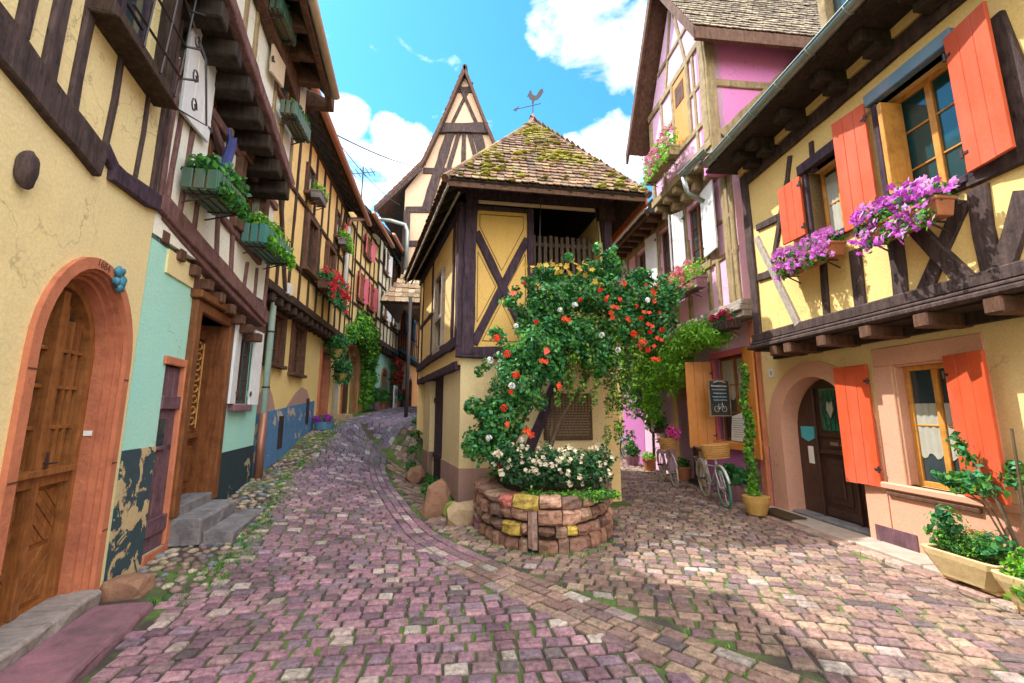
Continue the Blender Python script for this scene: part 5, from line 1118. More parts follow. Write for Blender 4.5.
farhouse(2.9, 7.1, 'pale timbered house with a mint ground floor and a pointed dark doorway', 'mint', 'pale_far', 4.25, 8.5, .3, wins=((.8, 1.4, 5.3, 6.3, 'white_shutter'), (2.6, 3.2, 5.3, 6.3, 'white_shutter'), (.8, 1.3, 7.2, 8.1, 'white_shutter'), (2.5, 3.0, 7.2, 8.1, None)), doors=((2.5, 3.5, 3.4),))
farhouse(7.1, 16, 'orange timbered house far down the climbing lane', 'orange_far', 'orange_far', 4.5, 8.8, .3, wins=((1.2, 1.9, 5.6, 6.7, None), (3.6, 4.3, 5.6, 6.7, None), (6.2, 6.9, 5.6, 6.7, None)), doors=((1.5, 2.6, 3.6), (4.6, 5.6, 3.5)))
s_ = f.sub(5.9, 1.7, .5); o = thing('notice_board', s_, 'white folding notice board beside the pointed doorway', 'sign'); m = MB(); m.box(s_, -.35, .35, 0, 1.0, 0, .05); m.build('board', 'white_shutter', o, bevel=.01); m = MB(); m.box(s_, -.25, .25, .55, .85, .051, .054); m.box(s_, -.25, .1, .25, .45, .051, .054); m.build('printed_panel', 'bikeblue', o)

# ================================================================== tall gable house behind the dovecote
f = Fr((-4.85, 18.2), 90, -1)   # u = world +X, normal to the camera
h = thing('gable_house', f, 'tall peach house with a steep dark-timbered gable and flared eaves behind the dovecote', 'house')
AX = 2.62
m = MB(); m.prism(f, [(0, 6.1), (5.24, 6.1), (5.24, 11.5), (4.62, 12.4), (3.92, 14.0), (AX, 17.3), (1.32, 14.0), (.62, 12.4), (0, 11.5)], -.4, 0); m.build('gable_wall', 'gable', h)
m = MB(); m.box(f, 1.3, 5.2, -.1, 6.1, -.4, -.02); m.box(f, 1.3, 1.6, -.1, 6.1, -6, -.4); m.box(f, 4.9, 5.2, -.1, 6.1, -6, -.4); m.box(f, 0, .3, 6.1, 10.6, -6, -.4); m.box(f, 4.94, 5.24, 6.1, 10.6, -6, -.4); m.box(f, 0, 5.24, -.1, 10.6, -6.3, -6); m.build('wall', 'gable', h)
m = MB()
def tg(pts, w, o1=.06): m.timber(f, [(p[0] + 0., p[1]) for p in pts], w, -.03, o1, .1, .5)
G = lambda px, py: f.at(px, py, 0.)
tg([(0.05, 10.55), (5.2, 10.55)], .28); tg([(.8, 12.45), (4.44, 12.45)], .28)
tg([(1.5, 14.55), (3.74, 14.55)], .5, .16); tg([(0, 8.95), (5.2, 8.95)], .26); tg([(0, 6.3), (5.2, 6.3)], .4)
tg([(.95, 10.5), (2.0, 14.4)], .42, .08); tg([(4.25, 10.5), (3.2, 14.4)], .42, .08); tg([(AX, 12.4), (AX, 14.4)], .2); tg([(1.9, 12.4), (2.4, 14.4)], .2); tg([(3.35, 12.4), (2.85, 14.4)], .2)
tg([(2.0, 14.7), (2.95, 17.0)], .15, .04); tg([(3.25, 14.7), (2.3, 17.0)], .15, .07); tg([(.12, 6.3), (.12, 10.5)], .3, .08); tg([(5.1, 6.3), (5.1, 10.5)], .3, .08); tg([(1.1, 9.0), (1.7, 10.4)], .16); tg([(1.9, 6.3), (1.9, 10.5)], .2); tg([(3.5, 6.3), (3.5, 10.5)], .2)
tg([(2.3, 16.6), (2.95, 16.6)], .3, .04); m.build('timber_frame', 'beam_plum', h)
RL = [f.at(374, 207, .3), f.at(422, 160, .3), f.at(443, 115, .3), (AX, f.at(466, 64, .3)[1])]; RR = [(2 * AX - a, b) for a, b in RL]; m = MB(); tm = MB()
for Q in (RL, RR):
    for a, b in zip(Q, Q[1:]):
        slab(m, f.P(a[0], a[1], .30), f.P(a[0], a[1], -6.3), f.P(b[0], b[1], -6.3), f.P(b[0], b[1], .30), t=.12)
        if Q is RL: tiles(tm, f.P(a[0], a[1], -6.3), f.P(a[0], a[1], .30), f.P(b[0], b[1], -6.3), f.P(b[0], b[1], .30), .3, .25, [(.20, .08, .07), (.24, .10, .08), (.16, .07, .06)])
ro = m.build('roof', 'beam_brown', h); tm.build('roof_tiles', 'tile', ro, fix=False, color=True)
m = MB()
for Q in (RL, RR):
    for a, b in zip(Q, Q[1:]): m.prism(f, [(a[0], a[1] - .02), (b[0], b[1] - .02), (b[0], b[1] - .45), (a[0], a[1] - .32)], .22, .29)
m.build('bargeboard', 'beam_plum', ro)
pf = f.sub(-.35, 0, .5); m = MB(); m.tube([f.P(-1.6, 10.2, -.1), f.P(-.5, 9.9, .3), f.P(.15, 9.7, .3), f.P(.25, 9.4, .3), f.P(.25, 7.5, .3)], .09, 8); m.build('downpipe', 'zinc', h, smooth=True)
# tiled annex
f = Fr((-4.35, 14.2), 84, -1)
h = thing('annex', f, 'low annex with a wavy brown tiled roof at the back of the dovecote', 'outbuilding')
m = MB(); m.box(f, 1.45, 3.0, -.1, 5.3, -2.6, -.2); m.build('wall', 'dove_low', h); m = MB(); A_, B_, C_, D_ = f.P(-.1, 5.25, .15), f.P(3.0, 5.15, .15), f.P(.9, 7.5, -1.7), f.P(3.0, 7.5, -1.7); slab(m, A_, B_, D_, C_, t=.1); slab(m, f.P(-.1, 5.25, -3.4), A_, C_, C_ + Vector((0, .02, 0)), t=.1); ro = m.build('roof', 'soffit', h)
tm = MB(); tiles(tm, A_, B_, C_, D_, .27, .22, [(.50, .36, .22), (.44, .30, .18), (.56, .42, .28), (.38, .26, .17)]); tm.build('roof_tiles', 'tile', ro, fix=False, color=True)
o = bpy.data.objects.new('tmp', None); bpy.data.objects.remove(o)
# cables and antenna
def cable(name, a, b, sag, lb, r=.012):
    P = [a.lerp(b, t / 14) - Vector((0, 0, sag * 4 * (t / 14) * (1 - t / 14))) for t in range(15)]; m = MB(); m.tube([p - a for p in P], r, 5); o = m.build(name, 'iron', None); o.location = a; tag(o, lb, 'cable')
cable('cable', atY(331, 132, 9.0), atY(424, 168, 17.5), .15, 'upper black cable strung from the left eaves to the gable house', .016)
cable('cable', atY(338, 142, 9.2), atY(400, 205, 18), .2, 'thin lower cable sagging towards the gable house', .010)
p = F4.W(3.2, 9.8, -.6); o = thing('tv_antenna', plain(p.x, p.y, p.z), 'thin tv antenna on the roofs behind the ivy-grown house', 'antenna'); m = MB(); m.tube([(0, 0, -1.), (0, 0, 1.7)], .03, 6); m.build('mast', 'iron', o); m = MB(); m.tube([(-.5, 0, 1.4), (.5, 0, 1.5)], .02, 5)
for k in range(5): m.tube([(-.4 + k * .2, -.3, 1.42 + k * .02), (-.4 + k * .2, .3, 1.42 + k * .02)], .014, 5)
m.build('aerial', 'iron', o)
# ================================================================== dovecote house
A0 = Vector((-.9, 7.68, 0)); B0 = FDF.W(2.92, 0, 0); fr_r = Fr((B0.x, B0.y), -10.6, 1)   # right side wall: u away, normal to the left; outer face at o=0 looks right
root_f = plain(-.9, 7.68)
h = thing('dovecote_house', root_f, 'small half-timbered dovecote house with a mossy tiled roof standing where the two lanes fork', 'house')
def toR(m, src):
    a = Vector((-src.u.y, src.u.x, 0)); out_ = []
    for v in m.v:
        p = src.A + src.u * v[0] + a * v[1] + Vector((0, 0, v[2])) - root_f.A; out_.append((p.x, p.y, p.z))
    m.v = out_; return m
fl, ff = FD, FDF
EL = 5.15
# left wall
D1, D2, LW = (1.65, 3.3, -.2, 2.36), (4.3, 4.9, -.2, 2.36), (1.55, 2.35, 2.98, 4.62)
m = MB(); wall(fl, m, 0.02, EL, -.2, 2.42, [D1, D2], -.3, 0); toR(m, fl).build('lower_wall', 'dove_low', h)
m = MB(); wall(fl, m, -.0, EL, 2.42, 5.5, [LW], -.3, .06); toR(m, fl).build('upper_wall', 'dove', h)
m = MB(); m.box(fl, -.012, D1[0], -.2, .62, -.1, .02); toR(m, fl).build('plinth', 'plinth_pink', h); m = MB(); m.box(fl, D1[1], D2[0], -.2, .62, -.1, .02); toR(m, fl).build('plinth', 'plinth_pink', h)
m = MB(); m.timber(fl, [(.1, 2.42), (EL, 2.42)], .16, -.1, .10); m.timber(fl, [(-.1, 2.84), (3, 2.86), (EL, 2.80)], .20, -.1, .13, .15, .25)
m.timber(fl, [(.02, 2.8), (.05, 5.5)], .22, 0, .12); m.timber(fl, [(.55, 2.9), (.5, 5.4)], .12, 0, .10); m.timber(fl, [(3.0, 2.9), (3.0, 5.4)], .1, 0, .09); m.timber(fl, [(2.4, 4.0), (EL, 4.0)], .11, 0, .09); m.timber(fl, [(4.6, 2.9), (4.6, 5.4)], .1, 0, .09); m.timber(fl, [(EL - .05, 2.4), (EL - .05, 5.4)], .14, 0, .1); m.timber(fl, [(0, 5.42), (EL, 5.42)], .2, 0, .14)
toR(m, fl).build('timber_frame', 'beam_violet', h)
for D in (D1, D2):
    d = MB(); n = 7 if D is D1 else 3; w_ = (D[1] - D[0]) / n
    for k in range(n): d.box(fl, D[0] + k * w_ + .003, D[0] + (k + 1) * w_ - .003, -.1, 2.36, -.16, -.12 + .004 * (k % 2))
    for z in (.5, 1.8): d.box(fl, D[0] + .03, D[1] - .03, z, z + .12, -.116, -.085)
    toR(d, fl).build('plank_door', 'beam_violet', h, bevel=.005)
m = MB(); m.box(fl, LW[0] - .1, LW[0], LW[2] - .1, LW[3] + .1, 0, .13); m.box(fl, LW[1], LW[1] + .1, LW[2] - .1, LW[3] + .1, 0, .13); m.box(fl, LW[0], LW[1], LW[2] - .12, LW[2], 0, .15); m.box(fl, LW[0], LW[1], LW[3], LW[3] + .1, 0, .13); m.box(fl, LW[0], LW[1], 3.6, 3.7, 0, .12); toR(m, fl).build('window_surround', 'beam_grey', h, bevel=.01)
m = MB(); m.box(fl, LW[0], LW[1], 3.7, LW[3], -.05, .03)
for k in range(5): m.box(fl, LW[0] + .08 + k * .16, LW[0] + .12 + k * .16, LW[2], 3.6, -.04, .02)
toR(m, fl).build('window_grille', 'beam_dark', h)
# front
PX1 = 1.22
m = MB(); wall(ff, m, -.02, 2.92, -.2, 2.6, [], -.3, 0); toR(m, ff).build('lower_wall', 'dove_low', h)
m = MB(); m.box(ff, -.022, 1.3, -.2, .62, -.1, .02); toR(m, ff).build('plinth', 'plinth_pink', h)
m = MB(); wall(ff, m, .0, PX1, 2.6, 5.42, [], -.3, .03); wall(ff, m, PX1, 2.92, 2.6, 4.1, [], -.3, .03); toR(m, ff).build('upper_wall', 'dove_front', h)
m = MB()
def td(pts, w, o1=.10): m.timber(ff, pts, w, 0, o1)
td([(.10, 2.6), (.10, 3.9), (.14, 5.55)], .22, .14); td([(-.12, 2.64), (1.5, 2.64), (2.92, 2.66)], .20, .13); td([(.22, 4.92), (1.22, 2.86)], .15, .09); td([(1.20, 4.85), (.2, 2.80)], .15, .075); td([(1.26, 2.7), (1.26, 5.45)], .12, .10)
td([(0, 5.68), (2.95, 5.68)], .20, .12); td([(1.32, 4.10), (2.85, 4.10)], .12, .08); td([(2.80, 2.7), (2.80, 5.55)], .16, .12); td([(.2, 5.42), (1.2, 5.42)], .08, .08)
td([(.9, .2), (1.9, 2.5)], .18, .10)
toR(m, ff).build('timber_frame', 'beam_violet', h)
m = MB()
def line(P, w=.012):
    for a, b in zip(P, P[1:] + P[:1]): m.timber(ff, [a, b], w, .028, .0345, 0, 5)
line([(.29, 5.30), (1.13, 5.30), (1.13, 5.05), (.71, 4.20), (.29, 5.05)]); line([(.26, 4.55), (.26, 3.2), (.60, 3.88)]); line([(1.16, 4.55), (1.16, 3.2), (.82, 3.88)]); line([(.36, 2.86), (1.06, 2.86), (.71, 3.58)])
toR(m, ff).build('painted_outline', 'beam_brown', h)
m = MB(); m.box(ff, .25, 2.55, 5.47, 5.53, .10, .16); toR(m, ff).build('pale_rail', 'bone', h, bevel=.01)
m = MB(); m.box(ff, 1.32, 2.6, 4.85, 4.93, -.34, -.27); m.box(ff, 1.32, 2.6, 4.18, 4.27, -.34, -.27)
for k in range(11): m.box(ff, 1.36 + k * .115, 1.36 + k * .115 + .07, 4.1, 5.08 - .012 * (k % 3), -.27, -.24)
toR(m, ff).build('railing', 'slat_grey', h, bevel=.006)
m = MB(); m.hexa([ff.P(2.70, 4.9, .06), ff.P(2.84, 4.9, .06), ff.P(2.84, 4.9, -.1), ff.P(2.70, 4.9, -.1), ff.P(2.66, 5.5, .10), ff.P(2.92, 5.5, .10), ff.P(2.92, 5.5, -.12), ff.P(2.66, 5.5, -.12)]); m.box(ff, 2.62, 2.95, 5.3, 5.6, .121, .16); m.rock(ff.P(1.42, 5.62, .18), (.10, .05, .07), 2, 1); toR(m, ff).build('bracket', 'beam_dark', h, bevel=.01)
m = MB(); m.tube([ff.P(1.42, 5.6, .25), ff.P(1.40, 4.4, .22)], .010, 5); m.tube([ff.P(2.52, 5.55, .2), ff.P(2.62, 4.9, .1)], .010, 5); toR(m, ff).build('hanging_wire', 'iron', h)
m = MB(); m.box(ff, 1.2, 2.9, 3.9, 4.1, -3, -.3); m.box(ff, 1.0, 1.25, 4.1, 5.6, -3, -.35); m.box(ff, 1.25, 2.9, 4.1, 5.6, -1.6, -1.5); toR(m, ff).build('loggia', 'beam_dark', h)
# right side and rear
m = MB(); a = B0; b = Vector((1.25, 12.3, 0)); c = FD.W(EL, 0, 0)
def wl(p, q, z0, z1, t=.25):
    d = (q - p).normalized(); n_ = Vector((-d.y, d.x, 0)) * t; P = [p, q, q + n_, p + n_]; m.hexa([x - root_f.A + Vector((0, 0, z0)) for x in P] + [x - root_f.A + Vector((0, 0, z1)) for x in P])
wl(a, b, -.2, 5.5); wl(b, c, -.2, 5.5); m.build('rear_wall', 'dove', h)
# roof
E1 = atZ(445, 178, 5.42); E2 = atZ(649, 195, 5.42); E3 = Vector((-3.75, 14.0, 5.42)); E4 = Vector((1.65, 14.0, 5.42)); q = atZ(404, 280, 5.42); dirl = (q - E1); E3 = q.copy(); E4 = Vector((1.9, q.y, 5.42))
AP = atY(533, 123, 9.7); AR = Vector((AP.x - .5, 11.2, AP.z)); L_ = lambda p: p - root_f.A
rf = MB()
for Q in ((E1, E2, AP, AP + Vector((.01, 0, 0))), (E3, E1, AP, AR), (E2, E4, AR, AP), (E4, E3, AR, AR + Vector((.01, 0, 0)))):
    slab(rf, L_(Q[0]), L_(Q[1]), L_(Q[2]), L_(Q[3]), t=.07)
ro = rf.build('roof', 'soffit', h)
tm = MB(); tiles(tm, L_(E1), L_(E2), L_(AP), L_(AP), .165, .145, lift=.01); tiles(tm, L_(E3), L_(E1), L_(AR), L_(AP), .18, .16, [(.46, .16, .08), (.40, .13, .07), (.36, .15, .10)]); tiles(tm, L_(E2), L_(E4), L_(AP), L_(AR), .18, .16)
tm.build('roof_tiles', 'tile_moss', ro, fix=False, color=True)
rg = MB(); ridge(rg, L_(E1), L_(AP), .07, .28); ridge(rg, L_(E2), L_(AP), .07, .28); ridge(rg, L_(AP), L_(AR), .08, .3); rg.lathe([(.14, -.12), (.12, .02), (.05, .18), (.02, .26)], tuple(L_(AP)), 10, col=(.5, .26, .18)); rg.build('ridge_tiles', 'tile_moss', ro, color=True)
m = MB(); m.bar(L_(E1) + Vector((.03, .05, -.06)), L_(E2) + Vector((-.03, .05, -.06)), .03, .10); m.build('eaves_board', 'beam_brown', ro)
m = MB(); m.bar(L_(E2) + Vector((-.04, .02, -.08)), L_(E4) + Vector((-.04, 0, -.08)), .035, .18); m.build('side_board', 'rust_board', ro)
m = MB(); m.bar(L_(E1) + Vector((.05, .04, -.09)), L_(E3) + Vector((.05, 0, -.09)), .03, .07); m.tube([L_(E1) + Vector((.2, .3, -.1)), L_(E3) + Vector((.22, 0, -.12))], .022, 6); m.build('gutter_iron', 'beam_grey', ro)
m = MB()
for k in range(13):
    p = E1.lerp(E3, (k + .4) / 13); n_ = Vector((.94, .34, 0)); m.bar(L_(p) + Vector((.06, 0, -.10)), L_(p + n_ * .75) + Vector((0, 0, .42)), .08, .10)
for k in range(9):
    p = E1.lerp(E2, (k + .6) / 9.4); m.bar(L_(p) + Vector((0, .06, -.08)), L_(p) + Vector((0, .55, .42)), .08, .10)
each(m, 'rafter', 'soffit', h)
m = MB(); V_ = [E1 + Vector((.12, .12, -.12)), E2 + Vector((-.1, .12, -.12))]; m.build('soffit', 'soffit', h) if m.v else None
# moss cushions
g = random.Random(11); mm = MB(); e_ = (E2 - E1); 
for _ in range(260):
    v_ = g.uniform(0, .92) ** 1.2; u_ = g.uniform(0, 1)
    if math.sin(u_ * 9 + v_ * 5) + math.sin(v_ * 11 - u_ * 6) < .25 and g.random() < .8: continue
    p = E1 + e_ * u_; p = p.lerp(AP, v_); r_ = g.uniform(.02, .085); nrm = e_.cross(AP - E1).normalized(); nrm = nrm if nrm.z > 0 else -nrm
    mm.rock(L_(p + nrm * .055), (r_ * 1.3, r_ * .8, r_ * .45), g.randint(0, 99), 1, 0, .25, sc3((.32, .30, .03), g.uniform(.5, 1.2)))
mo = mm.build('moss_cushions', 'stoneattr', ro, smooth=True, color=True); mo['kind'] = 'stuff'
# weathercock
wf = plain(AP.x, AP.y, AP.z + .2); o = thing('weathercock', wf, 'black iron rooster weathervane on top of the mossy roof', 'weathervane'); m = MB(); m.tube([(0, 0, -.15), (0, 0, .55)], .014, 6); m.tube([(-.42, 0, .18), (.2, 0, .34)], .010, 5); m.prism(wf, [(-.42, .12), (-.34, .27), (-.50, .16)], -.005, .005); m.build('spindle', 'iron', o)
m = MB(); rp = [(-.17, .62), (-.14, .70), (-.11, .76), (-.08, .84), (-.03, .80), (-.03, .72), (.03, .66), (.10, .66), (.16, .76), (.22, .86), (.30, .88), (.32, .80), (.28, .72), (.22, .62), (.15, .54), (.05, .50), (.02, .40), (-.03, .40), (-.02, .50), (-.10, .56), (-.13, .64)]
m.prism(wf, [(a * .85, b * .85) for a, b in rp], -.008, .008); m.build('rooster', 'iron', o)
# plaque
pf = FDF.sub(1.94, 1.08, .03); o = thing('plaque', pf, 'dark brown inscribed plaque on the dovecote wall above the white roses', 'plaque'); m = MB(); m.box(pf, -.45, .45, 0, .84, 0, .04); m.build('plate', 'plaque', o, bevel=.01)
m = MB(); g = random.Random(2)
for r_ in range(15):
    u_ = -.40; z = .77 - r_ * .048
    if r_ < 6:
        for k in range(14): m.rock(pf.P(-.39 + k * .06, z, .042), (.022, .006, .02), k + r_, 1)
        continue
    while u_ < .38: L = g.uniform(.02, .07); m.box(pf, u_, min(u_ + L, .4), z - .012, z + .010, .0402, .045); u_ += L + .014
m.build('raised_lettering', 'plaque_text', o)
# dark downpipe at the back corner
pf = FD.sub(6.25, 0, .25); o = thing('downpipe', pf, 'dark grey downpipe at the rear corner of the dovecote', 'downpipe'); m = MB(); m.tube([pf.P(0, 0, 0), pf.P(0, 5.2, 0)], .06, 8); m.build('pipe', 'iron', o, smooth=True)

# ================================================================== round stone planter
pf = plain(PC[0], PC[1]); pl = thing('stone_planter', pf, 'round rubble-stone planter with yellow and red blocks in front of the dovecote', 'planter')
st = MB(); g = random.Random(21); colS = [(.38, .20, .15), (.44, .24, .17), (.30, .17, .13), (.34, .22, .16), (.50, .30, .22), (.26, .16, .13)]
def pstone(a0_, a1_, z0, z1, col):
    n = max(2, int((a1_ - a0_) / .12)); V = []; F = []; bl = g.uniform(.0, .03); gp = .009
    da = gp / 1.2
    A_ = [a0_ + da + (a1_ - a0_ - 2 * da) * i / n for i in range(n + 1)]; zz = [z0 + gp, z0 + gp + .03, (z0 + z1) / 2, z1 - gp - .03, z1 - gp]; oo = [-.035, .0, .008, .0, -.035]
    for i, a in enumerate(A_):
        edge = .028 if i in (0, n) else 0
        for z, o_ in zip(zz, oo):
            k = o_ + bl - edge + g.uniform(-.018, .018); V.append(((PRX - .03 + k) * math.cos(a), (PRY - .03 + k) * math.sin(a), z + g.uniform(-.008, .008)))
    for i in range(n):
        for j in range(4): F.append((i * 5 + j, i * 5 + 5 + j, i * 5 + 6 + j, i * 5 + 1 + j))
    b = len(V)
    for i, a in enumerate(A_):
        for z in (z1 - gp, z0 + gp): V.append(((PRX - .34) * math.cos(a), (PRY - .34) * math.sin(a), z))
    for i in range(n): F.append((i * 5 + 4, i * 5 + 9, b + i * 2 + 2, b + i * 2)); F.append((b + i * 2 + 1, b + i * 2 + 3, i * 5 + 5, i * 5))
    F += [tuple([0, 1, 2, 3, 4, b, b + 1]), tuple([n * 5 + k for k in (4, 3, 2, 1, 0)] + [b + 2 * n + 1, b + 2 * n])]
    st.add(V, F, col)
AN0, AN1 = R(163), R(380); rows = [0, .15, .30, .46, .60]
vert = [(R(254), R(261))]
yel = [(3, R(243), R(262), (.56, .40, .10)), (1, R(236), R(249), (.58, .40, .09)), (2, R(264), R(272), (.52, .40, .13)), (1, R(281), R(289), (.60, .46, .10)), (3, R(234), R(243), (.62, .20, .16))]
for r_ in range(4):
    a = AN0 + g.uniform(0, .1)
    while a < AN1:
        w_ = g.uniform(.13, .30) if r_ != 3 else g.uniform(.18, .34); b_ = min(a + w_, AN1); sp = None
        for (rr, x0, x1, cc) in yel:
            if rr == r_ and x0 - .10 <= a < x1: a0_ = a; b_ = x1; sp = cc
            elif rr == r_ and a < x0 < b_: b_ = x0
        for x0, x1 in vert:
            if r_ < 3 and a < x0 < b_: b_ = x0
            if r_ < 3 and x0 - .001 <= a < x1: a = x1; b_ = min(a + w_, AN1)
        if b_ - a < .07: b_ = a + .07
        pstone(a, b_, rows[r_] - (.08 if r_ == 0 else 0) + (g.uniform(-.02, .02) if r_ else 0), rows[r_ + 1] + (g.uniform(-.025, .02) if r_ < 3 else g.uniform(-.02, .03)), sp or sc3(g.choice(colS), g.uniform(.75, 1.25))); a = b_
pstone(vert[0][0], vert[0][1], 0, .46, (.40, .26, .22)); st.build('rubble_wall', 'stoneattr', pl, color=True, fix=False)
m = MB(); m.lathe([(.9, -.05), (.9, .56)], (0, 0, 0), 40, PRX / .97, PRY / .97); m.build('soil', 'soil', pl)
m = MB(); n = 40
m.lathe([(.93, -.04), (.93, .48)], (0, 0, 0), 40, PRX, PRY - .0); m.build('mortar_core', 'soil', pl)
# boulders at the corner
for i, (x, y, r_, mt, lb, rot, sq) in enumerate(((-1.22, 7.0, (.20, .13, .33), 'red_stone', 'tall leaning rust-coloured boulder at the dovecote corner', .5, .4), (-.72, 6.55, (.24, .19, .19), 'tan_stone', 'squat square tan boulder beside the planter', .2, .6), (-.96, 6.98, (.12, .10, .14), 'stoneg', 'small mossy green boulder between the two corner stones', 0, .2), (-2.15, 9.9, (.22, .3, .22), 'red_stone', 'dark boulder in the planted strip beside the plank doors', .3, .2), (-.40, 6.35, (.15, .14, .15), 'mauve_stone', 'dark mauve stone tucked beside the squat tan boulder', .4, .4))):
    if mt == 'stoneg': M['stoneg'] = stone('mossy_stone', (.20, .30, .05), (.30, .28, .10), 6, .6)
    m = MB(); m.rock((0, 0, r_[2] * .7), r_, 30 + i, 2, rot, .20, sq=sq); o = m.build('boulder', mt, None); o.location = (x, y, gz(x, y) - .02); o.rotation_euler = (0, .22 if i == 0 else 0, 0); tag(o, lb, 'boulder')

# ================================================================== climbing roses
def Bp(px, py, Y, rx, ry, rz, w=1.): p = atY(px, py, Y); return (p.x, p.y, p.z, rx, ry, rz, w)
def local(bl, A): return [(b[0] - A.x, b[1] - A.y, b[2] - A.z, *b[3:]) for b in bl]
rf_ = plain(.1, 6.9, .55); rb = thing('climbing_rose', rf_, 'huge climbing rose with red blooms arching up over the front of the dovecote', 'climbing plant')
bl = [Bp(500, 420, 6.6, .34, .35, .42), Bp(520, 385, 6.6, .40, .4, .45), Bp(505, 455, 6.4, .30, .3, .30), Bp(540, 345, 6.6, .42, .4, .42), Bp(512, 362, 6.7, .24, .3, .3), Bp(552, 300, 6.8, .42, .45, .36), Bp(590, 295, 6.9, .48, .5, .34), Bp(632, 300, 7.0, .42, .45, .36), Bp(655, 318, 7.0, .34, .4, .36), Bp(622, 325, 6.9, .34, .35, .34), Bp(668, 296, 7.0, .22, .3, .24), Bp(598, 360, 6.8, .28, .25, .25), Bp(535, 318, 6.8, .32, .35, .3), Bp(575, 335, 6.8, .48, .4, .34), Bp(600, 345, 6.9, .36, .35, .38), Bp(550, 365, 6.6, .26, .3, .3), Bp(484, 440, 6.6, .16, .2, .3), Bp(606, 272, 7., .34, .3, .16), Bp(548, 274, 6.9, .25, .3, .14), Bp(640, 278, 7.0, .22, .3, .14), Bp(472, 405, 6.55, .12, .15, .14), Bp(470, 448, 6.5, .12, .15, .16), Bp(486, 412, 6.6, .16, .2, .2)]
for k in range(22):
    g_ = random.Random(k); px, py = g_.choice([(475, 400), (485, 360), (500, 335), (515, 300), (530, 275), (470, 440), (640, 262), (610, 258), (570, 262), (668, 300), (672, 330), (540, 262), (478, 380), (590, 258), (660, 275)]); bl.append(Bp(px + g_.uniform(-8, 8), py + g_.uniform(-10, 8), 6.6, .09, .12, .10, .6))
bl = local(bl, rf_.A)
leaves('foliage', bl, 33000, .062, TEALG + GREEN + LIME[3:4], rb, shell=.4, seed=3, aspect=.75, jit=.45)
proto = bloom_mesh('flower', .056, [(.80, .035, .02), (.85, .08, .03), (.7, .02, .02)], 'cluster', 1); proto['category'] = 'x'; del proto['category']
spec = [(273, 0)]
fp = [atY(px, py, Y) - rf_.A for px, py, Y in [(524, 283, 6.3), (514, 293, 6.3), (497, 338, 6.35), (566, 318, 6.2), (536, 322, 6.3), (548, 350, 6.1), (507, 354, 6.3), (543, 360, 6.1), (511, 392, 6.15), (508, 424, 6.0), (516, 375, 6.2), (468, 450, 6.5), (504, 408, 6.1), (472, 403, 6.6), (637, 306, 6.5), (612, 313, 6.4), (641, 318, 6.5), (655, 300, 6.6), (634, 334, 6.5), (655, 345, 6.6), (600, 290, 6.4), (625, 282, 6.5), (646, 285, 6.6), (660, 312, 6.7), (662, 330, 6.6), (620, 298, 6.4), (606, 300, 6.4), (628, 318, 6.5), (650, 332, 6.6), (560, 385, 6.3), (648, 350, 6.6), (640, 345, 6.6), (580, 300, 6.4), (528, 430, 6.1), (500, 465, 6.0), (655, 358, 6.6)]]
blooms(rb, proto, fp[::2], 4, .5, 1.1); pr2 = bloom_mesh('flower', .05, [(.80, .05, .02), (.85, .10, .04), (.62, .02, .02)], 'multi', 12); blooms(rb, pr2, fp[1::2] + [p + Vector((.12, -.02, -.1)) for p in fp[14:30:2]], 14, .7, 1.2)
py_ = bloom_mesh('flower', .045, [(.80, .58, .05), (.75, .48, .08)], 'multi', 2); blooms(rb, py_, [atY(px, py, 6.5) - rf_.A for px, py in [(545, 266), (552, 262), (560, 265), (566, 268), (574, 262), (580, 270), (590, 268), (556, 270), (532, 268), (600, 285), (570, 273), (584, 263)]], 5)
pw = bloom_mesh('flower', .045, [(.72, .74, .80), (.80, .78, .76)], 'cluster', 3); blooms(rb, pw, [atY(px, py, 6.2) - rf_.A for px, py in [(516, 326), (490, 360), (512, 386), (489, 438), (522, 440), (560, 310), (602, 335), (648, 300), (575, 305), (618, 350)]], 6)
m = MB()
for a, b, c in (((480, 500, 6.5), (520, 430, 6.8), (560, 330, 7.2)), ((545, 490, 6.9), (553, 400, 7.2), (590, 320, 7.3)), ((530, 495, 6.8), (560, 420, 7.1), (630, 320, 7.4))):
    P = [atY(*a) - rf_.A, atY(*b) - rf_.A, atY(*c) - rf_.A]; m.tube([P[0], P[0].lerp(P[1], .5) + Vector((.03, .05, 0)), P[1], P[1].lerp(P[2], .5) - Vector((.05, 0, 0)), P[2]], [.045, .04, .035, .03, .02], 7)
m.build('trunk', 'bark', rb, smooth=True)
# hanging curtain of dry honeysuckle
rf2 = plain(1.3, 6.9, 2.2); hb = thing('hanging_vine', rf2, 'olive trailing vine hanging like a curtain under the red roses', 'climbing plant')
bl2 = []
for k in range(26):
    px = 556 + k * 3.3; t = k / 25; bot = 372 + 26 * math.sin(k * 1.7) + (40 if 15 < k < 24 else 0)
    for j in range(5): bl2.append(Bp(px + 2 * math.sin(j), 325 + (bot - 325) * j / 4, 6.75 + .1 * math.sin(k), .07, .10, .17))
leaves('foliage', local(bl2, rf2.A), 8000, .055, DRY + GREEN[:3] + LIME[:2] + LIME[4:], hb, shell=.3, seed=8, droop=1.2)
m = MB()
for k in range(0, 26, 3):
    px = 556 + k * 3.3; a = atY(px, 322, 6.75) - rf2.A; b = atY(px + 2, 372 + 20 * math.sin(k), 6.75) - rf2.A; m.tube([a, a.lerp(b, .5) + Vector((.02, 0, 0)), b], .006, 4)
m.build('stem', 'bark', hb)
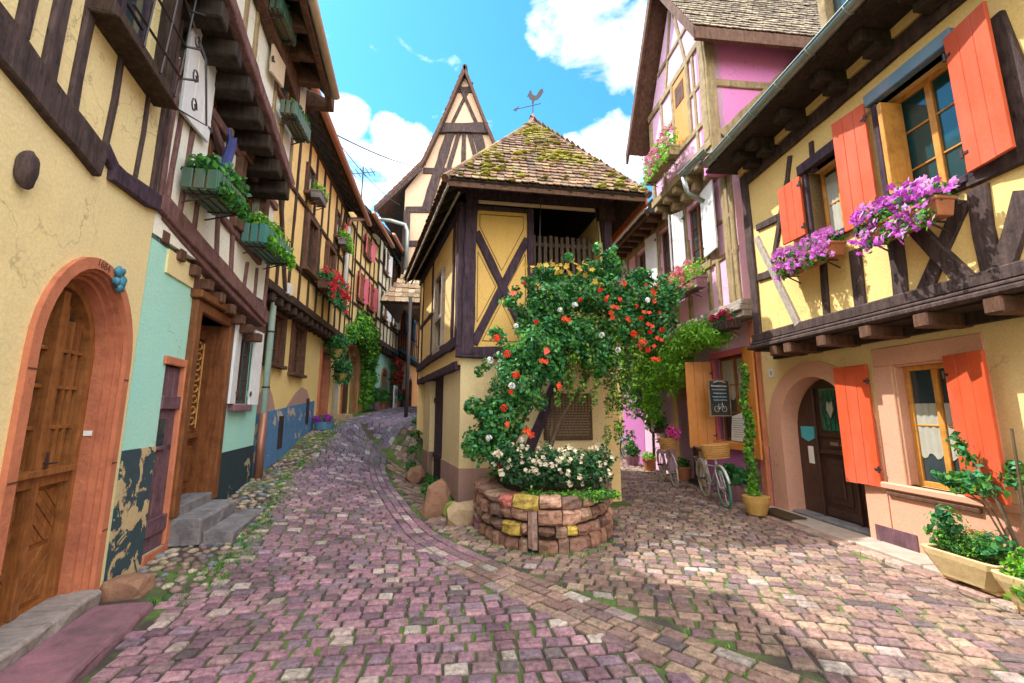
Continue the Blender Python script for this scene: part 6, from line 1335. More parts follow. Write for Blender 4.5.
# white roses filling the planter
rf3 = plain(PC[0], PC[1] - .5, .55); wb = thing('rose_bush', rf3, 'low dense bush of white roses filling the stone planter', 'bush')
bl3 = [Bp(515, 462, 5.9, .28, .3, .22), Bp(545, 460, 5.9, .32, .35, .18), Bp(575, 462, 5.8, .32, .35, .18), Bp(598, 462, 5.9, .20, .3, .2), Bp(560, 470, 5.6, .45, .3, .2), Bp(530, 475, 5.6, .35, .25, .16), Bp(590, 475, 5.7, .25, .25, .18)]
leaves('foliage', local(bl3, rf3.A), 5200, .055, [(.02, .09, .03), (.035, .13, .04), (.015, .06, .03), (.05, .12, .04)], wb, shell=.4, seed=9)
pw = bloom_mesh('flower', .034, [(.70, .62, .46), (.66, .50, .38), (.76, .70, .60)], 'multi', 7); blooms(wb, pw, [p for p in surf_pts(local(bl3, rf3.A), 74, 5, Vector((-.1, -.8, .5)))], 8, .45, 1.1)
# low edging greenery
rf4 = plain(PC[0], PC[1], .55); eb = None
bl4 = [(-.2 + .12 * k, -1.48 + .25 * ((.12 * k - .45) / .8) ** 2, .05, .12, .10, .07) for k in range(9)]
eb = leaves('edging_plant', bl4, 1700, .035, LIME[:4] + GREEN, None, shell=.2, seed=10, up=.9); eb.location = rf4.A; tag(eb, 'bright green low edging plants along the planter rim', 'plant')
# strip of weeds by the plank doors
rf5 = plain(-1.9, 9.4, .1); sb = None
bl5 = []
for k in range(12): y = 7.9 + k * .42; x = -.9 - .364 * (y - 7.68) - .22 - .15 * math.sin(k); bl5.append((x + 1.9, y - 9.4, gz(x, y) - .02, .16, .2, .12))
sb = leaves('weed_patch', bl5, 2200, .06, GREEN + LIME[3:4], None, shell=.2, seed=12, up=.8, floor=-.08); sb.location = rf5.A; tag(sb, 'low patch of leafy weeds in the strip below the plank doors', 'plant')
# ================================================================== flower boxes
PURP = [(.50, .05, .52), (.62, .12, .66), (.42, .03, .42), (.66, .22, .62)]
def flower_box(ff, u0, u1, z0, o0, dep, hgt, kind, boxmat, label, fol, flw, seed, grp='window flower boxes'):
    """kind: 'trough' or 'slats'; fol = (n, size, cols, rise, spread, droop), flw = (n, radius, cols, style)"""
    s_ = ff.sub((u0 + u1) / 2, z0, o0 + dep / 2); k = (u1 - u0) / 2; q = dep / 2; o = thing('flower_box', s_, label, 'flower box', grp); m = MB()
    if kind == 'trough':
        m.hexa([s_.P(-k + .02, 0, -q + .02), s_.P(k - .02, 0, -q + .02), s_.P(k - .02, 0, q - .02), s_.P(-k + .02, 0, q - .02), s_.P(-k, hgt, -q), s_.P(k, hgt, -q), s_.P(k, hgt, q), s_.P(-k, hgt, q)]); m.box(s_, -k - .012, k + .012, hgt - .03, hgt + .003, -q - .012, q + .012)
        m.build('trough', boxmat, o, bevel=.006)
    else:
        n = int(2 * k / .085)
        for i in range(n): a = -k + i * 2 * k / n; m.box(s_, a + .01, a + 2 * k / n - .01, 0, hgt, q - .02, q)
        for sx in (-1, 1):
            for j in range(3): m.box(s_, sx * k - .012, sx * k + .012, 0, hgt, -q + j * dep / 3 + .01, -q + (j + 1) * dep / 3 - .01)
        for z in (0.02, hgt - .06): m.box(s_, -k, k, z, z + .035, q - .034, q - .021); m.box(s_, -k, k, z, z + .035, -q, -q + .015)
        for j in range(4): m.box(s_, -k, k, -.015, .0, -q + j * dep / 4 + .01, -q + (j + 1) * dep / 4 - .015)
        m.build('slatted_box', boxmat, o, bevel=.004); t = MB(); t.box(s_, -k + .04, k - .04, .01, hgt * .8, -q + .03, q - .045); t.build('trough', 'terracotta', o, bevel=.006)
    for sx in (-.7, .7): b = MB(); b.bar(s_.P(sx * k, -.02, q * .9), s_.P(sx * k, -.12, -q - .02), .012, .014); b.bar(s_.P(sx * k, -.02, q), s_.P(sx * k, -.02, -q), .015, .014); b.build('bracket', 'iron', o)
    n, size, cols, rise, spread, droop = fol; nb = max(3, int((u1 - u0) / .2)); g = random.Random(seed)
    bl = [tuple(s_.P(-k + (i + .5) * 2 * k / nb, hgt + rise * .35 + g.uniform(-.03, .05), g.uniform(-.02, .06))) + (.16, spread, rise * g.uniform(.75, 1.2)) for i in range(nb)]
    if droop: bl += [tuple(s_.P(-k + (i + .5) * 2 * k / nb, hgt * .3 - droop * .3, q + .03)) + (.10, .08, droop) for i in range(nb)]
    leaves('foliage', bl, n, size, cols, o, shell=.2, seed=seed)
    if flw:
        nf, r_, cols, style = flw; pr = bloom_mesh('flower', r_, cols, style, seed); face = Vector((0, s_.s, .5)).normalized()
        blooms(o, pr, surf_pts(bl, nf, seed, face, 1.05), seed)
    return o
f = FR1
flower_box(f, .03, .98, 3.48, .47, .2, .17, 'trough', 'terracotta', 'flower box with purple petunias under the smaller upper window of the golden house', (1500, .045, GREEN + LIME[3:4], .15, .15, .10), (95, .036, PURP, 'multi'), 31)
flower_box(f, -1.22, -.42, 3.40, .50, .2, .18, 'trough', 'terracotta', 'flower box with purple petunias under the blue-linteled window of the golden house', (1500, .045, GREEN + LIME[:1], .17, .16, .12), (98, .038, PURP + [(.7, .35, .72)], 'multi'), 32)
f = FR2
flower_box(f, .55, 2.6, 4.02, .42, .24, .22, 'trough', 'mauve_stone', 'long flower box with pink geraniums and pale green leaves on the pink house', (1800, .06, LIME + [(.35, .42, .12)], .28, .2, .05), (60, .05, [(.75, .12, .28), (.70, .30, .42), (.8, .35, .2)], 'cluster'), 33)
flower_box(f, .45, 1.75, 6.78, .86, .24, .2, 'trough', 'beam_olive', 'bright green flower box with pale pink blooms high on the pink gable', (1500, .06, LIME, .32, .2, .12), (40, .05, [(.75, .30, .50), (.7, .2, .4)], 'cluster'), 34)
flower_box(f, -.25, .3, 3.05, .35, .2, .16, 'slats', 'iron', 'dark iron window box with crimson flowers above the cafe window', (200, .05, GREEN, .1, .1, 0), (14, .05, [(.55, .02, .12)], 'cluster'), 35)
f = F2U
flower_box(f, .22, .86, 3.90, .05, .36, .22, 'slats', 'green_box', 'green slatted box of leafy green geraniums below the blue cloth on the white wall', (1500, .07, GREEN + LIME[3:4], .16, .2, .12), None, 41)
flower_box(f, 1.58, 2.55, 3.86, .06, .32, .26, 'slats', 'teal_box', 'teal slatted box with yellow-green foliage under the arched upper window', (1700, .06, GREEN[:2] + LIME, .14, .18, .12), None, 42)
flower_box(f, 1.30, 1.95, 5.62, .50, .22, .20, 'slats', 'green_box', 'green slatted box with a terracotta trough high under the pale attic shutters', (350, .05, GREEN, .05, .1, .0), None, 43)
flower_box(f, .55, 1.1, 6.5, .50, .22, .2, 'slats', 'green_box', 'dark green slatted box at the very top of the white house', (300, .05, GREEN, .06, .1, .0), None, 44)
f = F3
flower_box(f, 1.0, 2.75, 4.32, .42, .26, .2, 'trough', 'beam_brown', 'flower box overflowing with red geraniums on the ochre house', (2200, .07, TEALG, .26, .24, .26), (60, .06, [(.75, .03, .03), (.7, .05, .12)], 'cluster'), 45)
flower_box(f, .1, .6, 6.02, .42, .22, .16, 'trough', 'grey_stone', 'small grey box with a few pale leaves high on the ochre house', (300, .06, LIME, .12, .12, 0), None, 46)
flower_box(f, 2.5, 3.2, 5.95, .42, .22, .16, 'trough', 'grey_stone', 'box with a spray of lime-green leaves under the orange shutter of the ochre house', (700, .07, LIME, .24, .16, .1), None, 47)
# blue cloth and bag on the white house
s_ = F2U.sub(.86, 4.36, .08); m = MB(); V = []; n = 10
for i in range(n + 1):
    for j in range(8): t = i / n; V.append(s_.P(-.10 + .20 * t + .02 * math.sin(j), .62 - j * .085 - .05 * math.sin(t * 3), .08 + .035 * math.sin(t * 9 + j * .5)))
m.add(V, [(i * 8 + j, i * 8 + j + 1, i * 8 + 9 + j, i * 8 + 8 + j) for i in range(n) for j in range(7)]); o = m.build('cloth', 'cloth_blue', None, smooth=True); o.location = s_.A; o.rotation_euler = (0, 0, R(90 - s_.h)); o.modifiers.new('thick', 'SOLIDIFY').thickness = .012; tag(o, 'dark blue cloth hanging out beside the white shutter', 'cloth')
s_ = F2U.sub(.74, 4.2, .08); m = MB(); m.rock((0, 0, .06), (.10, .08, .11), 4, 3, 0, .15); o = m.build('cushion', 'cloth_tan', None, smooth=True); o.location = s_.A; tag(o, 'tan cushion on the sill under the blue cloth', 'cushion')
# ================================================================== vines on the right
def Wb(ff, u, z, o, ru, ro, rz, w=1.): p = ff.W(u, z, o); return (p.x, p.y, p.z, ro, ru, rz, w)
f = FR2
vf = plain(3.7, 10.2, 1.5); v = thing('wisteria', vf, 'lime-green leafy vine spilling over the cafe window and arch of the pink house', 'climbing plant')
bl = [Wb(f, .35, 3.0, .45, .35, .25, .22), Wb(f, .9, 3.1, .5, .4, .3, .3), Wb(f, 1.5, 3.0, .5, .4, .32, .36), Wb(f, 2.1, 2.75, .5, .4, .32, .42), Wb(f, 2.6, 2.5, .5, .35, .3, .5), Wb(f, 1.7, 2.5, .5, .25, .25, .35), Wb(f, 2.2, 2.2, .45, .2, .2, .3), Wb(f, 1.2, 3.25, .5, .4, .3, .2), Wb(f, 3.0, 2.2, .6, .3, .3, .5), Wb(f, 3.2, 1.7, .55, .25, .3, .4), Wb(f, 3.3, 2.9, .65, .35, .35, .5)]
leaves('foliage', local(bl, vf.A), 8500, .085, LIME, v, shell=.3, seed=51, aspect=.4, droop=.8)
m = MB(); m.tube([f.W(2.0, 0.1, .15) - vf.A, f.W(2.05, 1.2, .12) - vf.A, f.W(1.9, 2.6, .3) - vf.A, f.W(.9, 3.0, .4) - vf.A], [.04, .035, .03, .015], 7); m.build('trunk', 'bark', v, smooth=True)
vf = plain(3.3, 12.3, 1.5); v = thing('climbing_vine', vf, 'tall dark-green vine covering the pink wall behind the bicycles', 'climbing plant')
bl = [Wb(f, 3.3, 3.3, .5, .5, .4, .5), Wb(f, 3.6, 2.6, .5, .45, .4, .5), Wb(f, 4.0, 2.0, .5, .4, .35, .45), Wb(f, 4.3, 3.2, .5, .5, .4, .6), Wb(f, 5.0, 3.4, .6, .5, .4, .5), Wb(f, 3.7, 1.6, .45, .3, .3, .3), Wb(f, 3.1, 3.7, .5, .5, .35, .3), Wb(f, 4.6, 2.5, .5, .35, .35, .5)]
leaves('foliage', local(bl, vf.A), 6800, .09, LIME[:4] + GREEN + GREEN, v, shell=.35, seed=52, aspect=.55, droop=.5)
m = MB(); m.tube([f.W(4.0, 0.1, .2) - vf.A, f.W(3.95, 1.2, .2) - vf.A, f.W(3.7, 2.6, .35) - vf.A], [.04, .035, .02], 7); m.build('trunk', 'bark', v, smooth=True)
# far garden at the end of the right lane
vf = plain(2.3, 15.8, 0); v = thing('shrub', vf, 'pale green shrub at the foot of the distant yellow house', 'shrub')
leaves('foliage', [(-.6, 0, .3, .6, .5, .35), (.1, .2, .4, .6, .5, .45), (-.2, .6, .9, .35, .3, .5)], 2200, .12, LIME + DRY, v, shell=.2, seed=53); m = MB(); m.tube([(0, .1, 0), (0, .1, .5)], .04, 6); m.build('stem', 'bark', v)
vf = plain(2.75, 15.6, 0); v = thing('small_tree', vf, 'slender dark-leaved climbing shrub against the far yellow wall', 'shrub')
leaves('foliage', [(0, 0, 1.2, .4, .35, .6), (.1, 0, 2.0, .35, .3, .6), (-.1, 0, 2.8, .3, .3, .5)], 2400, .11, GREEN, v, shell=.3, seed=54); m = MB(); m.tube([(0, 0, 0), (0, 0, 2.4)], [.05, .03], 6); m.build('trunk', 'bark', v)
# ivy over the entrance, left lane
f = F4; vf = plain(-4.7, 14.6, 1.6); v = thing('ivy', vf, 'bright green ivy framing the stepped entrance in the climbing lane', 'climbing plant')
bl = [Wb(f, .0, 4.0, .3, .5, .3, .35), Wb(f, .8, 4.35, .35, .6, .35, .45), Wb(f, 1.7, 4.2, .4, .6, .35, .6), Wb(f, 2.3, 3.6, .35, .45, .3, .7), Wb(f, 2.4, 2.8, .3, .35, .3, .6), Wb(f, 2.3, 2.1, .3, .3, .25, .4)]
leaves('foliage', local(bl, vf.A), 6500, .10, LIME[:4] + GREEN, v, shell=.4, seed=55); m = MB(); m.tube([f.W(2.3, 1.5, .2) - vf.A, f.W(2.35, 3, .2) - vf.A, f.W(1.6, 4.2, .25) - vf.A], [.05, .04, .02], 6); m.build('stem', 'bark', v)
# shrub hanging by the ochre house door
f = F3; 
for i, (u_, z, lb) in enumerate(((3.5, 3.35, 'dark green hanging plant in a basket over the nook of the ochre house'), (4.2, 2.75, 'lower dark green hanging plant beside the white downpipe'))):
    s_ = f.sub(u_, z, .35); o = thing('hanging_plant', s_, lb, 'plant', 'hanging plants'); leaves('foliage', [(0, 0, .1, .35, .3, .25), (.1, 0, -.15, .3, .25, .25)], 1300, .08, GREEN + TEALG, o, shell=.3, seed=60 + i); m = MB(); m.lathe([(.08, -.3), (.17, -.1), (.18, -.08)], (0, 0, 0), 12); m.build('basket', 'yellowpot', o); m = MB(); m.tube([(0, 0, -.1), (0, -0., .5)], .008, 5); m.build('hook', 'iron', o)
# ================================================================== potted plants
def potted(x, y, prof, pmat, label, blobs, n, size, cols, seed, flw=None, cat='potted plant', z=None, name='potted_plant'):
    o = thing(name, plain(x, y, gz(x, y) if z is None else z), label, cat); m = MB(); m.lathe(prof, (0, 0, 0), 22); m.build('pot', pmat, o, smooth=False); hh = prof[-1][1]; m = MB(); m.lathe([(prof[-1][0] * .9, hh - .06), (prof[-1][0] * .9, hh - .02)], (0, 0, 0), 18); m.build('soil', 'soil', o)
    leaves('foliage', blobs, n, size, cols, o, shell=.2, seed=seed)
    if flw: pr = bloom_mesh('flower', flw[1], flw[2], 'cluster', seed); blooms(o, pr, surf_pts(blobs, flw[0], seed, Vector((-.3, -.7, .6))), seed)
    return o
POT = [(.10, 0), (.12, .01), (.17, .26), (.185, .27), (.185, .31), (.16, .31)]
p = atZ(761, 516, .03); o = potted(p.x, p.y + .1, [(.10, 0), (.13, .02), (.19, .20), (.20, .28), (.17, .28)], 'yellowpot', 'slender yellow-green vine in an ochre pot climbing the corner post of the pink house', [(.0 + .03 * math.sin(k), .05, .32 + k * .13, .095 - .003 * k, .08, .10) for k in range(16)], 2600, .055, LIME[:4] + DRY[1:3] + GREEN[:2], 71, None, name='potted_vine', z=.02)
m = MB(); m.tube([(.02, .05, .2), (.03, .06, 1.2), (.0, .06, 2.4)], .01, 5); m.build('stem', 'bark', o)
p = atZ(693, 500, .0); potted(4.0, 10.35, POT, 'terracotta', 'terracotta pot with trailing leaves at the cafe arch', [(0, 0, .38, .16, .16, .12)], 300, .06, GREEN, 72)
potted(4.08, 8.15, [(.15, 0), (.17, .01), (.19, .28), (.2, .3), (.17, .3)], 'mauve_stone', 'spiky green plant in a mauve pot beside the green-tyred bicycle', [(0, 0, .42, .22, .22, .20)], 700, .11, GREEN + TEALG, 73)
potted(3.42, 12.6, [(.14, 0), (.2, .25), (.18, .25)], 'mauve_stone', 'small leafy plant in a stone pot at the foot of the pink wall', [(0, 0, .45, .2, .2, .25)], 500, .09, GREEN, 74)
potted(3.62, 11.7, POT, 'terracotta', 'little green plant in front of the wisteria trunk', [(0, 0, .35, .2, .2, .14)], 500, .05, LIME, 75)
hs_ = FR2.sub(3.6, 1.2, .22); o = thing('hanging_plant', hs_, 'leafy window plant with white blooms behind the lilac bicycle', 'plant'); leaves('foliage', [(0, .0, .1, .3, .2, .25), (.3, 0, .05, .2, .2, .2)], 900, .07, GREEN + LIME[:2], o, seed=76); m = MB(); m.box(hs_, -.3, .3, -.15, 0, -.1, .1); m.build('trough', 'beam_dark', o); pr = bloom_mesh('flower', .04, [(.8, .78, .7)], 'cluster', 4); blooms(o, pr, [Vector((random.uniform(-.3, .3), .2, random.uniform(-.1, .25))) for _ in range(14)])
g = random.Random(9)
for i, (u_, r_) in enumerate(((3.2, .25), (3.7, .3), (4.3, .22), (6.6, .3), (8.2, .25))):
    p = F4.W(u_, 0, .45); fl_ = i >= 3; potted(p.x, p.y, [(r_ * .5, 0), (r_ * .7, .3), (r_ * .6, .3)], 'terracotta' if i % 2 else 'mauve_stone', ['dark leafy potted shrub right of the ivy entrance', 'middle potted shrub before the mint wall in the climbing lane', 'small potted shrub nearest the pointed doorway', 'potted plant with crimson flowers by the notice board', 'potted pink flowers before the orange house'][i], [(0, 0, .5, r_, r_, .3)], 700, .10, GREEN, 80 + i, (12, .08, [(.6, .03, .15), (.7, .1, .3)]) if fl_ else None)
p = F4.W(6.9, 1.75, .3); v = thing('climbing_rose', plain(p.x, p.y, p.z), 'red climbing rose between the mint and orange houses far down the lane', 'climbing plant'); bl = [(0, 0, .6 + k * .35, .28, .25, .25) for k in range(5)]; leaves('foliage', bl, 1600, .10, GREEN, v, seed=88); pr = bloom_mesh('flower', .10, [(.65, .03, .08), (.7, .1, .15)], 'cluster', 4); blooms(v, pr, surf_pts(bl[2:], 24, 3, Vector((.6, -.6, .2))), 3); m = MB(); m.tube([(0, 0, 0), (0, 0, 2)], .03, 5); m.build('stem', 'bark', v)
# things at the blue base
p = F3.W(2.9, .95, .3); potted(p.x, p.y, [(.2, 0), (.26, .2), (.24, .2)], 'bikeblue', 'low tub of violet flowers at the end of the blue base', [(0, 0, .24, .25, .25, .10)], 500, .06, GREEN, 90, (20, .05, [(.4, .05, .5)]))
# ================================================================== stone planters overhung by creeper
def trough(x, y, rot, L, W, H, label, blobs, n, size, cols, seed, flw=None, extra=None):
    fr = plain(x, y, .045, rot); o = thing('planter', fr, label, 'planter', 'sand-coloured stone planters by the golden house'); m = MB()
    ring = lambda z, k, j: [(-L / 2 * k, -W / 2 * j + .0, z), (-L / 2 * k + .06, -W / 2 * j - .03, z), (L / 2 * k - .06, -W / 2 * j - .03, z), (L / 2 * k, -W / 2 * j, z), (L / 2 * k, W / 2 * j, z), (L / 2 * k - .06, W / 2 * j + .03, z), (-L / 2 * k + .06, W / 2 * j + .03, z), (-L / 2 * k, W / 2 * j, z)]
    R_ = [ring(.03, .72, .62), ring(.06, .76, .66), ring(H - .06, 1, .97), ring(H, 1.05, 1.03), ring(H, .93, .84), ring(H - .05, .92, .82)]; V = sum(R_, []); F = [tuple(range(8))[::-1]]
    for i in range(5): F += [(i * 8 + k, i * 8 + (k + 1) % 8, i * 8 + 8 + (k + 1) % 8, i * 8 + 8 + k) for k in range(8)]
    m.add(V, F)
    for sx in (-1, 1): m.hexa([Vector((sx * L * .27 - .07, -W * .28, -.0)), Vector((sx * L * .27 + .07, -W * .28, -.0)), Vector((sx * L * .27 + .07, W * .28, -.0)), Vector((sx * L * .27 - .07, W * .28, -.0)), Vector((sx * L * .27 - .07, -W * .28, .032)), Vector((sx * L * .27 + .07, -W * .28, .032)), Vector((sx * L * .27 + .07, W * .28, .032)), Vector((sx * L * .27 - .07, W * .28, .032))])
    m.build('stone_trough', 'concrete_pot', o, bevel=.008); m = MB(); m.hexa([Vector(q) for q in ((-L * .45, -W * .4, H * .5), (L * .45, -W * .4, H * .5), (L * .45, W * .4, H * .5), (-L * .45, W * .4, H * .5), (-L * .45, -W * .4, H - .03), (L * .45, -W * .4, H - .03), (L * .45, W * .4, H - .03), (-L * .45, W * .4, H - .03))]); m.build('soil', 'soil', o)
    for bb, nn, sz, cc, asp in blobs: leaves('foliage', bb, nn, sz, cc, o, shell=.1, seed=seed, aspect=asp); seed += 1
    if flw: pr = bloom_mesh('flower', .025, flw, 'cluster', seed); blooms(o, pr, [Vector((random.uniform(-L / 2, L / 2), -W / 2 + random.uniform(-.05, .1), H + random.uniform(-.02, .15))) for _ in range(12)])
    return o
c = (atZ(930, 576, .05) + atZ(1003, 612, .05)) / 2
t1 = trough(4.19, 4.18, 94, .62, .30, .27, 'sand-coloured stone planter full of thyme and tall sprigs below the lower window', [([(0, 0, .34, .26, .17, .13), (.15, 0, .40, .15, .15, .15), (-.1, 0, .4, .15, .14, .1)], 3400, .026, GREEN + LIME[3:4] + LIME[:1], .35), ([(-.25, .05, .40, .12, .12, .14), (.26, -.05, .36, .12, .14, .15), (.1, .1, .55, .14, .1, .14)], 420, .06, GREEN + TEALG, .7)], 0, 0, 0, 101, [(.75, .4, .05), (.7, .2, .05)])
t2 = trough(4.10, 3.52, 96, .50, .34, .28, 'smaller stone planter with a yellow-flowered creeper trailing over it', [([(0, 0, .36, .24, .2, .14), (0, .16, .2, .2, .05, .16)], 1400, .045, LIME[:4] + GREEN[:2], .7)], 0, 0, 0, 105, [(.8, .55, .03), (.75, .3, .03)])
# tall rose shrub rising between the planters
fr = plain(4.28, 3.78, .30); o = thing('tall_shrub', fr, 'tall loose leafy shrub with thin canes between the two stone planters', 'shrub'); m = MB(); bl = []; g = random.Random(4)
for k in range(9):
    a = g.uniform(0, 6.28); tip = Vector((math.cos(a) * .32 - .05, math.sin(a) * .42 + .08, g.uniform(.65, 1.05))); mid = tip * .5 + Vector((0, 0, .15)); m.tube([(0, 0, -.2), tuple(mid), tuple(tip)], [.009, .007, .004], 5)
    for t in (.45, .6, .75, .9, 1.0): q = mid.lerp(tip, t); bl.append((q.x, q.y, q.z, .09, .09, .06))
m.tube([(.05, .05, -.2), (.05, .02, 1.15)], .012, 6); m.build('cane', 'bark', o); leaves('foliage', bl, 900, .062, TEALG[:3] + GREEN + LIME[3:4], o, shell=.1, seed=110, aspect=.6)
m = MB(); s_ = plain(4.40, 3.72, .3); m.rock((0, 0, .22), (.07, .07, .09), 2, 2); o = m.build('lantern', 'rubber_w', None, smooth=True); o.location = (4.30, 3.72, .32); tag(o, 'small whitish stone ball half hidden in the shrub', 'ornament')
# doormat
s_ = FR1.sub(1.92, .05, .32); m = MB(); m.box(s_, -.34, .34, 0, .018, -.17, .17); o = m.build('doormat', 'mat', None, bevel=.006); o.location = s_.A; o.rotation_euler = (0, 0, R(90 - s_.h)); tag(o, 'brown doormat on the slabs before the arched brown door', 'doormat')
# chalkboard
cb = atY(719, 398, 8.40); s_ = Fr((cb.x, cb.y), 72, -1, cb.z - .33); o = thing('chalkboard', s_, 'framed chalkboard with cafe lettering and a bicycle drawing on the amber shutter', 'sign')
bw, bh = .235, .66; m = MB(); m.box(s_, -bw, bw, 0, bh, 0, .02); m.build('board', 'slate', o); m = MB(); m.box(s_, -bw - .02, -bw, -.02, bh + .02, -.005, .03); m.box(s_, bw, bw + .02, -.02, bh + .02, -.005, .03); m.box(s_, -bw, bw, -.02, 0, -.005, .03); m.box(s_, -bw, bw, bh, bh + .02, -.005, .03); m.build('frame', 'beam_olive', o)
m = MB(); g = random.Random(6)
def scr(z, x0, x1, h_, mm, wv=.0):
    P = []; n = int((x1 - x0) / .006)
    for i in range(n + 1): t = i / n; P.append(s_.P((x0 + (x1 - x0) * t), z + wv * math.sin(t * 3.1) + h_ * math.sin(i * 1.9) * g.uniform(.4, 1), .024))
    mm.tube(P, .0035, 4)
scr(.625, -.13, .16, .018, m, .03); scr(.56, -.19, .19, .020, m)
for cx in (-.09, .09): m.tube([s_.P(cx + .055 * math.cos(a * .63), .12 + .055 * math.sin(a * .63), .024) for a in range(10)], .004, 4, True)
m.tube([s_.P(-.09, .12, .024), s_.P(-.02, .12, .024), s_.P(.05, .21, .024), s_.P(-.05, .21, .024), s_.P(-.02, .12, .024)], .004, 4); m.tube([s_.P(.09, .12, .024), s_.P(.05, .21, .024), s_.P(.05, .25, .024)], .004, 4); m.build('chalk_lettering', 'chalk', o)
m = MB(); 
for k, z in enumerate((.49, .42, .35, .29)): scr(z, -.17 + .02 * (k % 2), .17, .017, m)
m.build('blue_chalk_lettering', 'chalk_blue', o)
# small lamp by the brown door on the left
s_ = F2.sub(.98, 2.98, .0); 
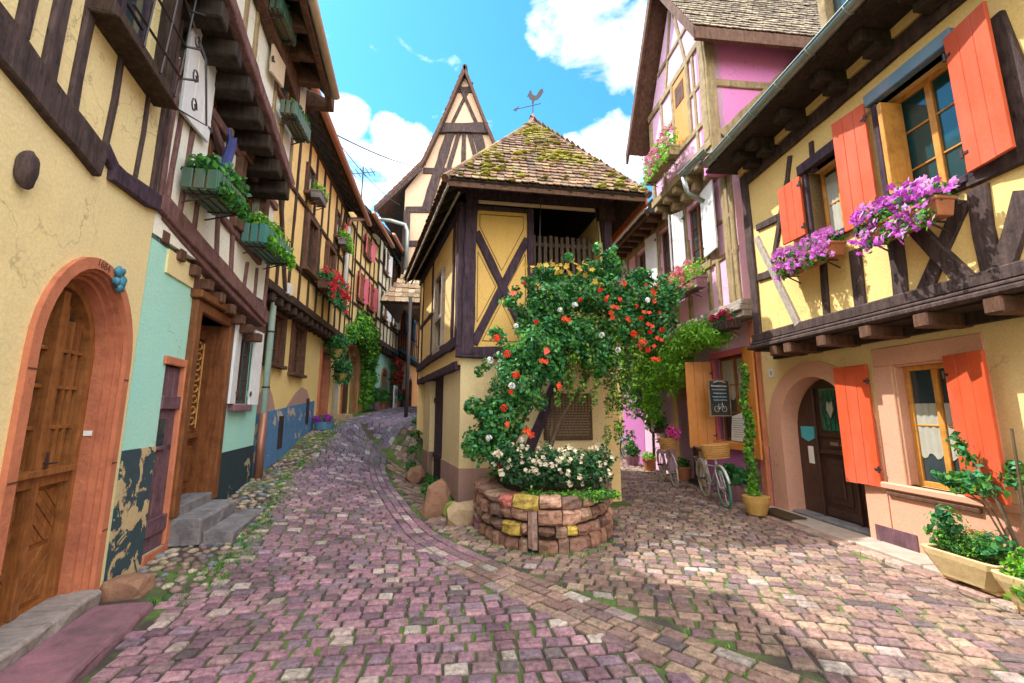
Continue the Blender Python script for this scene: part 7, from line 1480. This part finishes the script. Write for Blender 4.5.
# ================================================================== bicycles
def bicycle(x, y, rot, lean, label, frame, tyre_f, tyre_r, basket=None, rear_basket=None):
    fr = plain(x, y, gz(x, y) + .0, rot); o = thing('bicycle', fr, label, 'bicycle', 'parked bicycles'); o.rotation_euler = (R(lean), 0, R(rot)); RW = .33
    def wheel(cx, tm_):
        m = MB(); m.tube([(cx + (RW - .016) * math.cos(a * math.pi / 18), 0, RW + (RW - .016) * math.sin(a * math.pi / 18)) for a in range(36)], .018, 7, True); w_ = m.build('tyre', tm_, None, smooth=True)
        wr = MB(); wr.tube([(cx + (RW - .042) * math.cos(a * math.pi / 18), 0, RW + (RW - .042) * math.sin(a * math.pi / 18)) for a in range(36)], .010, 5, True); wr.tube([(cx, -.04, RW), (cx, .04, RW)], .022, 8); wh = wr.build('wheel', 'chrome', o, smooth=True); w_.parent = wh
        s_ = MB()
        for k in range(18): a = k * math.pi / 9; s_.tube([(cx, .02 * (-1) ** k, RW), (cx + (RW - .045) * math.cos(a), 0, RW + (RW - .045) * math.sin(a))], .0022, 4)
        s_.build('spokes', 'chrome', wh)
        fm = MB(); P = []
        for k in range(13): a = R(20 + k * 12) if cx > 0 else R(10 + k * 14); P.append((cx + (RW + .03) * math.cos(a), 0, RW + (RW + .03) * math.sin(a)))
        fm.tube(P, .022, 6); fm.build('mudguard', frame, o, smooth=True)
    wheel(-.53, tyre_r); wheel(.53, tyre_f)
    m = MB(); BB = (-.08, 0, .29); ST = (-.22, 0, .72); HT = (.34, 0, .80); HB = (.38, 0, .66)
    for a, b, r_ in ((BB, ST, .016), (BB, HB, .018), ((-.19, 0, .62), (.30, 0, .74) if rear_basket is None else HB, .014), (HT, HB, .019)): m.tube([a, b], r_, 8)
    for sy in (-1, 1): m.tube([(BB[0], sy * .03, BB[2]), (-.53, sy * .045, .33)], .010, 6); m.tube([(ST[0] + .01, sy * .02, .68), (-.53, sy * .045, .33)], .009, 6); m.tube([(HB[0], sy * .03, HB[2]), (.42, sy * .045, .55), (.53, sy * .045, .33)], .011, 6)
    m.build('frame', frame, o, smooth=True)
    m = MB(); m.tube([ST, (-.25, 0, .86)], .012, 6); m.tube([HT, (.31, 0, .98)], .012, 6); m.build('post', 'chrome', o, smooth=True)
    m = MB(); m.tube([(.16, -.26, .99), (.24, -.25, 1.0), (.32, -.14, .99), (.33, 0, .97), (.32, .14, .99), (.24, .25, 1.0), (.16, .26, .99)], .011, 6); hb = m.build('handlebar', 'chrome', o, smooth=True); m = MB()
    for sy in (-1, 1): m.tube([(.12, sy * .262, .985), (.20, sy * .256, .997)], .017, 7)
    m.build('grip', 'rubber', hb, smooth=True)
    m = MB(); V = []; F = []; S = [(-.40, .095), (-.36, .10), (-.28, .07), (-.20, .035), (-.11, .02)]
    for xx, ww in S: V += [(xx, -ww, .87), (xx, -ww * .5, .905), (xx, 0, .895), (xx, ww * .5, .905), (xx, ww, .87), (xx, 0, .85)]
    for i in range(4):
        for k in range(6): F.append((i * 6 + k, i * 6 + (k + 1) % 6, i * 6 + 6 + (k + 1) % 6, i * 6 + 6 + k))
    F += [tuple(range(6)), tuple(range(24, 30))]; m.add(V, F); m.build('saddle', 'rubber', o, smooth=True)
    m = MB(); m.tube([(-.08, -.045, .29 + .08 * 0), (-.08, .045, .29)], .02, 8); m.tube([(-.08 + .085 * math.cos(a), .05, .29 + .085 * math.sin(a)) for a in [k * math.pi / 8 for k in range(16)]], .006, 5, True); cr = m.build('crank', 'chrome', o); m = MB()
    for sy in (-1, 1): m.tube([(-.08, sy * .06, .29), (-.08 + sy * .12, sy * .07, .29 - sy * .10)], .008, 5); m.hexa([Vector((-.08 + sy * .12 + a, sy * .07 + b * sy, .29 - sy * .10 + c)) for c in (-.012, .012) for a, b in ((-.04, 0), (.04, 0), (.04, .09), (-.04, .09))])
    m.build('pedal', 'rubber', cr); m = MB(); m.bar((-.08, .055, .375), (-.53, .055, .365), .008, .012); m.bar((-.08, .055, .205), (-.53, .055, .295), .008, .012); m.build('chain', 'iron', o)
    m = MB(); m.tube([(-.30, .06, .70), (-.75, .06, .72), (-.75, -.06, .72), (-.30, -.06, .70)], .007, 5); m.tube([(-.7, .06, .72), (-.53, .05, .35)], .006, 5); m.tube([(-.7, -.06, .72), (-.53, -.05, .35)], .006, 5); m.build('carrier', 'chrome', o)
    def bask(x0, z0, L, W, H, mt):
        m = MB(); 
        for k in range(7): m.tube([(x0 + L / 2 * (1 + .03 * k) * math.cos(a) if True else 0, W / 2 * (1 + .03 * k) * math.sin(a), z0 + k * H / 6) for a in [q * math.pi / 10 for q in range(20)]], H / 13, 6, True)
        m.lathe([(.46, .0), (.48, .01), (.50, H)], (x0, 0, z0), 16, L, W); return m.build('basket', mt, o)
    if basket: bask(.50, .80, .26, .36, .22, basket)
    if rear_basket: bask(*rear_basket)
    return o
bicycle(3.62, 8.0, -97, 5, 'white bicycle with one green tyre and a round wicker basket parked before the cafe window', 'bikewhite', 'rubber_g', 'rubber_w', None, (.46, .82, .26, .40, .21, 'wicker'))
b2 = bicycle(3.52, 10.0, -96, 5, 'lilac bicycle with a flower-filled basket by the vine', 'bikelilac', 'rubber_w', 'rubber_w', 'wicker')
bicycle(3.30, 13.9, -62, 7, 'dark blue bicycle leaning further back by the end of the pink wall', 'bikeblue', 'rubber', 'rubber')
fr = plain(3.44, 9.50, .98); o = thing('flower_bouquet', fr, 'magenta flowers filling the basket of the lilac bicycle', 'flowers'); bl = [(0, 0, .12, .17, .2, .12)]; leaves('foliage', bl, 400, .05, GREEN, o, seed=120); pr = bloom_mesh('flower', .055, [(.75, .05, .35), (.8, .15, .45)], 'cluster', 5); blooms(o, pr, surf_pts(bl, 22, 5, Vector((0, -.6, .7))), 5)
# small things on the left walls
s_ = F3.sub(-.4, 3.86, .32); m = MB(); m.hexa([Vector(q) for q in ((-.1, -.06, -.1), (.1, -.06, -.1), (.1, .06, -.1), (-.1, .06, -.1), (-.13, -.08, .1), (.13, -.08, .1), (.13, .08, .1), (-.13, .08, .1))]); o = m.build('wall_lamp', 'paper', None, bevel=.01); o.location = s_.A; o.rotation_euler = (0, 0, R(90 - s_.h)); tag(o, 'small white lamp box under the jetty of the ochre house', 'lamp')
